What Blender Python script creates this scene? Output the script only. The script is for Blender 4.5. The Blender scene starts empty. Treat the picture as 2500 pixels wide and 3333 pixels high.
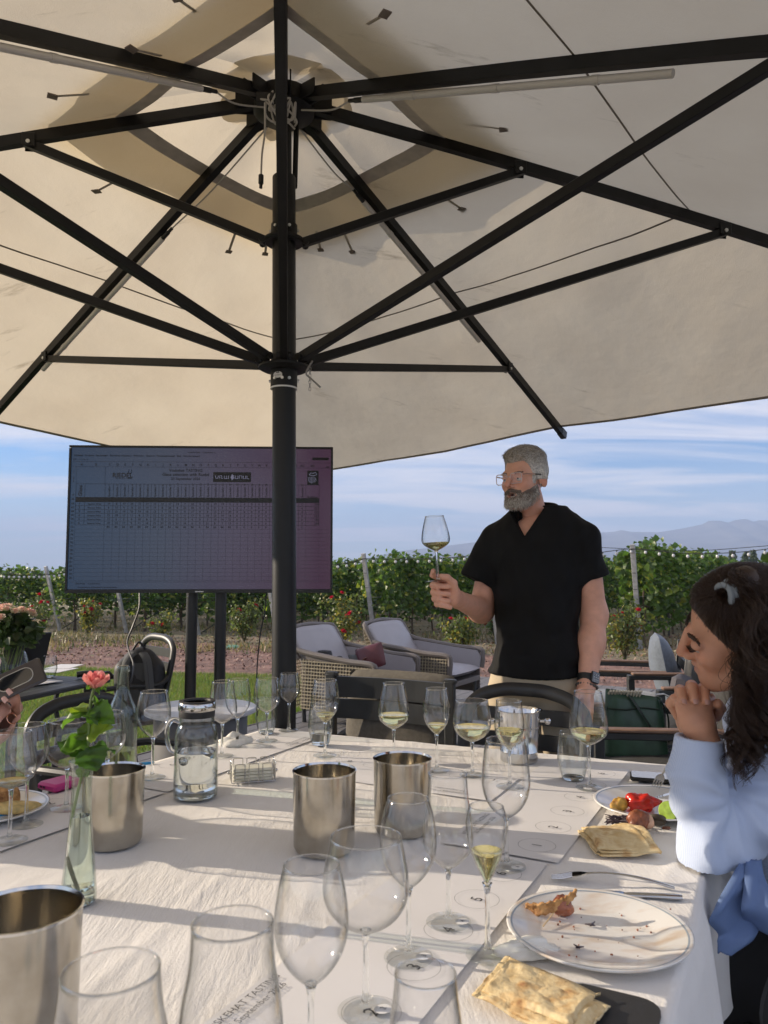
import bpy, bmesh, math, random
import numpy as np
from mathutils import Vector, Matrix

rng = random.Random(7)
nrs = np.random.RandomState(11)
C = bpy.context.scene.collection
sc = bpy.context.scene
R = math.radians

# ------------------------------------------------------------------ camera, sky, sun, exposure
CAM_H, PITCH = 1.31, 0.07963
cd = bpy.data.cameras.new('camera')
cam = bpy.data.objects.new('camera', cd); C.objects.link(cam)
cam.location = (0, 0, CAM_H); cam.rotation_euler = (math.pi/2 + PITCH, 0, 0)
cd.sensor_fit = 'HORIZONTAL'; cd.sensor_width = 36; cd.lens = 36
cd.clip_start = 0.05; cd.clip_end = 20000
cd.dof.use_dof = True; cd.dof.focus_distance = 2.5; cd.dof.aperture_fstop = 13
sc.camera = cam

SUN_EL, SUN_AZ = 17.3, -76.0          # degrees; azimuth from +Y, negative = to the left
to_sun = Vector((math.sin(R(SUN_AZ))*math.cos(R(SUN_EL)), math.cos(R(SUN_AZ))*math.cos(R(SUN_EL)), math.sin(R(SUN_EL))))
sd = bpy.data.lights.new('sun', 'SUN'); sd.energy = 3.7; sd.angle = R(0.55); sd.color = (1.0, 0.85, 0.67)
so = bpy.data.objects.new('sun', sd); C.objects.link(so)
so.rotation_euler = to_sun.to_track_quat('Z', 'Y').to_euler(); so.location = (-30, 10, 20)

world = bpy.data.worlds.new('World'); sc.world = world; world.use_nodes = True
def build_world():
    nt = world.node_tree; nt.nodes.clear(); N = nt.nodes.new; L = nt.links.new
    out = N('ShaderNodeOutputWorld'); bg = N('ShaderNodeBackground'); bg.inputs['Strength'].default_value = 0.085
    sky = N('ShaderNodeTexSky'); sky.sky_type = 'NISHITA'; sky.sun_disc = False
    sky.sun_elevation = R(SUN_EL); sky.sun_rotation = R(SUN_AZ); sky.altitude = 900
    sky.air_density = 1.0; sky.dust_density = 0.6; sky.ozone_density = 1.6
    tc = N('ShaderNodeTexCoord'); sep = N('ShaderNodeSeparateXYZ'); L(tc.outputs['Generated'], sep.inputs[0])
    def mth(op, a, b=None, clamp=False):
        n = N('ShaderNodeMath'); n.operation = op; n.use_clamp = clamp
        for i, s in enumerate((a, b)):
            if s is None: continue
            if isinstance(s, (int, float)): n.inputs[i].default_value = s
            else: L(s, n.inputs[i])
        return n.outputs[0]
    zz = mth('MAXIMUM', sep.outputs[2], 0.0); den = mth('ADD', zz, 0.10)
    cx = mth('DIVIDE', sep.outputs[0], den); cy = mth('DIVIDE', sep.outputs[1], den)
    comb = N('ShaderNodeCombineXYZ'); L(cx, comb.inputs[0]); L(cy, comb.inputs[1])
    mp = N('ShaderNodeMapping'); mp.inputs['Rotation'].default_value = (0, 0, R(24)); mp.inputs['Scale'].default_value = (0.55, 1.5, 1)
    mp.inputs['Location'].default_value = (3.1, 0.6, 0)
    L(comb.outputs[0], mp.inputs[0])
    nz = N('ShaderNodeTexNoise'); nz.inputs['Scale'].default_value = 1.0; nz.inputs['Detail'].default_value = 7
    nz.inputs['Roughness'].default_value = 0.60; nz.inputs['Distortion'].default_value = 0.6
    L(mp.outputs[0], nz.inputs['Vector'])
    cr = N('ShaderNodeValToRGB'); cr.color_ramp.elements[0].position = 0.35; cr.color_ramp.elements[1].position = 0.60
    L(nz.outputs['Fac'], cr.inputs[0])
    low = mth('MULTIPLY', mth('SUBTRACT', 1.0, mth('MULTIPLY', zz, 6.5, True), True), 0.62)   # hazier low down
    fac = mth('MAXIMUM', mth('MULTIPLY', cr.outputs[0], 0.92), low, True)
    mix = N('ShaderNodeMix'); mix.data_type = 'RGBA'
    L(fac, mix.inputs[0])
    hs = N('ShaderNodeHueSaturation'); hs.inputs['Saturation'].default_value = 1.25; hs.inputs['Value'].default_value = 1.0
    tn = N('ShaderNodeMix'); tn.data_type = 'RGBA'; tn.blend_type = 'MULTIPLY'; tn.inputs[0].default_value = 1; tn.inputs[7].default_value = (.46, .72, 1.0, 1)
    L(sky.outputs[0], hs.inputs['Color']); L(hs.outputs[0], tn.inputs[6]); L(tn.outputs[2], mix.inputs[6])
    mix.inputs[7].default_value = (6.5, 6.1, 6.1, 1)
    L(mix.outputs[2], bg.inputs['Color']); L(bg.outputs[0], out.inputs[0])
build_world()

sc.view_settings.view_transform = 'Standard'; sc.view_settings.look = 'None'
sc.view_settings.exposure = 1.12; sc.view_settings.gamma = 1.0; sc.view_settings.use_curve_mapping = False
cy_ = sc.cycles
cy_.max_bounces = 14; cy_.transparent_max_bounces = 40; cy_.transmission_bounces = 10
cy_.glossy_bounces = 6; cy_.diffuse_bounces = 4; cy_.volume_bounces = 0
cy_.caustics_refractive = False; cy_.caustics_reflective = False
cy_.sample_clamp_indirect = 4.0; cy_.blur_glossy = 0.1
cy_.use_denoising = True; cy_.use_adaptive_sampling = True; cy_.adaptive_threshold = 0.015

# ------------------------------------------------------------------ pixel-to-place helpers (survey of the photograph)
def ray(u, v):
    a = (u-1250)/2500; b = -(v-1666.5)/2500; c, s = math.cos(PITCH), math.sin(PITCH)
    return Vector((a, c-b*s, s+b*c))
def at_depth(u, v, y):
    d = ray(u, v); t = y/d.y; return Vector((d.x*t, y, CAM_H+d.z*t))
def at_height(u, v, z):
    d = ray(u, v); t = (z-CAM_H)/d.z; return Vector((d.x*t, d.y*t, z))

# ------------------------------------------------------------------ materials
MATS = {}
def nodes_of(name):
    m = bpy.data.materials.new(name); m.use_nodes = True; nt = m.node_tree
    return m, nt, nt.nodes.new, nt.links.new, nt.nodes['Principled BSDF']
def col4(c): return (c[0], c[1], c[2], 1)
def mat(name, col, rough=0.6, metal=0.0, var=None, bump=None, spec=None, sheen=0, sub=0, stretch=None, col2=None, coat=0, attr=None):
    """var=(scale, amount) mottles the colour, bump=(scale, strength, distance) roughens the surface"""
    if name in MATS: return MATS[name]
    m, nt, N, L, b = nodes_of(name)
    b.inputs['Base Color'].default_value = col4(col); b.inputs['Roughness'].default_value = rough; b.inputs['Metallic'].default_value = metal
    if spec is not None: b.inputs['Specular IOR Level'].default_value = spec
    if sheen: b.inputs['Sheen Weight'].default_value = sheen
    if coat: b.inputs['Coat Weight'].default_value = coat
    if sub:
        b.inputs['Subsurface Weight'].default_value = sub; b.inputs['Subsurface Radius'].default_value = (0.012, 0.005, 0.003); b.inputs['Subsurface Scale'].default_value = 1.0
    tc = N('ShaderNodeTexCoord'); vec = tc.outputs['Object']
    if stretch:
        mp = N('ShaderNodeMapping'); mp.inputs['Scale'].default_value = stretch; L(vec, mp.inputs[0]); vec = mp.outputs[0]
    src = None
    if attr:
        at = N('ShaderNodeAttribute'); at.attribute_name = attr; src = at.outputs['Color']
    if var:
        nz = N('ShaderNodeTexNoise'); nz.inputs['Scale'].default_value = var[0]; nz.inputs['Detail'].default_value = 6; L(vec, nz.inputs['Vector'])
        cr = N('ShaderNodeValToRGB'); a = var[1]
        lo = col2 if col2 else tuple(x*(1-a) for x in col); hi = tuple(min(1, x*(1+a)) for x in col)
        cr.color_ramp.elements[0].position = 0.32; cr.color_ramp.elements[1].position = 0.68
        if attr: lo, hi = (1-a,)*3, (1+a,)*3
        cr.color_ramp.elements[0].color = col4(lo); cr.color_ramp.elements[1].color = col4(hi); L(nz.outputs['Fac'], cr.inputs[0])
        if attr:
            mx = N('ShaderNodeMix'); mx.data_type = 'RGBA'; mx.blend_type = 'MULTIPLY'; mx.inputs[0].default_value = 1
            L(src, mx.inputs[6]); L(cr.outputs[0], mx.inputs[7]); src = mx.outputs[2]
        else: src = cr.outputs[0]
    if src is not None: L(src, b.inputs['Base Color'])
    if bump:
        nb = N('ShaderNodeTexNoise'); nb.inputs['Scale'].default_value = bump[0]; nb.inputs['Detail'].default_value = 8; L(vec, nb.inputs['Vector'])
        bp = N('ShaderNodeBump'); bp.inputs['Strength'].default_value = bump[1]; bp.inputs['Distance'].default_value = bump[2] if len(bump) > 2 else 0.01
        L(nb.outputs['Fac'], bp.inputs['Height']); L(bp.outputs[0], b.inputs['Normal'])
    MATS[name] = m; return m

def add_translucent(m, col, amount):
    nt = m.node_tree; N = nt.nodes.new; L = nt.links.new; b = nt.nodes['Principled BSDF']; out = nt.nodes['Material Output']
    t = N('ShaderNodeBsdfTranslucent'); t.inputs['Color'].default_value = col4(col)
    s = b.inputs['Base Color']
    if col is None or True:
        pass
    mx = N('ShaderNodeMixShader'); mx.inputs[0].default_value = amount
    L(b.outputs[0], mx.inputs[1]); L(t.outputs[0], mx.inputs[2]); L(mx.outputs[0], out.inputs[0])
    return t

def leaf_mat(name, attr='tint', trans=0.45, rough=0.45):
    m, nt, N, L, b = nodes_of(name)
    at = N('ShaderNodeAttribute'); at.attribute_name = attr
    L(at.outputs['Color'], b.inputs['Base Color']); b.inputs['Roughness'].default_value = rough
    t = N('ShaderNodeBsdfTranslucent'); hs = N('ShaderNodeHueSaturation'); hs.inputs['Value'].default_value = 1.6; hs.inputs['Saturation'].default_value = 1.1
    L(at.outputs['Color'], hs.inputs['Color']); L(hs.outputs[0], t.inputs['Color'])
    mx = N('ShaderNodeMixShader'); mx.inputs[0].default_value = trans
    L(b.outputs[0], mx.inputs[1]); L(t.outputs[0], mx.inputs[2]); L(mx.outputs[0], nt.nodes['Material Output'].inputs[0])
    MATS[name] = m; return m

def thin_glass(name, tint=(0.995, 0.995, 0.995), edge=(0.5, 0.53, 0.53), gloss=1.5, rough=0.045):
    """a thin glass wall: clear face on, reflecting and a little darker where it is seen edge on"""
    m, nt, N, L, b = nodes_of(name); nt.nodes.remove(b)
    lw = N('ShaderNodeLayerWeight'); lw.inputs[0].default_value = 0.5
    p5 = N('ShaderNodeMath'); p5.operation = 'POWER'; p5.inputs[1].default_value = 3.6; L(lw.outputs['Facing'], p5.inputs[0])
    ma = N('ShaderNodeMath'); ma.operation = 'MULTIPLY_ADD'; ma.inputs[1].default_value = 0.6*gloss; ma.inputs[2].default_value = 0.03*gloss; L(p5.outputs[0], ma.inputs[0])
    p3 = N('ShaderNodeMath'); p3.operation = 'POWER'; p3.inputs[1].default_value = 3.6; L(lw.outputs['Facing'], p3.inputs[0])
    cm = N('ShaderNodeMix'); cm.data_type = 'RGBA'; L(p3.outputs[0], cm.inputs[0]); cm.inputs[6].default_value = col4(tint); cm.inputs[7].default_value = col4(edge)
    tr = N('ShaderNodeBsdfTransparent'); L(cm.outputs[2], tr.inputs[0])
    gl = N('ShaderNodeBsdfGlossy'); gl.inputs['Roughness'].default_value = rough
    mx = N('ShaderNodeMixShader'); L(ma.outputs[0], mx.inputs[0]); L(tr.outputs[0], mx.inputs[1]); L(gl.outputs[0], mx.inputs[2])
    L(mx.outputs[0], nt.nodes['Material Output'].inputs[0]); MATS[name] = m; return m
def solid_glass(name, col=(1, 1, 1), ior=1.48, rough=0.0):
    m, nt, N, L, b = nodes_of(name)
    b.inputs['Base Color'].default_value = col4(col); b.inputs['Transmission Weight'].default_value = 1; b.inputs['IOR'].default_value = ior; b.inputs['Roughness'].default_value = rough
    MATS[name] = m; return m

# ------------------------------------------------------------------ mesh helpers
FRAME = {}      # top-level thing -> inverse of its matrix, so that parts can be drawn in place coordinates
def link_mesh(name, V, F, m=None, parent=None, smooth=True, tint=None, sharp=None):
    me = bpy.data.meshes.new(name)
    V = np.asarray(V, dtype=np.float64).reshape(-1, 3)
    o = bpy.data.objects.new(name, me)
    if parent is not None:
        o.parent = parent
        top = parent
        while top.parent: top = top.parent
        FRAME[o] = FRAME.get(top)
        if FRAME.get(top) is not None and len(V):
            A = np.array(FRAME[top]); V = V @ A[:3, :3].T + A[:3, 3]
    if isinstance(F, np.ndarray):
        n, k = F.shape
        me.vertices.add(len(V)); me.vertices.foreach_set('co', V.ravel())
        me.loops.add(n*k); me.loops.foreach_set('vertex_index', F.ravel().astype(np.int32))
        me.polygons.add(n); me.polygons.foreach_set('loop_start', np.arange(0, n*k, k, dtype=np.int32)); me.polygons.foreach_set('loop_total', np.full(n, k, dtype=np.int32))
        me.update(calc_edges=True)
    else:
        me.from_pydata([tuple(v) for v in V], [], F)
    if smooth: me.polygons.foreach_set('use_smooth', np.ones(len(me.polygons), dtype=bool))
    if tint is not None:
        ca = me.color_attributes.new('tint', 'FLOAT_COLOR', 'POINT'); tt = np.ones((len(V), 4)); tt[:, :3] = tint; ca.data.foreach_set('color', tt.ravel())
    if m is not None: me.materials.append(m)
    if sharp is not None:
        try: me.set_sharp_from_angle(angle=sharp)
        except Exception: pass
    me.validate(); me.update()
    C.objects.link(o); return o

class MB:
    """collects shapes for one mesh object"""
    def __init__(s): s.V = []; s.F = []
    def add(s, V, F):
        b = len(s.V); s.V += [tuple(v) for v in V]; s.F += [tuple(i+b for i in f) for f in F]; return s
    def box(s, c, size, rot=None, bevel=0.0):
        hx, hy, hz = size[0]/2, size[1]/2, size[2]/2
        M3 = rot if rot is not None else Matrix.Identity(3)
        if isinstance(rot, (int, float)): M3 = Matrix.Rotation(rot, 3, 'Z')
        c = Vector(c)
        if bevel <= 0:
            P = [(-hx,-hy,-hz),(hx,-hy,-hz),(hx,hy,-hz),(-hx,hy,-hz),(-hx,-hy,hz),(hx,-hy,hz),(hx,hy,hz),(-hx,hy,hz)]
            return s.add([c+M3@Vector(p) for p in P], [(0,3,2,1),(4,5,6,7),(0,1,5,4),(1,2,6,5),(2,3,7,6),(3,0,4,7)])
        b = min(bevel, hx*.98, hy*.98, hz*.98)
        rings = []
        for z, ins in ((-hz, b), (-hz+b, 0), (hz-b, 0), (hz, b)):
            x, y = hx-ins, hy-ins; bb = b if ins == 0 else b*0.5
            rings.append([(-x+bb,-y,z),(x-bb,-y,z),(x,-y+bb,z),(x,y-bb,z),(x-bb,y,z),(-x+bb,y,z),(-x,y-bb,z),(-x,-y+bb,z)])
        P = [p for r in rings for p in r]; F = [tuple(range(7,-1,-1)), tuple(range(24, 32))]
        for k in range(3):
            for i in range(8):
                j = (i+1) % 8; F.append((k*8+i, k*8+j, k*8+8+j, k*8+8+i))
        return s.add([c+M3@Vector(p) for p in P], F)
    def bar(s, a, b, w, h, up=(0,0,1), bevel=0.0):
        a, b = Vector(a), Vector(b); d = b-a; L_ = d.length; x = d/L_; u = Vector(up); y = u.cross(x)
        if y.length < 1e-6: y = Vector((0,1,0)).cross(x)
        y.normalize(); z = x.cross(y)
        return s.box((a+b)/2, (L_, w, h), Matrix((x, y, z)).transposed(), bevel)
    def tube(s, pts, r, n=8, cap=True, closed=False, flat=None):
        pts = [Vector(p) for p in pts]; m = len(pts); rs = r if isinstance(r, (list, tuple)) else [r]*m
        V, F = [], []; prev = None
        for i, p in enumerate(pts):
            if closed: d = pts[(i+1) % m]-pts[i-1]
            else: d = (pts[min(i+1, m-1)]-pts[max(i-1, 0)])
            d.normalize()
            if prev is None:
                a = Vector((0,0,1)) if abs(d.z) < 0.9 else Vector((1,0,0)); x = d.cross(a).normalized()
            else:
                x = prev-d*prev.dot(d)
                if x.length < 1e-6: x = d.cross(Vector((1,0,0)))
                x.normalize()
            prev = x; y = d.cross(x)
            for k in range(n):
                t = 2*math.pi*k/n; V.append(p+x*(rs[i]*math.cos(t))+y*(rs[i]*(flat or 1)*math.sin(t)))
        for i in range(m if closed else m-1):
            j = (i+1) % m
            for k in range(n):
                l = (k+1) % n; F.append((i*n+k, i*n+l, j*n+l, j*n+k))
        if cap and not closed: F.append(tuple(range(n-1,-1,-1))); F.append(tuple((m-1)*n+k for k in range(n)))
        return s.add(V, F)
    def lathe(s, prof, c=(0,0,0), n=32, capb=False, capt=False, rot=None):
        c = Vector(c); V, F = [], []
        for (r, z) in prof:
            for k in range(n):
                t = 2*math.pi*k/n; p = Vector((r*math.cos(t), r*math.sin(t), z)); V.append(c+(rot@p if rot else p))
        for i in range(len(prof)-1):
            for k in range(n):
                l = (k+1) % n; F.append((i*n+k, i*n+l, (i+1)*n+l, (i+1)*n+k))
        if capb: F.append(tuple(range(n-1,-1,-1)))
        if capt: F.append(tuple((len(prof)-1)*n+k for k in range(n)))
        return s.add(V, F)
    def ball(s, c, r, n=10, sq=(1,1,1)):
        pr = [(math.sin(math.pi*i/n)*r, -math.cos(math.pi*i/n)*r) for i in range(n+1)]
        c = Vector(c); V, F = [], []; m = n*2
        for (q, z) in pr:
            for k in range(m):
                t = 2*math.pi*k/m; V.append((c.x+q*math.cos(t)*sq[0], c.y+q*math.sin(t)*sq[1], c.z+z*sq[2]))
        for i in range(n):
            for k in range(m):
                l = (k+1) % m; F.append((i*m+k, i*m+l, (i+1)*m+l, (i+1)*m+k))
        return s.add(V, F)
    def prism(s, poly, z0, z1):
        n = len(poly); V = [(x, y, z0) for x, y in poly]+[(x, y, z1) for x, y in poly]
        F = [tuple(range(n-1,-1,-1)), tuple(range(n, 2*n))]+[(i, (i+1) % n, n+(i+1) % n, n+i) for i in range(n)]
        return s.add(V, F)
    def extrude_path(s, poly3, off):
        n = len(poly3); off = Vector(off); V = [Vector(p) for p in poly3]+[Vector(p)+off for p in poly3]
        F = [tuple(range(n-1,-1,-1)), tuple(range(n, 2*n))]+[(i, (i+1) % n, n+(i+1) % n, n+i) for i in range(n)]
        return s.add(V, F)
    def out(s, name, m=None, parent=None, smooth=True, sharp=R(40), tint=None):
        return link_mesh(name, s.V, s.F, m, parent, smooth, tint, sharp if smooth else None)

def thing(name, label, cat, loc=(0,0,0), rotz=0.0, group=None, rot=None):
    o = bpy.data.objects.new(name, None); C.objects.link(o); o.empty_display_size = 0.05
    o.location = loc; o.rotation_euler = rot if rot else (0, 0, rotz)
    M4 = Matrix.Translation(Vector(loc)) @ (o.rotation_euler.to_matrix().to_4x4())
    FRAME[o] = M4.inverted()
    o['label'] = label; o['category'] = cat
    if group: o['group'] = group
    return o
def local(o):
    """draw this thing's parts in its own coordinates from now on"""
    FRAME[o] = None; return o
def tag(o, label, cat, group=None):
    o['label'] = label; o['category'] = cat
    if group: o['group'] = group
    return o
def kind(o, k): o['kind'] = k; return o
def kids(o): return [x for x in bpy.data.objects if x.parent == o]
def dup(root, loc, rotz=0.0, label=None, rot=None, scale=1.0):
    r = root.copy(); C.objects.link(r); r.location = loc; r.rotation_euler = rot if rot else (0, 0, rotz); r.scale = (scale,)*3 if isinstance(scale, (int, float)) else scale
    if label: r['label'] = label
    for ch in root.children:
        c = ch.copy(); C.objects.link(c); c.parent = r
        for g in ch.children:
            d = g.copy(); C.objects.link(d); d.parent = c
    return r
def cat_curve(pts, n=8, closed=False):
    """Catmull-Rom through points"""
    P = [Vector(p) for p in pts]; out = []; m = len(P)
    rngs = range(m) if closed else range(m-1)
    for i in rngs:
        p0 = P[i-1] if (closed or i > 0) else P[0]*2-P[1]; p1 = P[i]; p2 = P[(i+1) % m]
        p3 = P[(i+2) % m] if (closed or i+2 < m) else P[-1]*2-P[-2]
        for k in range(n):
            t = k/n
            out.append(0.5*((2*p1)+(p2-p0)*t+(2*p0-5*p1+4*p2-p3)*t*t+(3*p1-p0-3*p2+p3)*t*t*t))
    if not closed: out.append(P[-1])
    return out
def round_poly(w, h, r, n=5):
    out = []
    for cx, cy, a0 in ((w/2-r, h/2-r, 0), (-w/2+r, h/2-r, 90), (-w/2+r, -h/2+r, 180), (w/2-r, -h/2+r, 270)):
        for k in range(n+1):
            a = R(a0+90*k/n); out.append((cx+r*math.cos(a), cy+r*math.sin(a)))
    return out
def text_mesh(body, size, origin, xdir, ydir, align='LEFT', lift=0.0, bold=0.0):
    """flat print: the outline of a line of text as (verts, faces) laid along xdir/ydir"""
    cu = bpy.data.curves.new('print', 'FONT'); cu.body = body; cu.size = size; cu.align_x = align; cu.resolution_u = 2; cu.offset = bold
    to = bpy.data.objects.new('print', cu)
    me = bpy.data.meshes.new_from_object(to)
    X, Y, O = Vector(xdir).normalized(), Vector(ydir).normalized(), Vector(origin); Z = X.cross(Y)
    V = [O+X*v.co.x+Y*v.co.y+Z*lift for v in me.vertices]; F = [tuple(p.vertices) for p in me.polygons]
    bpy.data.objects.remove(to); bpy.data.curves.remove(cu); bpy.data.meshes.remove(me)
    return V, F

# ------------------------------------------------------------------ smooth shapes from distance fields (bodies, clothes, bread)
def S_ell(c, r, M3=None):
    c = np.array(c, float); r = np.array(r, float)
    def f(p):
        q = p-c
        if M3 is not None: q = q @ M3
        k0 = np.linalg.norm(q/r, axis=1); k1 = np.linalg.norm(q/(r*r), axis=1)
        return k0*(k0-1)/np.maximum(k1, 1e-9)
    return f
def S_cone(a, b, ra, rb):
    a = np.array(a, float); b = np.array(b, float); d = b-a; L2 = max(d@d, 1e-12)
    def f(p):
        t = np.clip((p-a)@d/L2, 0, 1); return np.linalg.norm(p-a-t[:, None]*d, axis=1)-(ra+(rb-ra)*t)
    return f
def S_chain(pts, rs, k=0.0):
    fs = [S_cone(pts[i], pts[i+1], rs[i], rs[i+1]) for i in range(len(pts)-1)]
    return S_union(fs, k)
def S_union(fs, k=0.0):
    def f(p):
        d = fs[0](p)
        for g in fs[1:]:
            e = g(p)
            if k > 0:
                h = np.clip(0.5+0.5*(e-d)/k, 0, 1); d = e+(d-e)*h-k*h*(1-h)
            else: d = np.minimum(d, e)
        return d
    return f
def S_sub(f0, f1, k=0.0):
    def f(p):
        d = f0(p); e = -f1(p)
        if k > 0:
            h = np.clip(0.5-0.5*(d-e)/k, 0, 1); return d+(e-d)*h+k*h*(1-h)
        return np.maximum(d, e)
    return f
def S_box(c, hs, r=0.0, M3=None):
    c = np.array(c, float); hs = np.array(hs, float)-r
    def f(p):
        q = p-c
        if M3 is not None: q = q @ M3
        q = np.abs(q)-hs; return np.linalg.norm(np.maximum(q, 0), axis=1)+np.minimum(q.max(axis=1), 0)-r
    return f
def surface(f, lo, hi, h):
    """naive surface nets over a grid: vertices and quads of f = 0"""
    lo = np.array(lo, float); n = np.ceil((np.array(hi)-lo)/h).astype(int)+1
    ax = [lo[i]+h*np.arange(n[i]) for i in range(3)]
    vals = np.empty(n)
    G2 = np.stack(np.meshgrid(ax[1], ax[2], indexing='ij'), -1).reshape(-1, 2)
    step = max(1, int(400000/len(G2)))
    for i in range(0, n[0], step):
        xs = ax[0][i:i+step]
        P = np.empty((len(xs)*len(G2), 3)); P[:, 0] = np.repeat(xs, len(G2)); P[:, 1:] = np.tile(G2, (len(xs), 1))
        vals[i:i+step] = f(P).reshape(len(xs), n[1], n[2])
    s = vals < 0
    c = n-1
    cnt = np.zeros(c); acc = np.zeros((*c, 3))
    offs = [(a, b, d) for a in (0, 1) for b in (0, 1) for d in (0, 1)]
    def view(A, o): return A[o[0]:o[0]+c[0], o[1]:o[1]+c[1], o[2]:o[2]+c[2]]
    for o in offs:
        for k in range(3):
            if o[k]: continue
            o2 = list(o); o2[k] = 1
            a, b = view(vals, o), view(vals, o2); x = view(s, o) != view(s, o2)
            t = np.where(x, a/np.where(x, a-b, 1), 0)
            cnt += x
            for j in range(3): acc[..., j] += np.where(x, o[j]+(t if j == k else 0), 0)
    act = cnt > 0
    idx = -np.ones(c, int); idx[act] = np.arange(act.sum())
    ijk = np.argwhere(act)
    V = lo+h*(ijk+acc[act]/cnt[act][:, None])
    Fs = []
    for k in range(3):
        u, w = (k+1) % 3, (k+2) % 3
        sl1 = [slice(1, c[0]), slice(1, c[1]), slice(1, c[2])]; sl1[k] = slice(0, c[k])
        A = s[tuple(sl1)]; sl2 = list(sl1); sl2[k] = slice(1, c[k]+1); B = s[tuple(sl2)]
        q = np.argwhere(A != B); flip = A[A != B]
        base = q.copy(); base[:, u] += 1; base[:, w] += 1
        def cell(du, dw):
            z = base.copy(); z[:, u] -= du; z[:, w] -= dw; return idx[z[:, 0], z[:, 1], z[:, 2]]
        Q = np.stack([cell(1, 1), cell(0, 1), cell(0, 0), cell(1, 0)], 1)
        Q[~flip] = Q[~flip][:, ::-1]; Fs.append(Q)
    F = np.concatenate(Fs); F = F[(F >= 0).all(1)]
    e = h*0.4; g = np.stack([f(V+d)-f(V-d) for d in np.eye(3)*e], 1)/(2*e)
    V = V-(f(V)/np.maximum((g*g).sum(1), 0.2))[:, None]*g*0.9
    return V, F
def join_nets(parts):
    Vs, Fs, b = [], [], 0
    for V, F in parts: Vs.append(V); Fs.append(F+b); b += len(V)
    return np.concatenate(Vs), np.concatenate(Fs)
def vnoise(p, scale, seed=0):
    """cheap smooth noise, about -1..1"""
    r = np.random.RandomState(seed); out = np.zeros(len(p)); 
    for k in range(5):
        d = r.normal(size=3); d /= np.linalg.norm(d); out += np.sin(p@d*scale*(0.7+0.25*k)*2+r.uniform(0, 6.28)+1.3*np.sin(p@r.normal(size=3)*scale*0.8+k))
    return out/3.2
def strands(name, curves, radius, m, parent):
    """hair as real strand curves; curves = list of (k,3) arrays"""
    hc = bpy.data.hair_curves.new(name); hc.add_curves([len(c) for c in curves])
    P = np.concatenate(curves)
    top = parent
    while top.parent: top = top.parent
    if FRAME.get(top) is not None:
        A = np.array(FRAME[top]); P = P @ A[:3, :3].T + A[:3, 3]
    hc.attributes['position'].data.foreach_set('vector', P.astype(np.float32).ravel())
    ra = hc.attributes.get('radius') or hc.attributes.new('radius', 'FLOAT', 'POINT')
    rr = np.concatenate([radius*np.linspace(1, 0.45, len(c)) for c in curves]); ra.data.foreach_set('value', rr.astype(np.float32))
    hc.materials.append(m)
    o = bpy.data.objects.new(name, hc); o.parent = parent; C.objects.link(o); return o
# ------------------------------------------------------------------ ground, lawn, soil, deck
BD = Vector((0.5, 0.866, 0)); BP = Vector((0.866, -0.5, 0))       # along and across the deck boards
RD = Vector((0.485, 0.8745, 0)); RP = Vector((0.8745, -0.485, 0)) # along and across the vine rows
def ground_mat():
    m, nt, N, L, b = nodes_of('dry_ground'); b.inputs['Roughness'].default_value = 0.95
    tc = N('ShaderNodeTexCoord'); n1 = N('ShaderNodeTexNoise'); n1.inputs['Scale'].default_value = 0.6; n1.inputs['Detail'].default_value = 10; L(tc.outputs['Object'], n1.inputs[0])
    n2 = N('ShaderNodeTexNoise'); n2.inputs['Scale'].default_value = 9; n2.inputs['Detail'].default_value = 10; L(tc.outputs['Object'], n2.inputs[0])
    c1 = N('ShaderNodeValToRGB'); e = c1.color_ramp.elements; e[0].position = .36; e[1].position = .66; e[0].color = (.16, .145, .075, 1); e[1].color = (.32, .265, .19, 1); L(n1.outputs[0], c1.inputs[0])
    c2 = N('ShaderNodeValToRGB'); e = c2.color_ramp.elements; e[0].position = .35; e[1].position = .7; e[0].color = (.6, .6, .58, 1); e[1].color = (1.25, 1.22, 1.15, 1); L(n2.outputs[0], c2.inputs[0])
    mx = N('ShaderNodeMix'); mx.data_type = 'RGBA'; mx.blend_type = 'MULTIPLY'; mx.inputs[0].default_value = 1; L(c1.outputs[0], mx.inputs[6]); L(c2.outputs[0], mx.inputs[7]); L(mx.outputs[2], b.inputs['Base Color'])
    bp = N('ShaderNodeBump'); bp.inputs['Strength'].default_value = .9; bp.inputs['Distance'].default_value = .05; L(n2.outputs[0], bp.inputs['Height']); L(bp.outputs[0], b.inputs['Normal'])
    return m
def sheet(name, poly, z, m):
    mb = MB(); mb.add([(x, y, z) for x, y in poly], [tuple(range(len(poly)))]); o = mb.out(name, m, None, False); o['kind'] = 'structure'; return o
sheet('ground', [(-4200, -300), (4200, -300), (4200, 4200), (-4200, 4200)], -0.09, ground_mat())
soil = mat('red_soil', (.215, .125, .098), .95, var=(3.5, .38), bump=(14, 1.0, .06))
sheet('soil_track', [(-30, 12.6), (-8, 11.6), (-4.6, 11.25), (-1, 10.1), (2, 9.0), (14, 5), (30, 3), (30, 9), (4.2, 12.2), (-.3, 14.1), (-4, 15.6), (-7.5, 16.3), (-30, 20)], -0.076, soil)
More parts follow.
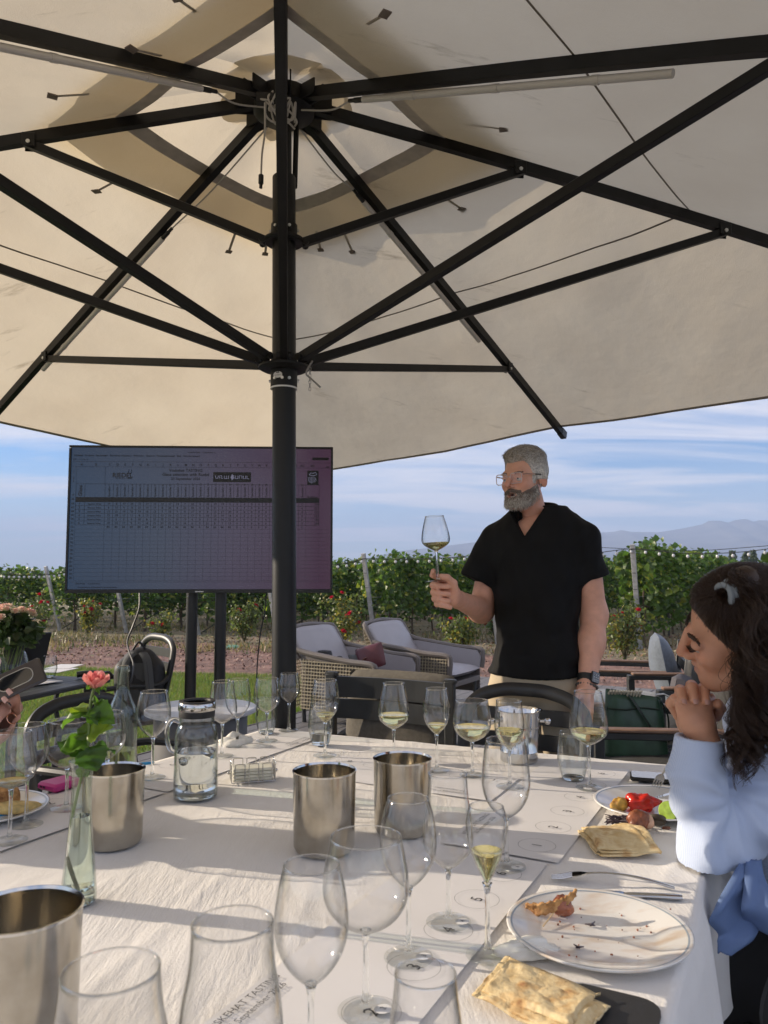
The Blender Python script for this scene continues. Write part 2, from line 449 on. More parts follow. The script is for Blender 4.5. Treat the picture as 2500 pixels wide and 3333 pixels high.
# rough clods and dry leaf litter over the soil and between the rows
def litter(name, n, region, size, cols, m, up=0.5):
    P = np.array([region() for _ in range(n)]); a = nrs.uniform(0, 6.28, n); s = nrs.uniform(.5, 1.3, n)*size
    d1 = np.stack([np.cos(a)*s, np.sin(a)*s, nrs.uniform(-.1, up, n)*s], 1); d2 = np.stack([-np.sin(a)*s*.6, np.cos(a)*s*.6, nrs.uniform(-.1, up, n)*s], 1)
    z0 = np.array([0, 0, .012])
    V = np.stack([P-d1+z0, P+d2+z0, P+d1+z0, P-d2+z0], 1).reshape(-1, 3); F = np.arange(4*n).reshape(n, 4)
    ci = nrs.randint(0, len(cols), n); T = np.repeat(np.array(cols)[ci]*nrs.uniform(.7, 1.25, (n, 1)), 4, 0)
    o = link_mesh(name, V, F, m, None, False, T); o['kind'] = 'stuff'; return o
tint_mat = mat('tinted_matter', (.3, .3, .3), .9, attr='tint', var=(20, .15))
def reg_soil():
    while True:
        x, y = rng.uniform(-9, 9), rng.uniform(9, 17)
        if 11.3-.2*x*(.6 if x < 0 else 2.0) < y+0.3: return (x, y, -0.074)
def reg_field():
    y = 13+abs(rng.gauss(0, 9)); return (rng.uniform(-.62, .62)*y, y, -0.085)
litter('soil_clods', 9000, reg_soil, .02, [(.26, .15, .12), (.17, .10, .08), (.36, .26, .21)], tint_mat, .9)
litter('leaf_litter', 9000, reg_field, .035, [(.32, .23, .12), (.25, .15, .08), (.38, .31, .19), (.12, .13, .05)], tint_mat, .6)
# dry grass tufts and weeds under the vines
def weeds():
    n = 16000; y = 13.5+np.abs(nrs.normal(0, 7, n)); x = nrs.uniform(-.6, .6, n)*y
    keep = vnoise(np.stack([x, y, x*0], 1), .8, 3) > -.15; x, y = x[keep], y[keep]; n = len(x)
    a = nrs.uniform(0, 6.28, n); h = nrs.uniform(.05, .2, n); w = .008+h*.03; lx, ly = nrs.normal(0, .05, n), nrs.normal(0, .05, n)
    V = np.stack([np.stack([x-np.cos(a)*w, y-np.sin(a)*w, x*0-.09], 1), np.stack([x+np.cos(a)*w, y+np.sin(a)*w, x*0-.09], 1), np.stack([x+lx, y+ly, h-.09], 1)], 1).reshape(-1, 3)
    cols = np.array([(.20, .19, .07), (.33, .28, .14), (.09, .13, .04), (.28, .22, .11)]); T = np.repeat(cols[nrs.randint(0, 4, n)]*nrs.uniform(.7, 1.2, (n, 1)), 3, 0)
    o = link_mesh('dry_weeds', V, np.arange(3*n).reshape(n, 3), leaf_mat('weed_blades', trans=.3), None, False, T); o['kind'] = 'stuff'
weeds()
lawn_poly = [(-40, 14), (-8, 11.7), (-4.6, 11.35), (-.9, 10.2), (.2, 9.6), (-.2, 8.45), (-1.3, 6.5), (-2.2, 4.9), (-5.2, -.3), (-40, -.3)]
sheet('lawn', lawn_poly, -0.07, mat('lawn_base', (.06, .12, .024), .9, var=(5, .4)))
def lawn_blades():
    n = 230000
    y = nrs.uniform(3.6, 11.9, n); x = nrs.uniform(-7.5, .3, n)
    px, py = x, y
    edge = (11.7-.147*(px+8)) if True else 0
    edge = np.where(px < -4.6, 11.7-.103*(px+8), np.where(px < -.9, 11.35-.311*(px+4.6), 10.2-.545*(px+.9)))
    side = (px+1.3)*.866-(py-6.5)*.5          # left of the deck edge
    vis = (px > -.54*py)
    keep = (py < edge+nrs.normal(0, .05, n)) & (side < -.02) & vis; x, y = x[keep], y[keep]; n = len(x)
    a = nrs.uniform(0, 6.28, n); hv = 1+.35*vnoise(np.stack([x, y, x*0], 1), 1.4, 5); h = nrs.uniform(.03, .062, n)*hv; w = nrs.uniform(.002, .0042, n)*(.6+y*.07)
    lx, ly = nrs.normal(0, .022, n), nrs.normal(0, .022, n)
    V = np.stack([np.stack([x-np.cos(a)*w, y-np.sin(a)*w, x*0-.07], 1), np.stack([x+np.cos(a)*w, y+np.sin(a)*w, x*0-.07], 1), np.stack([x+lx, y+ly, h-.07], 1)], 1).reshape(-1, 3)
    g = vnoise(np.stack([x, y, x*0], 1), .9, 9)[:, None]*.16
    T = np.array([.125, .205, .045])*(nrs.uniform(.65, 1.35, (n, 1))+g); T[:, 0] *= nrs.uniform(.75, 1.6, n); dry = nrs.rand(n) < .10; T[dry] = np.array([.24, .23, .10])*nrs.uniform(.7, 1.2, (dry.sum(), 1))
    o = link_mesh('lawn_grass', V, np.arange(3*n).reshape(n, 3), leaf_mat('grass_blades', trans=.45, rough=.5), None, False, np.repeat(T, 3, 0)); o['kind'] = 'stuff'
lawn_blades()

def deck():
    m, nt, N, L, b = nodes_of('composite_decking'); b.inputs['Roughness'].default_value = .6
    tc = N('ShaderNodeTexCoord'); oi = N('ShaderNodeObjectInfo')
    nz = N('ShaderNodeTexNoise'); nz.inputs['Scale'].default_value = 3; nz.inputs['Detail'].default_value = 8
    mp = N('ShaderNodeMapping'); mp.inputs['Scale'].default_value = (.6, 14, 1); L(tc.outputs['Object'], mp.inputs[0]); L(mp.outputs[0], nz.inputs[0])
    cr = N('ShaderNodeValToRGB'); e = cr.color_ramp.elements; e[0].position = .3; e[1].position = .7; e[0].color = (.135, .128, .125, 1); e[1].color = (.215, .205, .20, 1); L(nz.outputs[0], cr.inputs[0])
    L(cr.outputs[0], b.inputs['Base Color'])
    wv = N('ShaderNodeTexWave'); wv.bands_direction = 'Y'; wv.inputs['Scale'].default_value = 26; L(tc.outputs['Object'], wv.inputs[0])
    bp = N('ShaderNodeBump'); bp.inputs['Strength'].default_value = .6; bp.inputs['Distance'].default_value = .004; L(wv.outputs['Fac'], bp.inputs['Height']); L(bp.outputs[0], b.inputs['Normal'])
    root = bpy.data.objects.new('deck', None); C.objects.link(root); root['kind'] = 'structure'
    p = -4.376+.075; first = None; k = 0
    w = .145
    while p < 6.0:
        s0, s1 = -5.0, 9.2
        cut = rng.uniform(0.5, 6.5)
        for a, c in ((s0, cut-.003), (cut+.003, s1)):
            mid = BD*((a+c)/2)+BP*p
            mb = MB(); mb.box((0, 0, -.0125), (c-a, w-.007, .025), bevel=.003)
            o = mb.out('board', m, None, True); o.location = (mid.x, mid.y, 0); o.rotation_euler = (0, 0, math.atan2(BD.y, BD.x)); o.parent = root
        p += w; k += 1
    mb = MB()
    for q in np.arange(-4.8, 9.2, .5): mb.bar(BD*q+BP*-4.36+Vector((0, 0, -.055)), BD*q+BP*6+Vector((0, 0, -.055)), .05, .05)
    mb.bar(BD*-5+BP*-4.40+Vector((0, 0, -.045)), BD*9.2+BP*-4.40+Vector((0, 0, -.045)), .02, .09)
    mb.out('joist', mat('deck_joist', (.11, .105, .10), .8), root, False)
deck()

# ------------------------------------------------------------------ mountains and air
def mountains():
    prof = [(-900, 1866), (0, 1866), (100, 1862), (160, 1853), (215, 1864), (330, 1866), (800, 1864), (1000, 1842), (1090, 1829), (1200, 1812), (1300, 1792), (1430, 1778), (1535, 1764), (1700, 1745), (1850, 1738), (2000, 1729), (2024, 1723), (2054, 1729), (2142, 1731), (2211, 1720), (2286, 1705), (2307, 1693), (2347, 1693), (2368, 1700), (2392, 1691), (2428, 1687), (2455, 1697), (2470, 1691), (2520, 1694), (2620, 1680), (2760, 1700), (3000, 1660), (3300, 1720), (3700, 1700)]
    D = 3000.0
    us = np.linspace(-900, 3700, 420); vs = np.interp(us, [p[0] for p in prof], [p[1] for p in prof])
    tops = [at_depth(u, v, D) for u, v in zip(us, vs)]
    rows = 14; V = []
    for j in range(rows+1):
        t = j/rows
        for i, p in enumerate(tops):
            base = D-1100*t; hz = max(p.z-1.2, 0)*(1-t)**1.35
            k = vnoise(np.array([[p.x*.004, t*6, 0]]), 1.2, 21)[0]
            wob = max(p.z, 0)*.16*k*math.sin(math.pi*min(1, t*1.2))
            V.append((p.x*(1-.12*t), base+40*k*t, hz+wob*(1-t)-1.0))
    n = len(us); F = [(j*n+i, j*n+i+1, (j+1)*n+i+1, (j+1)*n+i) for j in range(rows) for i in range(n-1)]
    o = link_mesh('mountain_range', V, F, mat('mountain_rock', (.16, .145, .12), .95, var=(.01, .3)), None, True); o['kind'] = 'structure'
    # a lower and nearer ridge
    pr2 = [(1000, 1866), (1200, 1846), (1330, 1830), (1400, 1818), (1460, 1808), (1500, 1814), (1545, 1824), (1700, 1836), (1900, 1842), (2300, 1850), (2800, 1858)]
    us = np.linspace(1000, 2800, 120); vs = np.interp(us, [p[0] for p in pr2], [p[1] for p in pr2]); V = []
    for j in range(7):
        t = j/6
        for u, v in zip(us, vs):
            p = at_depth(u, v, 1700); V.append((p.x, 1700-300*t, max(p.z, 0)*(1-t)**1.2-1))
    n = len(us); F = [(j*n+i, j*n+i+1, (j+1)*n+i+1, (j+1)*n+i) for j in range(6) for i in range(n-1)]
    o = link_mesh('foothills', V, F, MATS['mountain_rock'], None, True); o['kind'] = 'structure'
mountains()
def haze():
    m = bpy.data.materials.new('haze_air'); m.use_nodes = True; nt = m.node_tree; nt.nodes.clear()
    out = nt.nodes.new('ShaderNodeOutputMaterial'); pv = nt.nodes.new('ShaderNodeVolumePrincipled')
    pv.inputs['Color'].default_value = (.50, .66, 1.0, 1); pv.inputs['Density'].default_value = 4.8e-4; pv.inputs['Anisotropy'].default_value = 0.0
    nt.links.new(pv.outputs[0], out.inputs['Volume'])
    mb = MB(); mb.box((0, 1950, 139), (8600, 4700, 282)); o = mb.out('haze', m, None, False); o['kind'] = 'stuff'
haze()

# ------------------------------------------------------------------ leaves
def leaf_verts(Pc, size, spread=1.0, out_dir=None, droop=.3):
    """folded pointed leaves around the points: 6 vertices, 4 triangles each"""
    n = len(Pc); a = nrs.uniform(0, 6.28, n); e = nrs.uniform(-.9, .6, n)-droop
    d = np.stack([np.cos(a)*np.cos(e), np.sin(a)*np.cos(e), np.sin(e)], 1)
    if out_dir is not None: d = d*.7+out_dir; d /= np.linalg.norm(d, axis=1)[:, None]
    r = nrs.normal(size=(n, 3)); sd_ = np.cross(d, r); sd_ /= np.linalg.norm(sd_, axis=1)[:, None]; up = np.cross(sd_, d)
    s = (size*nrs.uniform(.6, 1.3, n))[:, None]; w = s*.46*spread
    b = Pc; t = Pc+d*s-up*s*.15; m1 = Pc+d*s*.42
    V = np.stack([b, m1+sd_*w+up*w*.3, m1-sd_*w+up*w*.3, t, Pc+d*s*.75+sd_*w*.62+up*w*.1, Pc+d*s*.75-sd_*w*.62+up*w*.1], 1).reshape(-1, 3)
    i0 = (np.arange(n)*6)[:, None]
    F = np.concatenate([i0+np.array([[0, 1, 4]]), i0+np.array([[0, 4, 3]]), i0+np.array([[0, 3, 5]]), i0+np.array([[0, 5, 2]])], 0)
    return V, F
vine_leaf = leaf_mat('vine_leaf', trans=.42, rough=.42)
bark = mat('vine_bark', (.115, .085, .06), .9, var=(30, .35), bump=(60, .8, .01))
post_mat = mat('galvanised_post', (.40, .41, .42), .5, .35, var=(12, .2))
hose_mat = mat('black_hose', (.02, .02, .02), .6)

# ------------------------------------------------------------------ grapevines on wires
row_spec = [  # foot of the end post in the photograph, top of the leaves, words for the labels
    (2085, 2110, 1.82, 'in the row nearest the camera at right, behind the woman'), (1622, 2097, 1.72, 'in the row behind the standing man'),
    (1222, 2085, 1.70, 'in the row behind the lounge chairs'), (905, 2076, 1.62, 'in the row behind the umbrella pole'),
    (650, 2066, 1.56, 'in the row behind the television stand'), (415, 2060, 1.50, 'in the row below the left half of the television'),
    (200, 2055, 1.46, 'in the row left of the television'), (-30, 2048, 1.42, 'in the row at the far left edge')]
rows = [(at_height(u, v, -.085), zt, w) for u, v, zt, w in row_spec]
for k in range(1, 4): rows.append((rows[7][0]+(rows[7][0]-rows[6][0])*k, 1.4, 'in the farthest rows at left'))
for k in range(1, 4): rows.append((rows[0][0]+(rows[0][0]-rows[2][0])*(.5*k), 1.8, 'in the rows right of the picture'))
def vine_foliage(height, seed, n=760):
    r = np.random.RandomState(seed)
    h = r.beta(1.5, 1.25, n)
    P = np.stack([r.uniform(-.72, .72, n), np.zeros(n), h*height], 1)
    hw = .30*(1.05-.55*np.abs(h-.45))
    sgn = r.choice([-1, 1], n); P[:, 1] = sgn*hw*np.sqrt(r.uniform(.1, 1, n))
    P[:, 2] += .10*vnoise(P*np.array([1, .3, .2]), 3.0, seed+1)
    lump = vnoise(P, 2.2, seed+2); P[:, 1] *= 1+.35*lump
    sh = r.rand(n) < .045                       # long shoots above the row
    P[sh, 2] = height+r.uniform(-.05, .2, sh.sum()); P[sh, 1] *= .4
    low = r.rand(n) < .05; P[low, 2] = -r.uniform(0, .2, low.sum())
    od = np.stack([np.zeros(n), np.sign(P[:, 1])*.5, -np.full(n, .15)], 1)
    V, F = leaf_verts(P, .115, 1.15, od)
    g = np.array([.078, .136, .031]); T = g*r.uniform(.55, 1.35, (n, 1)); yl = r.rand(n) < .14
    T[yl] = np.array([.24, .28, .055])*r.uniform(.7, 1.2, (yl.sum(), 1)); T[:, 1] *= r.uniform(.9, 1.1, n)
    return V, F, np.repeat(T, 6, 0)
vine_kit = []
for k in range(6):
    V, F, T = vine_foliage(1.15, 100+k)
    fo = link_mesh('foliage', V, F, vine_leaf, None, False, T); fo.location.z = 0
    mb = MB(); a = rng.uniform(-.05, .05)
    mb.tube(cat_curve([(0, 0, -.08), (a, .02, .25), (-a*.5, -.02, .5), (a*.6, .01, .75), (0, 0, 1.0)], 4), [.026, .024, .023, .021, .02]+[.018]*12, 7)
    if k % 2: mb.tube(cat_curve([(.05, .01, -.08), (.02, .02, .3), (.09, -.01, .62), (.2, 0, .8)], 4), [.017]*13, 6)
    mb.tube([(-.6, 0, .66), (-.2, .01, .72), (.2, 0, .7), (.6, .01, .66)], .011, 5)
    tr = mb.out('trunk', bark)
    vine_kit.append((fo, tr)); C.objects.unlink(fo); C.objects.unlink(tr)
nvine = 0
for ri, (foot, ztop, words) in enumerate(rows):
    ang = math.atan2(RD.y, RD.x); nplants = 14 if ri < 4 else 12
    if ri > 7: nplants = 0
    for j in range(nplants):
        nth = ('first', 'second', 'third', 'fourth', 'fifth', 'sixth', 'seventh', 'eighth', 'ninth', 'tenth', 'eleventh', 'twelfth', 'thirteenth', 'fourteenth')[j]
        q = foot+RD*(.5+1.15*j+rng.uniform(-.12, .12))
        base = .50 if ri < 4 else .46
        t = thing('grapevine', nth+' grapevine '+words, 'grapevine', (q.x, q.y, -.02), ang, 'grapevines in the rows beyond the terrace')
        local(t)
        fo, tr = vine_kit[rng.randrange(6)]
        f = fo.copy(); C.objects.link(f); f.parent = t; f.location = (0, 0, base); f.scale = (1, rng.uniform(.9, 1.25), (ztop-base)/1.2*rng.uniform(.92, 1.06)); f.rotation_euler = (0, 0, math.pi if rng.random() < .5 else 0)
        g = tr.copy(); C.objects.link(g); g.parent = t; g.scale = (rng.choice((-1, 1)), 1, 1)
    # the rest of the row, seen as one hedge
    L0, L1 = (.5+1.15*nplants-.4), 62
    n = int((L1-L0)*(95 if ri < 8 else 70)); s = L0+(L1-L0)*nrs.rand(n)**1.25
    P = np.array(foot)+np.outer(s, np.array(RD))+np.outer(nrs.normal(0, .24, n), np.array(RP)); P[:, 2] = .42+(ztop-.42)*nrs.beta(1.6, 1.1, n)+.09*vnoise(P*np.array([1, 1, 0]), 2.2, ri)
    V, F = leaf_verts(P, .2, 1.15); T = np.array([.078, .136, .031])*nrs.uniform(.6, 1.35, (n, 1))
    o = link_mesh('vine_hedge', V, F, vine_leaf, None, False, np.repeat(T, 6, 0)); o['kind'] = 'stuff'
    if ri > 7: continue
    # drip hose and wires along the row
    mb = MB(); pts = []
    for k in range(26):
        s_ = k*1.0; pts.append(foot+RD*s_+Vector((0, 0, .42+.07*math.sin(k*1.7+ri)+(-.35 if k == 0 else 0))))
    mb.tube(cat_curve(pts, 3), .011, 5); h = mb.out('drip_hose', hose_mat)
    tag(h, 'black drip hose '+words, 'hose', 'drip hoses under the vines')
    # leaning end post and thin stakes
    pt = thing('trellis_post', 'pale leaning end post '+words, 'post', foot, 0, 'leaning end posts of the vine rows')
    top = foot-RD*.50+Vector((0, 0, ztop+.10)); mb = MB()
    mb.bar(foot-Vector((0, 0, .1)), top, .06, .085, RP, .006)
    mb.out('post', post_mat, pt)
    for zz in (.5, .8, 1.1, 1.4):
        mb = MB(); q = foot+(top-foot)*(zz/(ztop+.1)); mb.bar(q-RD*.045, q+RD*.02, .075, .012); mb.out('clip', mat('dark_steel', (.08, .08, .085), .5, .4), pt)
    mb = MB(); q = foot+(top-foot)*.93
    mb.tube([q, foot+RD*8+Vector((0, 0, ztop-.1))], .004, 4); mb.tube([foot+(top-foot)*.5, foot+RD*8+Vector((0, 0, .8))], .004, 4)
    mb.out('wire', post_mat, pt)
    for j in (3.3, 8.0):
        q = foot+RD*j; mb = MB(); mb.box((q.x, q.y, .6), (.035, .05, 1.4)); s_ = mb.out('vine_stake', mat('dark_stake', (.10, .10, .105), .6, .4))
        tag(s_, ('first' if j < 5 else 'second')+' dark metal stake '+words, 'stake', 'metal stakes in the vine rows')

# ------------------------------------------------------------------ bulbs on a cable along the row ends
def string_lights(name_label, pts, spacing, br):
    t = thing('string_lights', name_label, 'string lights', pts[0])
    cab = cat_curve(pts, 24); mb = MB(); mb.tube(cab, .007, 5); mb.out('cable', mat('black_cable', (.015, .015, .016), .5), t)
    d = 0; acc = spacing*.5; first = None
    for a, b in zip(cab[:-1], cab[1:]):
        seg = (b-a).length
        while acc < d+seg:
            p = a+(b-a)*((acc-d)/seg); acc += spacing
            if first is None:
                mb = MB(); mb.lathe([(0, 0), (br*.45, 0), (br*.5, -br*1.1), (0, -br*1.1)], p, 8); so_ = mb.out('socket', hose_mat, t)
                mb = MB(); mb.ball(p+Vector((0, 0, -br*2.0)), br, 7, (1, 1, 1.15)); bu = mb.out('bulb', mat('frosted_bulb', (.62, .63, .62), .15), t); first = p
            else:
                for o in (so_, bu):
                    c = o.copy(); C.objects.link(c); c.parent = t; c.location = Vector(c.location)+(p-first)
        d += seg
tops = [f-RD*.46+Vector((0, 0, zt+.05)) for f, zt, w in rows]
def sag(a, b, s): return [a, a.lerp(b, .25)-Vector((0, 0, s*.75)), a.lerp(b, .5)-Vector((0, 0, s)), a.lerp(b, .75)-Vector((0, 0, s*.75)), b]
A = tops[2]; Bp = tops[0]+Vector((0, 0, -.03)); Rr = at_depth(2560, 1778, 12.3)
p1 = sag(at_depth(1085, 1838, 15.0), A+Vector((0, -.05, -.06)), .02)+sag(A+Vector((.1, -.05, -.06)), at_depth(1560, 1808, 14.4), .03)[1:]+sag(at_depth(1560, 1808, 14.4), Bp+Vector((0, -.06, 0)), .06)[1:]+sag(Bp+Vector((.1, -.06, 0)), Rr, .10)[1:]
string_lights('cable of white bulbs strung along the row ends right of the television', p1, .255, .027)
p2 = [at_depth(-60, 1868, 17.2), at_depth(60, 1871, 17.2), at_depth(168, 1869, 17.2), at_depth(215, 1862, 17.2)]
string_lights('row of small white bulbs hanging left of the television', p2, .112, .026)
mb = MB(); mb.tube(cat_curve([at_depth(1955, 1782, 13.4), at_depth(2240, 1793, 13), at_depth(2560, 1772, 12.3)], 10), .005, 4)
tag(mb.out('overhead_wire', MATS['black_cable']), 'thin dark wire stretched above the bulbs at right', 'wire')

# ------------------------------------------------------------------ rose bushes at the row ends
rose_leaf = leaf_mat('rose_leaf', trans=.4, rough=.4)
def bloom_mesh(r, cols, name, m):
    V, F, T = [], [], []
    for ring, (n, rr, zz) in enumerate(((5, .35, .55), (6, .7, .35), (7, 1.0, .05))):
        for k in range(n):
            a = 2*math.pi*(k+ring*.5)/n; b = len(V); w = .62
            for (da, q, z) in ((-w, .35, -.25), (w, .35, -.25), (w*.8, 1, zz+.25), (0, 1.12, zz+.12), (-w*.8, 1, zz+.25)):
                V.append((r*rr*q*math.cos(a+da*.6/max(rr, .4)), r*rr*q*math.sin(a+da*.6/max(rr, .4)), r*z))
                T.append([x*rng.uniform(.8, 1.15) for x in cols[ring % len(cols)]])
            F.append((b, b+1, b+2, b+3, b+4))
    return link_mesh(name, V, F, m, None, True, T)
petal = leaf_mat('petal', trans=.3, rough=.6)
red_bloom = bloom_mesh(.05, [(.42, .01, .03), (.5, .02, .05)], 'bloom', petal); C.objects.unlink(red_bloom)
def rose_bush(px, pv, top_v, wpx, nl, nb, label, yellow=.25, seed=0):
    nl = int(nl*1.5); yellow *= .75
    r = np.random.RandomState(200+seed); p = at_height(px, pv, -.085); sc_ = p.y/2500
    H_ = (pv-top_v)*sc_; W = wpx*sc_
    t = thing('rose_bush', label, 'rose bush', p, 0, 'rose bushes at the row ends'); local(t)
    mb = MB(); tips = []
    for k in range(11):
        a = r.uniform(0, 6.28); e = r.uniform(.25, 1.0); hh = H_*r.uniform(.55, 1.0)
        tip = Vector((math.cos(a)*W*.5*e, math.sin(a)*W*.4*e, hh)); tips.append(tip)
        mb.tube(cat_curve([(0, 0, 0), (tip.x*.35, tip.y*.35, hh*.4), (tip.x*.8, tip.y*.8, hh*.75), tip], 3), [.012*(1-.07*i) for i in range(10)], 5)
    mb.out('stem', mat('rose_stem', (.09, .085, .04), .8), t)
    P = []
    while len(P) < nl:
        q = tips[r.randint(len(tips))]; s_ = r.uniform(.22, 1.02)**.8; c = Vector((q.x*s_**.8, q.y*s_**.8, q.z*s_))
        P.append((c.x+r.normal(0, W*.10), c.y+r.normal(0, W*.10), max(.04, c.z+r.normal(0, H_*.05))))
    P = np.array(P); V, F = leaf_verts(P, .060, 1.0)
    T = np.array([.115, .155, .045])*r.uniform(.55, 1.3, (nl, 1)); yl = r.rand(nl) < yellow*(1.6-P[:, 2]/H_); T[yl] = np.array([.30, .27, .06])*r.uniform(.7, 1.15, (yl.sum(), 1))
    link_mesh('foliage', V, F, rose_leaf, t, False, np.repeat(T, 6, 0))
    for k in range(nb):
        q = tips[k % len(tips)]; c = red_bloom.copy(); C.objects.link(c); c.parent = t
        c.location = (q.x*r.uniform(.5, 1.1), q.y*1.0-.05, q.z*(r.uniform(.8, 1.06) if k % 3 else r.uniform(.4, .7))); c.scale = (r.uniform(.75, 1.25),)*3; c.rotation_euler = (r.uniform(-.9, .9), r.uniform(-.6, .6), r.uniform(0, 6))
rose_bush(95, 2085, 1925, 175, 520, 14, 'large dark rose bush with many red blooms at the left edge', .08, 1)
rose_bush(285, 2070, 1950, 90, 420, 8, 'narrow upright rose bush, red blooms at its top and yellow leaves below', .5, 2)
rose_bush(525, 2085, 1985, 90, 230, 2, 'sparse thin rose bush below the left half of the television', .25, 3)
rose_bush(795, 2092, 1940, 110, 420, 3, 'green rose bush seen between the television posts and the pole', .12, 4)
rose_bush(1115, 2105, 1930, 165, 620, 10, 'yellowing rose bush with red blooms behind the left lounge chair', .35, 5)
rose_bush(1510, 2130, 1985, 165, 620, 5, 'leafy rose bush under the raised hand of the man', .3, 6)
rose_bush(2035, 2150, 1955, 150, 560, 6, 'loose rose bush with few red blooms right of the man', .25, 7)
rose_bush(1612, 2080, 1975, 80, 200, 5, 'pinkish rose bush just behind the elbow of the man', .2, 8)
p = at_height(752, 2107, -.07); mb = MB(); mb.lathe([(0, .03), (.15, .03), (.17, .02), (.17, -.02)], p, 20); mb.lathe([(.10, .031), (.10, .038), (.12, .038), (.12, .031)], p, 20)
tag(mb.out('drain_cover', mat('green_plastic', (.20, .42, .30), .5)), 'pale green round plastic cover lying on the soil', 'drain cover')

# ------------------------------------------------------------------ far poplars at right
def poplar(u, vt, y, label):
    p = at_depth(u, 1866, y); top = at_depth(u, vt, y).z; t = thing('poplar_tree', label, 'tree', (p.x, p.y, -.1), 0, 'far poplars beyond the vines'); local(t)
    mb = MB(); mb.tube([(0, 0, 0), (.05, 0, top*.5), (0, 0, top)], [.12, .08, .02], 6)
    for k in range(14):
        a = rng.uniform(0, 6.28); z = top*rng.uniform(.25, .85); mb.tube([(0, 0, z), (math.cos(a)*.5, math.sin(a)*.5, z+.6)], [.03, .01], 4)
    mb.out('trunk', bark, t)
    n = 700; h = nrs.beta(1.2, 1.1, n); a = nrs.uniform(0, 6.28, n); cl = nrs.randint(0, 16, n); ca = cl*2.4
    rr = (1.0*(1-h)**.7+.25)*np.sqrt(nrs.rand(n))
    P = np.stack([np.cos(a)*rr*.7+np.cos(ca)*.45*(1-h), np.sin(a)*rr*.7+np.sin(ca)*.45*(1-h), top*(.12+.9*h)], 1)
    V, F = leaf_verts(P, .3, 1.1); T = np.array([.085, .115, .05])*nrs.uniform(.6, 1.3, (n, 1))
    link_mesh('crown', V, F, vine_leaf, t, False, np.repeat(T, 6, 0))
for u, vt, y, lb in ((2285, 1800, 105, 'leftmost of the far poplars'), (2320, 1803, 110, 'small far poplar just right of the leftmost one'), (2385, 1792, 105, 'far poplar, second gap from the left'), (2430, 1795, 108, 'far poplar in the middle of the right clump'), (2455, 1790, 104, 'tallest far poplar near the right edge'), (2500, 1798, 106, 'far poplar cut by the right edge')):
    poplar(u, vt, y, 'airy grey green tree beyond the vines, '+lb)
# ------------------------------------------------------------------ the big square umbrella
UP = Vector((-0.372, 2.897, 0)); UTOP = UP+Vector((-0.038, 0.110, 0)); UHZ, UH, UPHI = 3.219, 2.302, -0.12157
alu = mat('anthracite_aluminium', (.010, .0098, .010), .5, 0, var=(8, .25), spec=.3, bump=(90, .08, .002))
alu2 = mat('anthracite_pole', (.010, .0105, .0115), .45, 0, var=(5, .2), spec=.35)
def u_dir(k): a = R(45*k)+UPHI; return Vector((math.sin(a), math.cos(a), 0))
SLOPE = Vector((-0.038, 0.110, 0))/(UHZ-1.0)
def rib_ends(k):
    d = u_dir(k); L_ = 2.5 if k % 2 else 3.5355; e = d*L_
    A = UTOP+d*.13; A = Vector((A.x, A.y, UHZ)); B = UP+Vector((-.023, .066, 0))+e; return A, Vector((B.x, B.y, UH-e.dot(SLOPE)))
RIB = [rib_ends(k) for k in range(8)]
def rib_at(k, t): return RIB[k][0].lerp(RIB[k][1], t)
def axis(z): t = (z-1.0)/(UHZ-1.0); return UP.lerp(UTOP, max(0, t))+Vector((0, 0, z))-Vector((0, 0, 0)) if False else Vector((UP.x+(UTOP.x-UP.x)*max(0, t), UP.y+(UTOP.y-UP.y)*max(0, t), z))
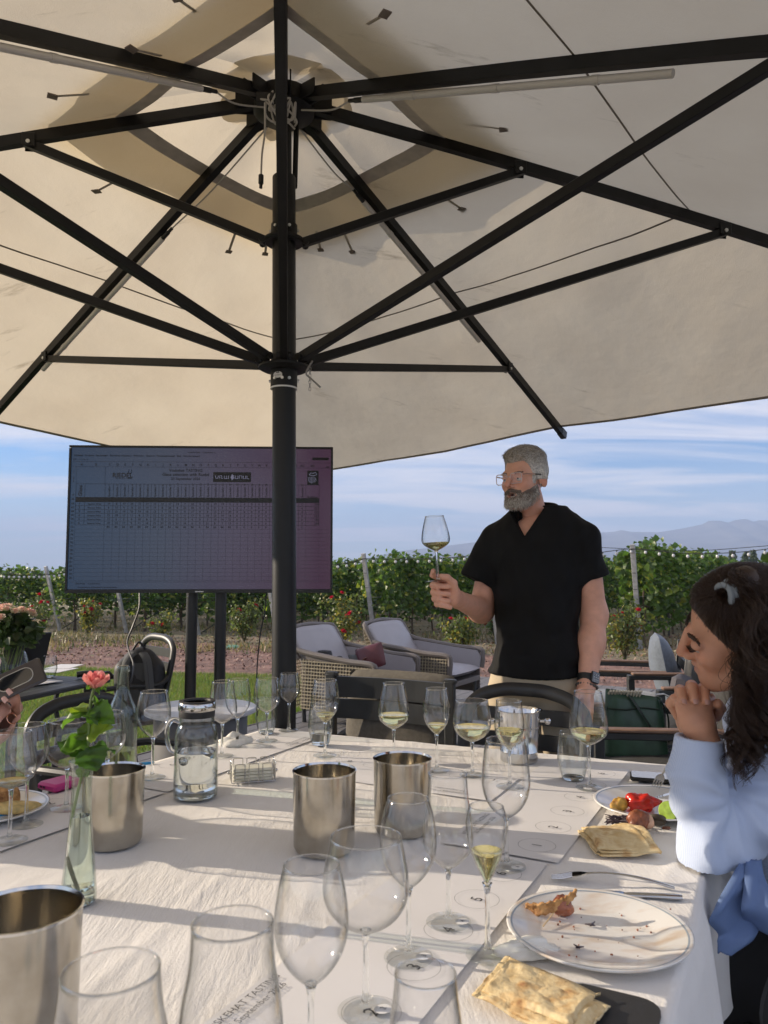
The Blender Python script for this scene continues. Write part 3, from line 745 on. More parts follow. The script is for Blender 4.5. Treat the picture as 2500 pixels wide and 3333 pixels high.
def canopy_mat(name):
    m, nt, N, L, b = nodes_of(name); b.inputs['Roughness'].default_value = .85; b.inputs['Specular IOR Level'].default_value = .2
    tc = N('ShaderNodeTexCoord'); vec = tc.outputs['Object']
    n1 = N('ShaderNodeTexNoise'); n1.inputs['Scale'].default_value = 2.2; n1.inputs['Detail'].default_value = 9; L(vec, n1.inputs[0])
    c1 = N('ShaderNodeValToRGB'); e = c1.color_ramp.elements; e[0].position = .30; e[1].position = .68; e[0].color = (.54, .49, .405, 1); e[1].color = (.60, .555, .465, 1); L(n1.outputs[0], c1.inputs[0])
    # scattered specks and mildew streaks
    mp = N('ShaderNodeMapping'); mp.inputs['Rotation'].default_value = (0, 0, R(30)); mp.inputs['Scale'].default_value = (1.2, 5.5, 2); L(vec, mp.inputs[0])
    n2 = N('ShaderNodeTexNoise'); n2.inputs['Scale'].default_value = 1.3; n2.inputs['Detail'].default_value = 12; n2.inputs['Roughness'].default_value = .72; L(mp.outputs[0], n2.inputs[0])
    c2 = N('ShaderNodeValToRGB'); e = c2.color_ramp.elements; e[0].position = .60; e[1].position = .72; e[0].color = (0, 0, 0, 1); e[1].color = (1, 1, 1, 1); L(n2.outputs[0], c2.inputs[0])
    mx = N('ShaderNodeMix'); mx.data_type = 'RGBA'; L(c2.outputs[0], mx.inputs[0]); L(c1.outputs[0], mx.inputs[6]); mx.inputs[7].default_value = (.33, .29, .23, 1)
    L(mx.outputs[2], b.inputs['Base Color'])
    n3 = N('ShaderNodeTexNoise'); n3.inputs['Scale'].default_value = 6; n3.inputs['Detail'].default_value = 7; L(vec, n3.inputs[0])
    w = N('ShaderNodeTexNoise'); w.inputs['Scale'].default_value = 260; L(vec, w.inputs[0])
    ad = N('ShaderNodeMath'); ad.operation = 'MULTIPLY_ADD'; ad.inputs[1].default_value = .12; L(w.outputs[0], ad.inputs[0]); L(n3.outputs[0], ad.inputs[2])
    bp = N('ShaderNodeBump'); bp.inputs['Strength'].default_value = .34; bp.inputs['Distance'].default_value = .022; L(ad.outputs[0], bp.inputs['Height']); L(bp.outputs[0], b.inputs['Normal'])
    t = N('ShaderNodeBsdfTranslucent'); hs = N('ShaderNodeMix'); hs.data_type = 'RGBA'; hs.blend_type = 'MULTIPLY'; hs.inputs[0].default_value = 1; hs.inputs[7].default_value = (1.0, .95, .85, 1)
    L(mx.outputs[2], hs.inputs[6]); L(hs.outputs[2], t.inputs['Color']); L(bp.outputs[0], t.inputs['Normal'])
    ms = N('ShaderNodeMixShader'); ms.inputs[0].default_value = .66; L(b.outputs[0], ms.inputs[1]); L(t.outputs[0], ms.inputs[2]); L(ms.outputs[0], nt.nodes['Material Output'].inputs[0])
    MATS[name] = m; return m
canvas = canopy_mat('cream_canvas')
band_cloth = mat('taupe_webbing', (.50, .44, .37), .85, var=(20, .12))
def umbrella():
    t = thing('umbrella', 'huge cream canvas umbrella with black ribs and pole sheltering the table', 'umbrella', UP)
    # mast: outer pole, inner pole, crank rod, collar
    mb = MB(); mb.tube([axis(0.0), axis(1.0), axis(2.08)], .0455, 36); mb.out('pole', alu2, t)
    mb = MB(); mb.tube([axis(2.15), axis(2.55), axis(2.905)], .0465, 36); mb.out('upper_pole', alu2, t)
    mb = MB(); mb.tube([axis(2.88), axis(3.22)], .031, 24); mb.out('inner_pole', alu, t)
    c = axis(2.9); mb = MB(); mb.tube([c+Vector((.040, .03, -.02)), c+Vector((.045, .035, .33))], .011, 10); mb.out('crank_rod', alu, t)
    mb = MB(); mb.lathe([(.0, -.05), (.30, -.05), (.31, -.04), (.31, .0), (.05, .02)], (UP.x, UP.y, .05), 32); mb.out('base_plate', alu2, t)
    mb = MB(); ax = axis(2.12)
    mb.lathe([(.046, -.085), (.052, -.085), (.052, -.02), (.085, -.02), (.10, -.012), (.10, -.004), (.052, -.004), (.052, .04), (.046, .04)], ax, 36); ring = mb.out('lower_collar', alu, t)
    mb = MB(); mb.lathe([(.0475, -.094), (.0525, -.094), (.0525, -.088), (.0475, -.088)], ax, 36); mb.out('white_ring', mat('white_plastic', (.75, .75, .74), .4), ring)
    # oval maker's plate on the collar
    d = (Vector((0, 0, 0))-ax); d.z = 0; d.normalize(); d = Matrix.Rotation(R(-26), 3, 'Z') @ d; side = Vector((0, 0, 1)).cross(d)
    mb = MB(); pl = [ax+d*.0535+side*(.0185*math.cos(a))+Vector((0, 0, -.048+.0125*math.sin(a))) for a in np.linspace(0, 2*math.pi, 25)[:-1]]
    mb.extrude_path(pl, d*.001); plate = mb.out('maker_plate', mat('silver_plate', (.55, .55, .54), .35, .6), ring, False)
    mb = MB(); V, F = text_mesh('scolaro', .0095, ax+d*.0552+Vector((0, 0, -.052)), side, (0, 0, 1), 'CENTER'); mb.add(V, F)
    mb.add([ax+d*.0552+side*x+Vector((0, 0, -.0415+z)) for x, z in ((-.008, 0), (-.003, .006), (0, .003), (.003, .006), (.008, 0))], [(0, 1, 2), (0, 2, 4), (2, 3, 4)]); mb.out('maker_print', mat('black_print', (.02, .02, .02), .6), ring, False)
    mb = MB(); ax2 = axis(2.645)
    mb.lathe([(.0468, -.02), (.075, -.02), (.082, -.014), (.082, -.006), (.0525, -.004), (.0525, .055), (.0468, .055)], ax2, 36); slider = mb.out('slider', alu, t)
    bolt_m = mat('zinc_bolt', (.62, .62, .60), .3, .8)
    for (c_, zz, rr) in ((ax2, .035, .0535), (ax, -.06, .053)):
        for a in (-.55, .0, .5, 1.6, 3.1, 4.6):
            dd = Matrix.Rotation(a, 3, 'Z') @ Vector((0, -1, 0)); mb = MB(); mb.tube([c_+dd*rr+Vector((0, 0, zz)), c_+dd*(rr+.006)+Vector((0, 0, zz))], .006, 8); mb.out('bolt', bolt_m, slider if c_ is ax2 else ring)
    # hub
    mb = MB(); hub = Vector((UTOP.x, UTOP.y, UHZ)); mb.lathe([(.0, -.05), (.10, -.05), (.125, -.03), (.125, .035), (.06, .05), (0, .05)], hub, 24)
    for k in range(8):
        d = u_dir(k); s_ = Vector((-d.y, d.x, 0))
        for q in (-.026, .026): mb.box(hub+d*.15+s_*q, (.09, .006, .06), Matrix((d, s_, Vector((0, 0, 1)))).transposed())
    hubo = mb.out('hub', alu, t)
    # ribs and struts
    for k in range(8):
        A, B = RIB[k]; dn = (B-A).normalized(); B2 = B+dn*(.06 if k % 2 else .04)
        pts = []; mb = MB()
        nseg = 8; bow = .035 if k % 2 == 0 else .012
        prev = A
        for i in range(1, nseg+1):
            tt = i/nseg; q = A.lerp(B2, tt)+Vector((0, 0, bow*math.sin(math.pi*tt))); mb.bar(prev, q+(q-prev).normalized()*.001, .032, .043); prev = q
        o = mb.out('rib', alu, t)
        mb = MB(); e = B2; s_ = Vector((-dn.y, dn.x, 0)).normalized()
        mb.tube([e-s_*.012, e+s_*.012], .015, 12); mb.box(e-dn*.03, (.06, .036, .048), Matrix((dn, s_, dn.cross(s_))).transposed()); mb.out('end_cap', mat('black_plastic', (.02, .02, .02), .45), o)
        js = [(1.815/((B-A).length), axis(2.135), .104)]
        if k % 2 == 0: js.append((.885/((B-A).length), axis(2.63), .088))
        for (tt, c0, r0) in js:
            q = A.lerp(B, tt)+Vector((0, 0, bow*math.sin(math.pi*tt)-.024)); d = u_dir(k); p0 = Vector((c0.x, c0.y, c0.z))+d*r0*.8+Vector((0, 0, .0))
            mb = MB(); mb.bar(p0, q+(q-p0).normalized()*.02, .029, .034, bevel=.002); st = mb.out('strut', alu, t)
            s_ = Vector((-d.y, d.x, 0))
            for sg in (-1, 1):
                mb = MB(); mb.tube([p0+d*.015+s_*sg*.018, p0+d*.015+s_*sg*.028], .014, 12); mb.out('pivot', alu, st)
                mb = MB(); mb.box(q+s_*sg*.0205+Vector((0, 0, .010)), (.050, .005, .056), Matrix((d, s_, Vector((0, 0, 1)))).transposed(), .002); mb.out('bracket', alu, st)
            mb = MB(); mb.tube([q-s_*.027, q+s_*.027], .008, 10); mb.out('bolt', bolt_m, st)
    # canvas: each side is two triangles between a corner rib and a middle rib, left open round the vent
    up = Vector((0, 0, .030))
    def fold(p, t_, s_, k):     # gentle slack of the cloth between the ribs, fine rumples near the vent
        q = np.array([[p.x, p.y, 0]])
        return Vector((0, 0, -.030*math.sin(math.pi*s_)*(.25+t_)+.010*vnoise(q, 2.4, 31)[0]*math.sin(math.pi*s_)+.004*vnoise(q, 7, 33)[0]*math.sin(math.pi*s_)))
    def panel(k, t0, t1, lift, nt_=22, ns=14, rump=0.0):
        k2 = (k+1) % 8; V = []; 
        for i in range(nt_+1):
            tt = t0+(t1-t0)*i/nt_
            a = rib_at(k, tt); b_ = rib_at(k2, tt)
            for kk, pp in ((k, a), (k2, b_)):
                bow = .035 if kk % 2 == 0 else .012; pp.z += bow*math.sin(math.pi*max(0, min(1, tt)))
            for j in range(ns+1):
                s_ = j/ns; p = a.lerp(b_, s_); V.append(p+up+lift+fold(p, tt, s_, k)+Vector((0, 0, rump*vnoise(np.array([[p.x, p.y, 0]]), 5.5, 40)[0]*math.sin(math.pi*s_))))
        F = [(i*(ns+1)+j, i*(ns+1)+j+1, (i+1)*(ns+1)+j+1, (i+1)*(ns+1)+j) for i in range(nt_) for j in range(ns)]
        return V, F
    def rot_pick(k, kk): return kk
    can = None
    for k in range(8):
        V, F = panel(k, .145, 1.0, Vector((0, 0, 0)), 26, 14)
        mb = MB(); mb.add(V, F); o = mb.out('canopy_panel', canvas, t)
        # hem strips along the vent opening and along the outer edge
        V, F = panel(k, .138, .162, Vector((0, 0, -.006)), 2, 14); mb = MB(); mb.add(V, F); mb.out('vent_hem', band_cloth, o)
        V, F = panel(k, .992, 1.001, Vector((0, 0, -.004)), 1, 14); mb = MB(); mb.add(V, F); mb.out('edge_hem', mat('edge_tape', (.36, .31, .25), .85), o)
        # sewn seam, a little below the cloth
        V, F = panel(k, .470, .4735, Vector((0, 0, -.004)), 1, 14); mb = MB(); mb.add(V, F); mb.out('seam', mat('seam_thread', (.20, .17, .14), .9), o)
    # vent cap above the opening
    V, F = [], []
    for k in range(8):
        v, f = panel(k, .012, .262, Vector((0, 0, .055)), 20, 20, .020); b = len(V); V += v; F += [tuple(i+b for i in q) for q in f]
    mb = MB(); mb.add(V, F); vc = mb.out('vent_cap', canvas, t)
    # scalloped cloth rosette under the cap
    V = [hub+Vector((0, 0, .075))]; n = 64
    for i in range(n):
        a = 2*math.pi*i/n; r = .25+.045*abs(math.sin(4*a)); V.append(hub+Vector((r*math.cos(a), r*math.sin(a), .058-.045*abs(math.sin(4*a)))))
    mb = MB(); mb.add(V, [(0, 1+i, 1+(i+1) % n) for i in range(n)]); mb.out('rosette', canvas, vc)
    # velcro tabs holding the cap
    for (u, v) in ((325, 642), (738, 826), (1142, 842), (1512, 692), (1640, 436), (168, 340), (560, 8), (1250, 55), (430, 180), (880, 815), (1030, 800)):
        best = None
        for k in range(8):
            for j in range(21):
                for tt in (.255, .27, .285, .30):
                    p = rib_at(k, tt).lerp(rib_at((k+1) % 8, tt), j/20); rel = p-Vector((0, 0, CAM_H))
                    if rel.y < .3: continue
                    cs, sn = math.cos(PITCH), math.sin(PITCH); f = rel.y*cs+rel.z*sn; w = -rel.y*sn+rel.z*cs
                    e = (1250+2500*rel.x/f-u)**2+(1666.5-2500*w/f-v)**2
                    if best is None or e < best[0]: best = (e, p, k)
        p = best[1]+Vector((0, 0, .02)); rad = (p-hub); rad.z = 0; rad.normalize(); tn = Vector((-rad.y, rad.x, 0))
        mb = MB(); mb.box(p+Vector((0, 0, .004)), (.034, .030, .004), Matrix((rad, tn, Vector((0, 0, 1)))).transposed()); tb = mb.out('tab', mat('tab_cloth', (.20, .165, .135), .9), t); mb = MB(); mb.bar(p+Vector((0, 0, .004)), p-rad*.12+Vector((0, 0, .050)), .012, .0015); mb.out('strap', mat('strap_cloth', (.42, .37, .30), .9), tb)
    # LED tubes clipped under the middle ribs, with leads to the hub
    led_m = mat('led_tube', (.62, .60, .57), .35); lead = mat('grey_lead', (.42, .40, .37), .5); con = mat('connector', (.012, .012, .012), .4)
    for k in (1, 3, 5, 7):
        A, B = RIB[k]; L_ = (B-A).length; d = (B-A).normalized(); off = Vector((0, 0, -.036))+Vector((-d.y, d.x, 0)).normalized()*(.012 if k in (3, 1) else -.012)
        p0, p1 = A.lerp(B, (.30 if k != 7 else .74)/L_)+off, A.lerp(B, (1.50 if k != 7 else 1.88)/L_)+off
        if k == 1: p0 = A.lerp(B, .42/L_)+off
        mb = MB(); mb.tube([p0, p1], .0125, 12); tb = mb.out('led_tube', led_m, t)
        mb = MB(); mb.tube([p0-d*.045, p0], .010, 10); mb.tube([p0-d*.075, p0-d*.04], .0075, 10); mb.out('connector', con, tb)
        for q in (.2, .5, .8): c = p0.lerp(p1, q); mb = MB(); mb.tube([c-d*.012, c+d*.012], .0145, 10); mb.out('clip', led_m, tb)
        mb = MB(); a = hub+u_dir(k)*.10+Vector((0, 0, -.055)); mb.tube(cat_curve([p0-d*.07, p0.lerp(a, .5)+Vector((0, 0, -.02)), a], 6), .0035, 6); mb.out('lead', lead, tb)
    # tangle of leads at the hub and one hanging down
    mb = MB(); q0 = at_depth(862, 322, 2.72); r_ = random.Random(4)
    for k in range(5):
        pts = [q0+Vector((.02*k-.03, 0, .01*k))]
        for j in range(5): pts.append(at_depth(875+18*j+r_.uniform(-25, 25), 335+r_.uniform(-20, 75), 2.70+.02*j))
        pts.append(at_depth(960, 380+10*k, 2.80)); mb.tube(cat_curve(pts, 6), .0037, 6)
    cb = mb.out('cable_tangle', lead, t)
    mb = MB(); mb.box(q0, (.06, .03, .035)); mb.out('cable_clip', alu, cb)
    mb = MB(); mb.tube(cat_curve([at_depth(862, 335, 2.70), at_depth(862, 430, 2.69), at_depth(853, 500, 2.69), at_depth(850, 572, 2.69)], 6), .0037, 6); hang = mb.out('hanging_lead', lead, t)
    a, b = at_depth(850, 570, 2.69), at_depth(849, 612, 2.69); mb = MB(); mb.tube([a, a.lerp(b, .65), a.lerp(b, .66), b], [.0095, .0095, .006, .006], 10); mb.out('plug', con, hang)
    # pin and chain at the collar
    mb = MB(); mb.tube(cat_curve([at_depth(1017, 1175, 2.80), at_depth(1003, 1198, 2.79), at_depth(997, 1218, 2.79), at_depth(1012, 1232, 2.79), at_depth(1043, 1261, 2.79)], 5), .0035, 8); pin = mb.out('crank_pin', mat('worn_steel', (.25, .24, .23), .4, .7), t)
    top = at_depth(1009, 1190, 2.79)
    for i in range(8):
        c = top-Vector((0, 0, .0125*i)); w = Vector((.004, 0, 0)) if i % 2 else Vector((.001, .004, 0)); mb = MB()
        mb.tube([c+w+Vector((0, 0, .005)), c+Vector((0, 0, .008)), c-w+Vector((0, 0, .005)), c-w-Vector((0, 0, .005)), c-Vector((0, 0, .008)), c+w-Vector((0, 0, .005))], .0012, 5, closed=True); mb.out('chain_link', MATS['worn_steel'], pin)
umbrella()
# ------------------------------------------------------------------ television on its stand, showing the score sheet
def television():
    D = 4.55
    tl, tr, bl, br = at_depth(226, 1449, D*.992), at_depth(1083, 1456, D*1.008), at_depth(212, 1932, D*.992), at_depth(1083, 1928, D*1.008)
    c = (tl+tr+bl+br)/4; X = (tr-tl); X.z = 0; W = X.length; X.normalize(); Z = Vector((0, 0, 1)); Y = Z.cross(X)
    H_ = ((tl-bl).length+(tr-br).length)/2
    t = thing('television', 'large flat television on a black two post stand showing a tasting score sheet', 'television', (c.x, c.y, 0))
    M3 = Matrix((X, Y, Z)).transposed()
    black = mat('tv_black', (.012, .012, .013), .35)
    mb = MB(); mb.box(c+Y*.028, (W, .045, H_), M3, .006); body = mb.out('cabinet', black, t)
    mb = MB()
    for sx, sz, w, h in ((0, H_/2-.006, W, .012), (0, -H_/2+.010, W, .02), (-W/2+.006, 0, .012, H_-.034), (W/2-.006, 0, .012, H_-.034)): mb.box(c+X*sx+Z*sz-Y*.001, (w, .014, h), M3)
    mb.out('bezel', black, t, False)
    # screen: lit panel; slate-to-plum fade paints in sky reflection and viewing-angle shift
    m, nt, N, L, b = nodes_of('lit_screen')
    uvx = N('ShaderNodeAttribute'); uvx.attribute_name = 'tint'; sep = N('ShaderNodeSeparateColor'); L(uvx.outputs['Color'], sep.inputs[0])
    cr = N('ShaderNodeValToRGB'); e = cr.color_ramp.elements; e[0].position = 0; e[0].color = (.028, .050, .094, 1); e[1].position = 1; e[1].color = (.056, .026, .050, 1)
    k = e.new(.35); k.color = (.050, .062, .098, 1); k = e.new(.62); k.color = (.066, .055, .090, 1)
    L(sep.outputs[0], cr.inputs[0]); L(cr.outputs[0], b.inputs['Emission Color']); b.inputs['Emission Strength'].default_value = .40
    b.inputs['Base Color'].default_value = (.01, .01, .012, 1); b.inputs['Roughness'].default_value = .16; b.inputs['Specular IOR Level'].default_value = .35
    V, T, n = [], [], 24; F = []
    w2, zt, zb = W/2-.012, H_/2-.012, -H_/2+.022
    for i in range(n+1):
        x = -w2+2*w2*i/n
        V += [c+X*x+Z*zb+Y*.003, c+X*x+Z*zt+Y*.003]; T += [(i/n, 0, 0), (i/n, 1, 0)]
        if i < n: F.append((2*i, 2*i+2, 2*i+3, 2*i+1))
    link_mesh('screen', V, F, m, t, False, np.array(T))
    ink = bpy.data.materials.new('screen_ink'); ink.use_nodes = True; bi = ink.node_tree.nodes['Principled BSDF']; bi.inputs['Base Color'].default_value = (.006, .006, .01, 1); bi.inputs['Roughness'].default_value = .3
    # the sheet is measured on the enlarged view: x 50..1590, y 88..965
    def P(x, y, lift=0.0): return c+X*(-w2+2*w2*(x-50)/1540)+Z*(zt-(zt-zb)*(y-88)/868)-Y*(-.003+.002+lift)
    sx = 2*w2/1540
    lines = MB()
    def hl(y, x0, x1, th=2.0): a = P(x0, y); b_ = P(x1, y); h = Z*(th*sx/2); lines.add([a-h, b_-h, b_+h, a+h], [(0, 1, 2, 3)])
    def vl(x, y0, y1, th=2.0): a = P(x, y0); b_ = P(x, y1); h = X*(th*sx/2); lines.add([a-h, a+h, b_+h, b_-h], [(0, 1, 2, 3)])
    cols = [252, 300, 344, 388, 434, 479, 523, 568, 612, 656, 701, 746, 790, 835, 880, 923, 967, 1010, 1054, 1097, 1140, 1182, 1225, 1268, 1310, 1354, 1398, 1440, 1520]
    fine = MB(); keep = lines
    for y in (175, 207): hl(y, 60, 1585, 1.5)
    for y in (313, 396, 424, 447, 471, 494, 518, 541, 565): hl(y, 82, 1520, 2)
    for x in (82, 134, *cols): vl(x, 313, 565, 2)
    vl(82, 207, 900, 1.2); vl(250, 207, 313, 1.6); hl(912, 60, 1585, 1.5)
    for y in range(590, 910, 24): hl(y, 82, 1580, 1.0)
    for x in cols: vl(x, 565, 905, 1.0)
    g = lines.out('sheet_lines', ink, t, False); g['kind'] = 'stuff'
    def poly(pts, name, m_): mb = MB(); mb.add([P(x, y) for x, y in pts], [tuple(range(len(pts)))[::-1]]); return mb.out(name, m_, t, False)
    poly([(82, 396), (1520, 396), (1520, 424), (82, 424)], 'dark_row', ink)
    logo = poly([(887, 236), (1112, 236), (1112, 298), (887, 298)], 'logo_block', ink)
    logo2 = poly([(1448, 223), (1516, 223), (1516, 313), (1448, 313)], 'portrait_block', ink); poly([(1478, 141), (1576, 141), (1576, 158), (1478, 158)], 'share_button', ink)
    txt = MB(); Xn, Zn = X, Z
    def tx(s, x, y, px, al='CENTER', vert=False):
        if vert: V, F = text_mesh(s, px*sx*1.28, P(x, y, .0006), Zn, -Xn, al, 0, px*sx*.03)
        else: V, F = text_mesh(s, px*sx*1.28, P(x, y, .0006), Xn, Zn, al, 0, px*sx*.03)
        txt.add(V, F)
    tx('Voskehat TASTING', 724, 235, 19); tx('Glass selection with Riedel', 724, 261, 20); tx('23 September 2026', 724, 286, 17)
    tx('Glass', 118, 390, 24, 'LEFT', True); tx('Ratting', 1480, 396, 17)
    heads = 'C D E F G H I J K L M N O P Q R S T U V W X Y Z AA AB AC AD'.split()
    for i, h in enumerate(heads):
        if i < len(cols)-1: tx(h, (cols[i]+cols[i+1])/2, 200, 15)
    tx('A', 112, 200, 15); tx('B', 195, 200, 15); tx('AE', 1570, 207, 13)
    for i in range(27):
        tx('Specialist %d' % (i+1), (cols[i]+cols[i+1])/2+6, 392, 13, 'LEFT', True)
    data = ['14 8 17 24 15 13 15 13 17 13 7 22 0 20 10 19 11', '6 17 9 16 21 14 19 8 24 8 22 20 0 16 21 8 4', '13 21 19 20 19 16 13 7 10 7 9 17 0 8 12 17 20',
            '15 18 17 11 8 13 12 13 10 13 11 13 0 10 23 19 14', '17 6 5 4 10 8 10 19 11 19 19 6 0 9 10 14 22', '19 14 17 9 11 18 15 24 12 24 16 6 0 21 8 7 13', '84 84 84 84 84 84 84 84 84 84 84 84 0 84 84 84 84']
    tot = ['238', '233', '230', '220', '189', '234']
    for r_, row in enumerate(data):
        y = 441+r_*23.7; v = row.split()+['0']*10
        for i, s in enumerate(v): tx(s, (cols[i]+cols[i+1])/2, y, 13.5)
        if r_ < 6: tx(str(r_+1), 105, y, 14); tx('Reserve Wine', 192, y, 10.5); tx(tot[r_], 1505, y, 14)
    for i, s in enumerate(['1', '2', '3', '4', '65']+[str(q) for q in range(66, 86)]):
        y = [245, 283, 302, 387, 412][i] if i < 5 else 440+(i-5)*23.8
        tx(s, 66, y, 13)
    tx('Главная   Вставка   Рисование   Разметка страницы   Формулы   Данные   Рецензирование   Вид   Автоматизация', 64, 142, 10.5, 'LEFT'); tx('F10   : × ✓ fx  4', 60, 166, 10, 'LEFT'); tx('Voskehat 2026 — Сохранено в ...', 820, 118, 9)
    tx('Glass Riedel    Voskehat Score', 96, 926, 9, 'LEFT'); tx('Специальные возможности: исследование', 110, 948, 8.5, 'LEFT')
    # line drawing of a glass beside the maker's word
    tx('RIEDEL', 352, 272, 30); tx('THE WINE GLASS COMPANY', 360, 282, 6)
    o = txt.out('sheet_text', ink, t, False); o['kind'] = 'stuff'
    d = MB()
    for pts in ([(390, 222), (386, 240), (394, 250), (398, 250), (406, 240), (404, 222)], [(396, 250), (396, 275)], [(386, 276), (408, 276)]): d.tube([P(x, y, .0006) for x, y in pts], 1.5*sx, 4)
    d.out('glass_drawing', ink, t, False)
    # light letters on the two dark blocks
    pale = bpy.data.materials.new('screen_pale'); pale.use_nodes = True; bp_ = pale.node_tree.nodes['Principled BSDF']; bp_.inputs['Base Color'].default_value = (.05, .05, .05, 1); bp_.inputs['Emission Color'].default_value = (.08, .08, .12, 1); bp_.inputs['Emission Strength'].default_value = .7
    d = MB(); x0 = 900
    segs = [[(0, 0), (4, 18), (14, 18), (18, 0)], [(26, 18), (26, 0), (38, 0), (38, 18), (46, 18)], [(54, 0), (54, 18), (66, 18)], [(66, 0), (66, 18), (78, 18), (78, 0)], [(112, 0), (100, 0), (100, 9), (112, 9), (112, 18), (98, 18)], [(120, 0), (120, 18), (134, 18), (134, 0)], [(142, 18), (142, 0), (158, 0), (158, 18)], [(166, 0), (166, 18), (180, 18), (180, 0)], [(188, 0), (188, 18), (200, 18)]]
    for s in segs: d.tube([P(x0+x, 258+y, .0008) for x, y in s], 2.0*sx, 4)
    d.add([P(x, y, .0008) for x, y in ((1000, 246), (1010, 268), (1000, 288), (990, 268))], [(0, 3, 2, 1)]); d.out('logo_letters', pale, t, False)
    d = MB()
    for k in range(6): d.tube([P(1460+7*k, 262+3*(k % 2), .0008), P(1456+9*k, 285, .0008), P(1464+6*k, 304-4*abs(k-2), .0008)], 1.3*sx, 4)
    d.tube([P(1460, 250, .0008), P(1468, 238, .0008), P(1484, 240, .0008), P(1498, 234, .0008), P(1506, 248, .0008), P(1484, 256, .0008), P(1460, 250, .0008)], 1.6*sx, 4); d.out('portrait_lines', pale, t, False)
    mb = MB(); mb.box(c+Z*(-H_/2+.008)-Y*.010, (.05, .004, .006), M3); mb.out('badge', MATS['silver_plate'], t, False)
    # stand: two posts, cross rail, foot plates
    for u in (625, 719):
        p = at_depth(u, 1960, D+.09); mb = MB(); mb.tube([(p.x, p.y, .02), (p.x, p.y, c.z+.2)], .0335, 20); mb.out('post', black, t)
        mb = MB(); mb.box((p.x, p.y, .012), (.16, .7, .024), bevel=.006); mb.out('foot', black, t)
    mb = MB(); p = at_depth(672, 1900, D+.10); mb.box((p.x, p.y, c.z), (.5, .05, .3)); mb.out('mount', black, t)
    # cables
    cable = MATS['black_cable']
    mb = MB(); mb.tube(cat_curve([at_depth(455, 1925, D+.05), at_depth(453, 1980, D), at_depth(432, 2040, D), at_depth(415, 2085, 4.5), at_depth(420, 2120, 4.4), at_depth(434, 2160, 4.3), at_depth(432, 2200, 4.2), at_depth(418, 2240, 4.2), at_depth(405, 2300, 4.3)], 6), .0055, 6); mb.out('power_cable', cable, t)
    mb = MB(); mb.tube(cat_curve([at_depth(868, 1925, D+.05), at_depth(862, 1990, D), at_depth(850, 2050, D), at_depth(842, 2110, D), at_depth(836, 2200, D), at_depth(838, 2330, D-.1)], 6), .004, 6); mb.out('thin_cable', cable, t)
television()
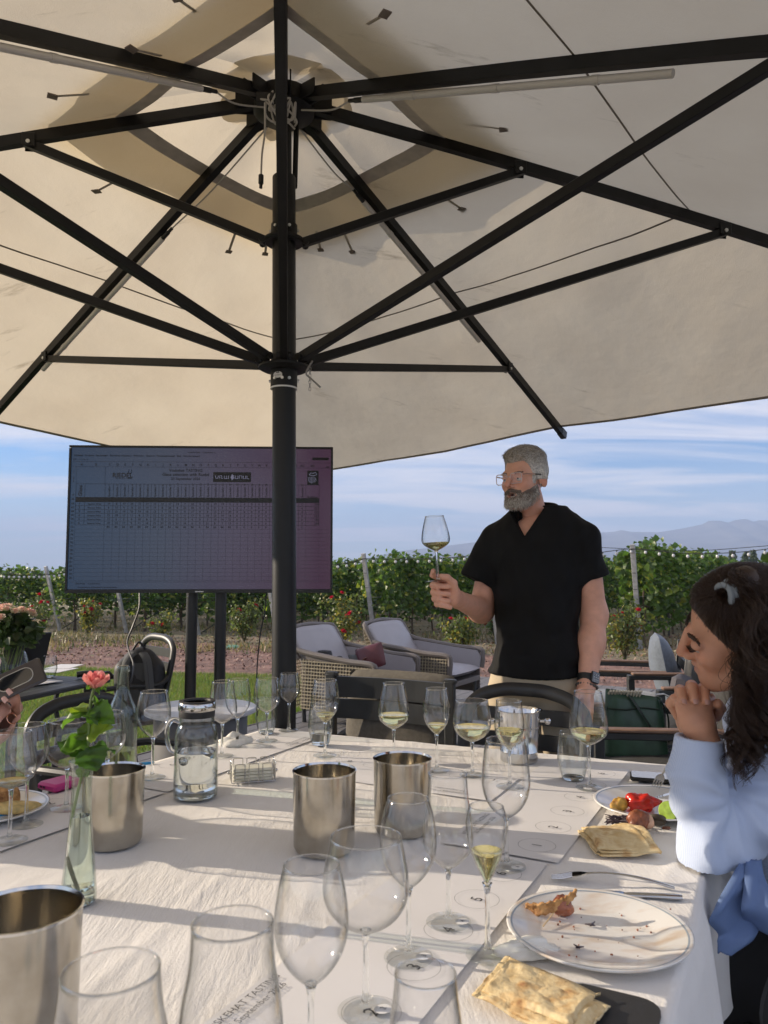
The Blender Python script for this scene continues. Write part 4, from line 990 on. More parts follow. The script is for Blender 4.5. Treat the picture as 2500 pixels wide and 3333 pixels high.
# ------------------------------------------------------------------ the dining table, its cloth and the printed paper mats
E1, E2, TZ = Vector((.889, -.457, 0)).normalized(), Vector((.457, .889, 0)).normalized(), .75
TOPZ = TZ+.0035
def tp(s, c, z=TZ): return E2*s+E1*c+Vector((0, 0, z))
def on(u, v, z=TOPZ): return at_height(u, v, z)
S0, S1, C0, C1 = -.30, 2.335, -1.678, -.1445
def far_s(c): return 2.317+(2.448-2.317)*(c-C0)/(C1-C0)
def dining_table():
    t = thing('dining_table', 'long dark table hidden under the white cloth in front', 'table', tp(1.0, -.9, 0))
    wood = mat('table_wood', (.05, .045, .04), .5, var=(8, .3))
    mb = MB(); mb.box(tp(1.0, -.911, TZ-.022), (C1-C0-.03, S1-S0-.04, .03), math.atan2(E1.y, E1.x)); mb.out('tabletop', wood, t)
    for s in (S0+.12, S1-.12):
        for c in (C0+.12, C1-.12):
            mb = MB(); mb.box(tp(s, c, TZ/2-.02), (.06, .06, TZ-.04), math.atan2(E1.y, E1.x)); mb.out('leg', wood, t)
    # cloth: top sheet with slack and creases, hanging skirt with folds
    m, nt, N, L, b = nodes_of('white_linen'); b.inputs['Roughness'].default_value = .9; b.inputs['Specular IOR Level'].default_value = .15
    b.inputs['Sheen Weight'].default_value = .15
    tc = N('ShaderNodeTexCoord')
    n1 = N('ShaderNodeTexNoise'); n1.inputs['Scale'].default_value = 3; n1.inputs['Detail'].default_value = 6; L(tc.outputs['Object'], n1.inputs[0])
    c1 = N('ShaderNodeValToRGB'); e = c1.color_ramp.elements; e[0].position = .3; e[1].position = .7; e[0].color = (.76, .735, .70, 1); e[1].color = (.83, .805, .77, 1); L(n1.outputs[0], c1.inputs[0]); L(c1.outputs[0], b.inputs['Base Color'])
    def wr(rot, sc, scale, det, rough=.6):
        mp = N('ShaderNodeMapping'); mp.inputs['Rotation'].default_value = (0, 0, R(rot)); mp.inputs['Scale'].default_value = sc; L(tc.outputs['Object'], mp.inputs[0])
        nz = N('ShaderNodeTexNoise'); nz.inputs['Scale'].default_value = scale; nz.inputs['Detail'].default_value = det; nz.inputs['Roughness'].default_value = rough; nz.inputs['Distortion'].default_value = .4; L(mp.outputs[0], nz.inputs[0]); return nz.outputs[0]
    a1 = wr(24, (6, 1.0, 1), 6.5, 8); a2 = wr(58, (6.5, 1.2, 1), 14, 6); a3 = wr(0, (1, 1, 1), 220, 2)
    m1 = N('ShaderNodeMath'); m1.operation = 'MULTIPLY_ADD'; m1.inputs[1].default_value = .55; L(a2, m1.inputs[0]); L(a1, m1.inputs[2])
    pm_ = wr(10, (1, 1, 1), 3.2, 3); pr_ = N('ShaderNodeMapRange'); pr_.inputs[1].default_value = .36; pr_.inputs[2].default_value = .66; pr_.inputs[3].default_value = .16; L(pm_, pr_.inputs[0]); mk = N('ShaderNodeMath'); mk.operation = 'MULTIPLY'; L(m1.outputs[0], mk.inputs[0]); L(pr_.outputs[0], mk.inputs[1])
    m2 = N('ShaderNodeMath'); m2.operation = 'MULTIPLY_ADD'; m2.inputs[1].default_value = .16; L(a3, m2.inputs[0]); L(mk.outputs[0], m2.inputs[2])
    bp = N('ShaderNodeBump'); bp.inputs['Strength'].default_value = .55; bp.inputs['Distance'].default_value = .0065; L(m2.outputs[0], bp.inputs['Height']); L(bp.outputs[0], b.inputs['Normal'])
    ns, ncc = 230, 130; drop = .27; dn = 16
    ridges = [((.60, -.80), (1.40, -1.00), .0030, .006), ((1.40, -1.00), (2.30, -1.02), .0022, .005), ((.9, -.62), (1.26, -.80), .002, .012), ((1.0, -1.35), (1.5, -1.02), .0016, .02), ((1.5, -.30), (1.45, -.15), .003, .012), ((1.2, -.22), (1.75, -.20), .0025, .012), ((1.7, -.95), (1.83, -.5), .0012, .01)]
    def height(s, c):
        p = np.stack([s, c, s*0], 1); z = .0011*vnoise(p*np.array([1, 2.4, 1]), 4.5, 61)+.0007*vnoise(p*np.array([1.1, 4, 1]), 9, 62)+.001
        for (a, bb, hh, w) in ridges:
            a, bb = np.array(a), np.array(bb); d = bb-a; q = np.stack([s, c], 1)-a; t_ = np.clip(q@d/(d@d), 0, 1); dist = np.linalg.norm(q-t_[:, None]*d, axis=1)
            z += hh*np.exp(-(dist/w)**2)
        return z
    ss = np.linspace(0, 1, ns+1); ccs = np.linspace(C0, C1, ncc+1)
    V = []; top = np.zeros((ns+1, ncc+1), int)
    Sg = np.array([[S0+(far_s(c)-S0)*q for c in ccs] for q in ss]); Cg = np.tile(ccs, (ns+1, 1))
    hz = height(Sg.ravel(), Cg.ravel())
    # keep the sheet down near the rims so that the edge reads as a table edge
    for i in range(ns+1):
        for j in range(ncc+1):
            k = i*(ncc+1)+j; s, c = Sg[i, j], Cg[i, j]; V.append(tp(s, c, TZ+max(0, min(hz[k], .0046))-.0010)); top[i, j] = k
    F = [(top[i, j], top[i, j+1], top[i+1, j+1], top[i+1, j]) for i in range(ns) for j in range(ncc)]
    F = [tuple(reversed(f)) for f in F]
    loop = [top[i, ncc] for i in range(ns+1)]+[top[ns, j] for j in range(ncc-1, -1, -1)]+[top[i, 0] for i in range(ns-1, -1, -1)]+[top[0, j] for j in range(1, ncc)]
    nl = len(loop); prev = loop
    ctr = tp(1.0, -.911)
    for d in range(1, dn+1):
        t_ = d/dn; cur = []
        for i, k in enumerate(loop):
            p = V[k]; o = Vector((p.x-ctr.x, p.y-ctr.y, 0)); s, c = o.dot(E2), o.dot(E1)
            nrm = E1*(1 if c > 0 else -1) if abs(c)/.767 > abs(s)/1.33 else E2*(1 if s > 0 else -1)
            arc = i*.011; f = math.sin(arc*17+.6*math.sin(arc*5))*.018+math.sin(arc*31+2)*.007
            r_ = .012*min(1, t_*6)
            q = p+nrm*(r_+.05*t_*.35+f*t_**.8)+Vector((0, 0, -drop*t_*(1+.03*math.sin(arc*4))))
            V.append(q); cur.append(len(V)-1)
        for i in range(nl):
            j = (i+1) % nl; F.append((prev[i], prev[j], cur[j], cur[i]))
        prev = cur
    o = link_mesh('tablecloth', V, F, m, None, True); tag(o, 'creased white linen tablecloth hanging over the long table', 'tablecloth')
dining_table()
ink = mat('print_ink', (.03, .03, .035), .7)
paper = mat('mat_paper', (.80, .785, .78), .55, var=(2.5, .02), bump=(7, .12, .004))
def paper_mat(s0, s1, c0, c1, turn, label, start=1, along='s'):
    """a strip of paper with six numbered rings in a row; turn=1 reads from the right side of the table, -1 from the left, 2 from the far side"""
    t = thing('paper_mat', label, 'paper mat', tp((s0+s1)/2, (c0+c1)/2, TOPZ+.001), 0, 'paper tasting mats')
    z = TOPZ+.0008
    mb = MB(); n = 18; V = []
    for i in range(n+1):
        for j in range(7):
            s, c = s0+(s1-s0)*i/n, c0+(c1-c0)*j/6
            V.append(tp(s, c, z+.0006*math.sin(5*i/n*math.pi+c*9)+(.0003 if i in (0, n) else 0)))
    mb.add(V, [(i*7+j+1, i*7+j, (i+1)*7+j, (i+1)*7+j+1) for i in range(n) for j in range(6)]); mb.out('sheet', paper, t)
    if turn == 1: ax, up, o0 = E2, -E1, (s0, c1)
    elif turn == -1: ax, up, o0 = -E2, E1, (s1, c0)
    else: ax, up, o0 = -E1, -E2, (s1, c1)
    O = tp(o0[0], o0[1], z+.0024)
    L_ = (s1-s0) if turn != 2 else (c1-c0)
    pr = MB(); step = .127 if L_ > .7 else L_/6.3; a0 = .072 if L_ > .7 else step*.6
    for k in range(6):
        ctr = O+ax*(a0+step*k)+up*.062
        ring = []
        pr.tube([ctr+ax*(.038*math.cos(a))+up*(.038*math.sin(a)) for a in np.linspace(0, 2*math.pi, 41)[:-1]], .00028, 4, closed=True, flat=.3)
        V, F = text_mesh(str(k+1), .030, ctr-up*.010, ax, up, 'CENTER'); pr.add(V, F)
    tx0 = O+up*(.215)+ax*.065
    V, F = text_mesh('VOSKEHAT TASTING', .0165, tx0, ax, up, 'LEFT'); pr.add(V, F)
    V, F = text_mesh('23 September 2026', .0155, tx0-up*.02+ax*.018, ax, up, 'LEFT'); pr.add(V, F)
    p = pr.out('print', ink, t, False); p['kind'] = 'stuff'
paper_mat(1.51, 2.31, -.640, -.400, 1, 'white numbered paper mat in front of the woman at right')
paper_mat(.700, 1.502, -.655, -.418, 1, 'white numbered paper mat under the empty glasses nearest the camera')
paper_mat(.715, 1.525, -1.648, -1.41, -1, 'white numbered paper mat at the left edge of the table, nearest the camera')
paper_mat(1.535, 2.325, -1.648, -1.41, -1, 'white numbered paper mat at the far left corner of the table')
paper_mat(1.835, 2.08, -1.215, -.650, 2, 'white numbered paper mat along the far edge behind the steel cups')

# ------------------------------------------------------------------ steel vessels
def steel_mat():
    m, nt, N, L, b = nodes_of('brushed_steel'); b.inputs['Metallic'].default_value = 1; b.inputs['Base Color'].default_value = (.60, .575, .53, 1)
    tc = N('ShaderNodeTexCoord'); mp = N('ShaderNodeMapping'); mp.inputs['Scale'].default_value = (22, 22, 2.5); L(tc.outputs['Object'], mp.inputs[0])
    nz = N('ShaderNodeTexNoise'); nz.inputs['Scale'].default_value = 2.2; nz.inputs['Detail'].default_value = 8; L(mp.outputs[0], nz.inputs[0])
    mr = N('ShaderNodeMapRange'); mr.inputs[3].default_value = .10; mr.inputs[4].default_value = .26; L(nz.outputs[0], mr.inputs[0]); L(mr.outputs[0], b.inputs['Roughness'])
    bp = N('ShaderNodeBump'); bp.inputs['Strength'].default_value = .08; bp.inputs['Distance'].default_value = .004; L(nz.outputs[0], bp.inputs['Height']); L(bp.outputs[0], b.inputs['Normal'])
    n2 = N('ShaderNodeTexNoise'); n2.inputs['Scale'].default_value = 14; n2.inputs['Detail'].default_value = 6; L(tc.outputs['Object'], n2.inputs[0])
    cr = N('ShaderNodeValToRGB'); e = cr.color_ramp.elements; e[0].position = .3; e[1].position = .62; e[0].color = (.33, .30, .25, 1); e[1].color = (.52, .49, .43, 1); L(n2.outputs[0], cr.inputs[0]); L(cr.outputs[0], b.inputs['Base Color'])
    MATS['brushed_steel'] = m; return m
steel = steel_mat()
polished = mat('polished_steel', (.62, .61, .59), .12, 1.0)
def cup(u, v, h, r, label, taper=.96):
    p = on(u, v); t = thing('steel_cup', label, 'steel cup', p, 0, 'steel spittoon cups'); local(t)
    w = .0016
    mb = MB(); rb = r*taper
    mb.lathe([(0, .003), (rb-.014, .003), (rb-.012, 0), (rb-.004, .002), (rb, .010), (rb+(r-rb)*.5, h*.5), (r, h-.002)], n=64); mb.out('outer_wall', steel, t)
    mb = MB(); mb.lathe([(r-w, h-.002), (rb-w, .012), (rb-.006, .006), (0, .006)], n=64); mb.out('inner_wall', steel, t)
    mb = MB(); mb.lathe([(r-w-.0005, h-.003), (r-w*.5, h+.0012), (r+.0014, h+.0006), (r+.0012, h-.0025)], n=64); mb.out('rim', polished, t)
    return t
cup(1055, 2765, .157, .064, 'steel cup in the middle of the table, left of the pair')
cup(1310, 2705, .155, .063, 'steel cup behind the empty glasses, right of the pair')
cup(365, 2745, .150, .062, 'steel cup standing behind the rose vase')
cup(55, 3420, .160, .068, 'steel cup at the bottom left corner nearest the camera')
def ice_bucket():
    p = on(1690, 2475); t = thing('ice_bucket', 'polished steel ice bucket with round knob handles near the far table edge', 'ice bucket', p); local(t)
    h = .150
    mb = MB(); mb.lathe([(0, .002), (.050, .002), (.053, 0), (.0555, .004), (.0555, .028), (.0565, .029), (.0565, .031), (.0558, .032), (.060, .098), (.0625, .099), (.0625, .103), (.061, .104), (.064, h-.004), (.070, h-.002), (.0705, h), (.066, h)], n=64); mb.out('outer_wall', polished, t)
    mb = MB(); mb.lathe([(.066, h), (.060, h-.01), (.053, .006), (0, .006)], n=64); mb.out('inner_wall', polished, t)
    for sx in (-1, 1):
        mb = MB(); mb.tube([(.062*sx, -.012, .118), (.078*sx, -.015, .118)], .005, 10); mb.ball((.083*sx, -.016, .118), .0105, 10); mb.out('knob', polished, t)
    # neck of the bottle standing in the bucket
ice_bucket()

# ------------------------------------------------------------------ glassware
bowl_glass = thin_glass('bowl_glass'); foot_glass = thin_glass('foot_glass', (.99, .995, .99), (.82, .85, .85), .9)
stem_glass = solid_glass('stem_glass', (.97, .985, .98), 1.47); water_m = solid_glass('water', (.97, .99, .985), 1.33)
wine_m = solid_glass('white_wine', (.93, .86, .42), 1.34)
thick_glass = thin_glass('thick_glass', (.975, .985, .98), (.45, .51, .50), 1.6)
sticker = mat('white_sticker', (.80, .80, .79), .5)
KITS = {}
def prof_curve(pts, n=6):
    c = cat_curve([(r, 0, z) for r, z in pts], n); return [(max(q.x, 0), q.z) for q in c]
def bowl_profile(shape, hb, rm, rr, rbot):
    """radius up the bowl, from its base to the rim"""
    if shape == 'flute': k = [(0, .05), (.10, .26), (.30, .62), (.50, .88), (.68, .98), (.80, 1.0), (.92, .93), (1, rr/rm)]
    elif shape == 'sharp': k = [(0, .08), (.05, .36), (.12, .66), (.20, .90), (.28, .985), (.36, 1.0), (.52, .95), (.75, .83), (1, rr/rm)]
    elif shape == 'round': k = [(0, .08), (.05, .36), (.14, .66), (.26, .88), (.40, .99), (.50, 1.0), (.66, .97), (.84, .90), (1, rr/rm)]
    else: k = [(0, .07), (.06, .33), (.16, .62), (.28, .85), (.40, .965), (.50, 1.0), (.64, .985), (.82, .90), (1, rr/rm)]
    return prof_curve([(a*rm, z*hb) for z, a in k], 5)
def build_glass(shape, h, rm, rr, rf, hb):
    """a stemmed glass: height, widest radius, rim radius, foot radius, height of the bowl"""
    key = (shape, round(h, 3), round(rm, 3), round(rr, 3), round(hb, 3))
    bp_ = bowl_profile(shape, hb, rm, rr, .004); zb = h-hb
    outer = [(r, zb+z) for r, z in bp_]; w = .0009
    inner = [(max(r-w, 0), zb+z+w*.8) for r, z in bp_]
    mbo = MB(); mbo.lathe(outer+[(outer[-1][0]-w*.5, h+.0004)]+inner[::-1], n=56)
    stem = MB(); stem.lathe(prof_curve([(.0085, .0058), (.0058, .011), (.0042, .024), (.0036, zb*.5), (.0037, zb*.8), (.0052, zb-.004), (.0075, zb+.003)], 4)+[(0, zb+.0045)], n=18)
    foot = MB(); foot.lathe([(0, .0006), (rf*.96, .0004), (rf, .0012), (rf*.985, .0022), (rf*.7, .0036), (rf*.35, .0052), (.0085, .0068), (0, .007)], n=56)
    return mbo, stem, foot, inner, zb
def wine_shape(inner, zb, level):
    """the liquid: follows the inside of the bowl up to the level (a share of the bowl height)"""
    zl = zb+level; pr = [(0, inner[0][1])]+[q for q in inner if q[1] < zl and q[0] > .0005]
    for a, b_ in zip(inner[:-1], inner[1:]):
        if a[1] < zl <= b_[1]:
            t = (zl-a[1])/(b_[1]-a[1]); pr.append((a[0]+(b_[0]-a[0])*t, zl))
    r = pr[-1][0]; pr[-1] = (r, zl+.0008)
    pr = [(max(q[0]-.0004, 0), q[1]) for q in pr]
    mb = MB(); mb.lathe(pr+[(r*.9, zl-.0004), (0, zl-.0004)], n=40); return mb
def place_glass(shape, u, v, h, rm, rr, hb, label, wine=0.0, number=None, rf=.036, st=None, p=None, rot=None, num_turn=0, ref=None):
    p = on(u, v, TOPZ+.002) if p is None else p
    t = thing('wine_glass', label, 'wine glass', p, 0, 'stemmed tasting glasses', rot=rot); local(t)
    o, s, f, inner, zb = build_glass(shape, h, rm, rr, rf, hb)
    bw = o.out('bowl', bowl_glass, t, sharp=None); mr_ = MB(); mr_.tube([(rr*math.cos(a), rr*math.sin(a), h) for a in np.linspace(0, 2*math.pi, 49)[:-1]], .0007, 6, closed=True); mr_.out('rim', stem_glass, bw); s.out('stem', stem_glass, t); f.out('foot', foot_glass, t)
    if wine: wine_shape(inner, zb, wine).out('wine', wine_m, t)
    if number:
        a = R(st if st is not None else -25); d = Vector((math.cos(a), math.sin(a), 0)); c = d*rf*.62+Vector((0, 0, .0052))
        mb = MB(); mb.lathe([(0, .0004), (.0112, .0)], c, 20, rot=Matrix.Rotation(R(-4), 3, Vector((-d.y, d.x, 0)))); sk = mb.out('sticker', sticker, t)
        V, F = text_mesh(str(number), .011, c+Vector((0, 0, .0011))-(-E1)*.004-E2*.0, E2, -E1, 'CENTER'); mb = MB(); mb.add(V, F); mb.out('number', ink, sk, False)
    return t
G = place_glass
# along the far edge, left to right
G('tulip', 940, 2378, .200, .0385, .031, .105, 'empty slim glass standing against the umbrella pole')
G('round', 868, 2412, .205, .045, .036, .112, 'empty round glass between the tulip glass and the pole')
G('tulip', 772, 2428, .212, .041, .033, .125, 'empty tulip glass left of the round one by the pole')
G('sharp', 722, 2462, .225, .044, .033, .128, 'empty angular glass behind the lidded water jug')
G('tulip', 495, 2532, .232, .046, .036, .125, 'empty glass alone between the bottle and the water jug')
G('tulip', 1058, 2460, .228, .0435, .034, .128, 'glass with a sip of wine in front of the water tumbler', .026)
G('sharp', 1282, 2512, .245, .044, .030, .128, 'glass holding pale yellow wine right behind the two steel cups', .040)
G('tulip', 1422, 2508, .228, .039, .030, .128, 'slim glass with little wine behind the right steel cup', .028)
G('round', 1538, 2524, .203, .053, .045, .112, 'wide round glass with wine left of the ice bucket', .040, 3, st=200)
G('tulip', 1660, 2562, .222, .039, .033, .126, 'glass with yellow wine in front of the ice bucket', .050)
G('sharp', 1920, 2566, .247, .050, .035, .138, 'large wine glass with a number sticker beside the phone', .036, 5, st=-118)
# the set nearest the camera
G('round', 1650, 2822, .236, .046, .037, .146, 'large empty glass standing on ring six of the near mat', 0, 6, st=-40)
G('sharp', 1460, 3003, .232, .0405, .031, .150, 'tall empty glass standing on ring four of the near mat', 0, 4, st=-20)
G('flute', 1588, 3112, .212, .0305, .025, .112, 'slender flute half full of wine beside the dirty plate', .048, None, rf=.032)
G('tulip', 1330, 3118, .225, .0415, .030, .128, 'empty glass standing on ring three of the near mat', 0, 3, st=-15)
G('round', 1190, 3292, .215, .0555, .046, .118, 'wide empty balloon glass standing on ring two of the near mat', 0, 2, st=-10)
G('tulip', 1010, 3490, .224, .0420, .032, .132, 'empty tulip glass at the bottom centre with its foot out of frame')
G('sharp', 0, 0, .235, .0470, .037, .140, 'blurred tall empty glass at the bottom, second from the left corner', p=at_height(757, 3010, TOPZ+.235)-Vector((0, 0, .233)))
G('sharp', 0, 0, .222, .0520, .040, .130, 'blurred wide empty glass at the bottom beside the corner steel cup', p=at_height(362, 3165, TOPZ+.222)-Vector((0, 0, .220)))
G('tulip', 0, 0, .190, .0330, .028, .110, 'blurred small empty glass at the bottom just left of the flatbread', p=at_height(1385, 3175, TOPZ+.190)-Vector((0, 0, .188)))
# left edge
G('sharp', 30, 2738, .224, .0480, .036, .118, 'glass with a trace of wine at the left edge, nearer one', .016)
G('tulip', 84, 2686, .218, .0430, .034, .110, 'empty glass at the left edge just behind the nearer one')
G('round', 215, 2632, .205, .0530, .046, .112, 'wide round glass half hidden by the rose vase')
G('tulip', 346, 2590, .205, .0440, .036, .118, 'empty glass standing in front of the clear wine bottle')
def tumbler(u, v, h, rm, rb, label, water=0, p=None):
    p = on(u, v, TOPZ+.001) if p is None else p
    t = thing('water_tumbler', label, 'tumbler', p, 0, 'stemless water tumblers'); local(t)
    pr = prof_curve([(rb*.86, .002), (rb, .008), (rm*.985, h*.38), (rm, h*.48), (rm*.95, h*.75), (rm*.84, h)], 6)
    inner = [(max(r-.0012, 0), z+.002) for r, z in pr]; inner[0] = (rb*.8, .010)
    mb = MB(); mb.lathe([(0, .001), (rb*.7, .0005)]+pr+[(pr[-1][0]-.0006, h+.0006)]+inner[::-1]+[(0, .010)], n=48); mb.out('glass', thick_glass, t, sharp=None)
    mb = MB(); mb.lathe([(0, .0015), (rb*.84, .002), (rb*.86, .008), (0, .0085)], n=40); mb.out('heavy_base', stem_glass, t)
    if water:
        w = [(0, .0105)]+[q for q in inner if .010 < q[1] < water]; mb = MB(); mb.lathe([(max(r-.0005, 0), z) for r, z in w]+[(0, w[-1][1])], n=40); mb.out('water', water_m, t)
    return t
tumbler(1043, 2424, .130, .040, .030, 'water tumbler part full behind the glass by the slatted armchair', .045)
tumbler(866, 2388, .118, .037, .027, 'empty tumbler behind the round glass near the pole')
tumbler(1866, 2538, .126, .041, .031, 'empty stemless tumbler beside the large stickered wine glass')

# ------------------------------------------------------------------ jug, bottle, vase, napkins
def jug():
    p = on(636, 2592); t = thing('water_jug', 'lidded glass water jug with a loop handle, half full', 'jug', p); local(t)
    h = .205; rb = .052
    pr = prof_curve([(.050, .002), (.054, .010), (.0535, .10), (.0525, .150), (.047, .172), (.0435, .180), (.0435, .205)], 6)
    inner = [(r-.0022, z+.001) for r, z in pr]; inner[0] = (.045, .012)
    mb = MB(); mb.lathe([(0, .001), (.046, .001)]+pr+inner[::-1]+[(0, .012)], n=64); mb.out('glass', thick_glass, t, sharp=None)
    mb = MB(); mb.lathe([(0, .002), (.047, .002), (.0505, .006), (.0495, .0115), (0, .012)], n=48); mb.out('heavy_base', stem_glass, t)
    w = [(0, .0125)]+[q for q in inner if .012 < q[1] < .118]; mb = MB(); mb.lathe([(max(r-.0006, 0), z) for r, z in w]+[(0, w[-1][1])], n=56); mb.out('water', water_m, t)
    a = Vector((-.93, .36, 0)); mb = MB(); mb.tube(cat_curve([a*.050+Vector((0, 0, .178)), a*.072+Vector((0, 0, .183)), a*.088+Vector((0, 0, .165)), a*.089+Vector((0, 0, .135)), a*.077+Vector((0, 0, .108)), a*.052+Vector((0, 0, .100))], 7), .0058, 12); mb.out('handle', stem_glass, t, sharp=None)
    mb = MB(); mb.lathe([(.036, .196), (.0445, .197), (.045, .210), (.0445, .2125), (.036, .2125)], n=48); lid = mb.out('lid_seal', mat('black_rubber', (.012, .012, .012), .5), t)
    mb = MB(); mb.lathe([(.036, .2125), (.0455, .213), (.0468, .2155), (.0462, .230), (.044, .2335), (.040, .234), (.038, .229), (0, .228)], n=48); mb.out('lid', polished, t)
    mb = MB(); mb.lathe([(.0385, .2305), (.0455, .2335), (.0450, .2365), (.034, .2365), (.033, .232)], n=48); mb.out('lid_rim', MATS['black_rubber'], lid)
    mb = MB(); mb.ball((-.022, -.02, .092), .011, 10); mb.out('thermometer_ball', polished, t)
jug()
def bottle():
    p = on(392, 2548); t = thing('wine_bottle', 'clear glass wine bottle with some pale wine left behind the cup', 'bottle', p); local(t)
    pr = prof_curve([(.034, .003), (.0395, .009), (.0395, .10), (.0395, .165), (.036, .192), (.024, .222), (.0165, .245), (.0148, .275), (.0145, .292)], 6)+[(.0165, .293), (.0168, .300), (.0160, .307), (.0150, .308)]
    inner = [(max(r-.003, 0), z+.002) for r, z in pr if z < .29]; inner[0] = (.028, .02)
    mb = MB(); mb.lathe([(0, .02), (.02, .012), (.031, .001)]+pr+[(.0118, .306)]+inner[::-1], n=56); mb.out('glass', thin_glass('bottle_glass', (.90, .945, .925), (.33, .42, .38), 1.8), t, sharp=None)
    w = [(0, .022)]+[q for q in inner if .02 < q[1] < .096]; mb = MB(); mb.lathe([(max(r-.0006, 0), z) for r, z in w]+[(0, w[-1][1])], n=48); mb.out('wine', wine_m, t)
bottle()
def vase_and_rose():
    p = on(255, 2938); t = thing('bud_vase', 'tall narrow glass bud vase half full of water near the left', 'vase', p); local(t)
    h = .236
    pr = prof_curve([(.0265, .002), (.029, .007), (.028, .03), (.0235, .08), (.0185, .135), (.0165, .175), (.0168, .205), (.0195, .226), (.0225, h)], 6)
    inner = [(max(r-.0024, 0), z+.001) for r, z in pr]; inner[0] = (.021, .022)
    mb = MB(); mb.lathe([(0, .001), (.024, .0008)]+pr+[(.0212, h+.001)]+inner[::-1]+[(0, .022)], n=48); mb.out('glass', thin_glass('vase_glass', (.93, .96, .935), (.45, .53, .47), 1.8), t, sharp=None)
    mb = MB(); mb.lathe([(0, .0015), (.0245, .002), (.0265, .007), (.0245, .019), (0, .0205)], n=40); mb.out('heavy_base', stem_glass, t)
    w = [(0, .0225)]+[q for q in inner if .022 < q[1] < .146]; mb = MB(); mb.lathe([(max(r-.0006, 0), z) for r, z in w]+[(0, w[-1][1])], n=48); mb.out('water', solid_glass('vase_water', (.93, .97, .93), 1.33), t)
    # the rose
    y = p.y
    q = lambda u, v, dy=0: at_depth(u, v, y+dy)
    t = thing('cut_rose', 'single coral pink rose with green leaves leaning in the bud vase', 'flower', p)
    stem = [q(258, 2905), q(243, 2840, .004), q(225, 2740, -.004), q(240, 2640), q(262, 2540), q(285, 2440), q(292, 2330), q(296, 2280), q(310, 2225)]
    mb = MB(); mb.tube(cat_curve(stem, 6), [.0028]*30+[.0024]*100, 8) if False else mb.tube(cat_curve(stem, 6), .0026, 8); st = mb.out('stem', mat('green_stem', (.13, .19, .045), .5, var=(40, .3)), t)
    mb = MB(); mb.bar(q(226, 2745, -.004), q(220, 2735, -.004), .003, .003); mb.out('thorn', MATS['green_stem'], st)
    lm = leaf_mat('rose_leaf_near', trans=.5, rough=.38)
    def leaf(a, b_, wid, nrm, c=(.10, .19, .025), curl=.25):
        a, b_ = Vector(a), Vector(b_); d = b_-a; L_ = d.length; d.normalize(); n_ = Vector(nrm); s_ = d.cross(n_).normalized(); n_ = s_.cross(d); V, T, F = [], [], []; ns, nw = 12, 3
        for i in range(ns+1):
            x = i/ns; w = wid*math.sin(math.pi*x**.75)**.8*(1-.25*x) if 0 < i < ns else 0
            ser = 1+.06*(1 if i % 2 else -1)
            for j in range(-nw, nw+1):
                f = j/nw; e = ser if abs(j) == nw else 1
                V.append(a+d*(L_*x)+s_*(w*f*e)+n_*(abs(f)*w*.35-curl*L_*x*x+.004*math.sin(9*x+f*2))); sh = .8 if j == 0 else rng.uniform(.92, 1.08); T.append([k*sh for k in c])
        m_ = 2*nw+1
        for i in range(ns):
            for j in range(m_-1): F.append((i*m_+j, i*m_+j+1, (i+1)*m_+j+1, (i+1)*m_+j))
        return link_mesh('leaf', V, F, lm, t, True, np.array(T))
    dk, md, yl = (.045, .10, .018), (.10, .20, .03), (.20, .29, .04)
    leaf(q(280, 2320), q(185, 2345, .02), .026, (0, -.5, 1), md); leaf(q(285, 2310), q(225, 2298, .03), .018, (0, -.3, 1), yl)
    leaf(q(282, 2322, .01), q(315, 2330, -.03), .018, (.2, -.5, 1), dk); leaf(q(292, 2310), q(372, 2348, -.01), .026, (.3, -.8, .5), md, .1); leaf(q(296, 2300), q(368, 2295, .03), .014, (0, -.2, 1), (.12, .18, .06))
    leaf(q(298, 2288), q(335, 2279, .01), .012, (0, -.4, 1), md, .05)
    leaf(q(288, 2395), q(360, 2358, -.01), .025, (-.1, -.7, .7), yl, .1); leaf(q(288, 2398), q(250, 2368, .02), .018, (0, -.8, .5), (.09, .15, .02), .15)
    leaf(q(286, 2425), q(198, 2432, -.02), .030, (0, -.5, 1), md, .12); leaf(q(282, 2450), q(200, 2440, .02), .022, (0, -.6, .8), dk, -.35)
    leaf(q(290, 2430, -.012), q(316, 2510, -.02), .030, (.3, -1, .1), dk, .02); leaf(q(300, 2435), q(378, 2442, .02), .016, (0, -.4, 1), dk, .1)
    leaf(q(280, 2470), q(250, 2455, .01), .018, (0, -.8, .4), yl, .1); leaf(q(282, 2478), q(290, 2440, .012), .018, (.4, -.8, .2), (.12, .17, .06), .1)
    leaf(q(262, 2490, -.004), q(285, 2530, .006), .014, (0, -1, .2), dk, .05)
    # bloom: cup of overlapping petals
    hd = q(311, 2238); bm = leaf_mat('coral_petal', trans=.28, rough=.55)
    axis_ = Vector((.12, -.25, 1)).normalized(); Q = axis_.to_track_quat('Z', 'Y').to_matrix()
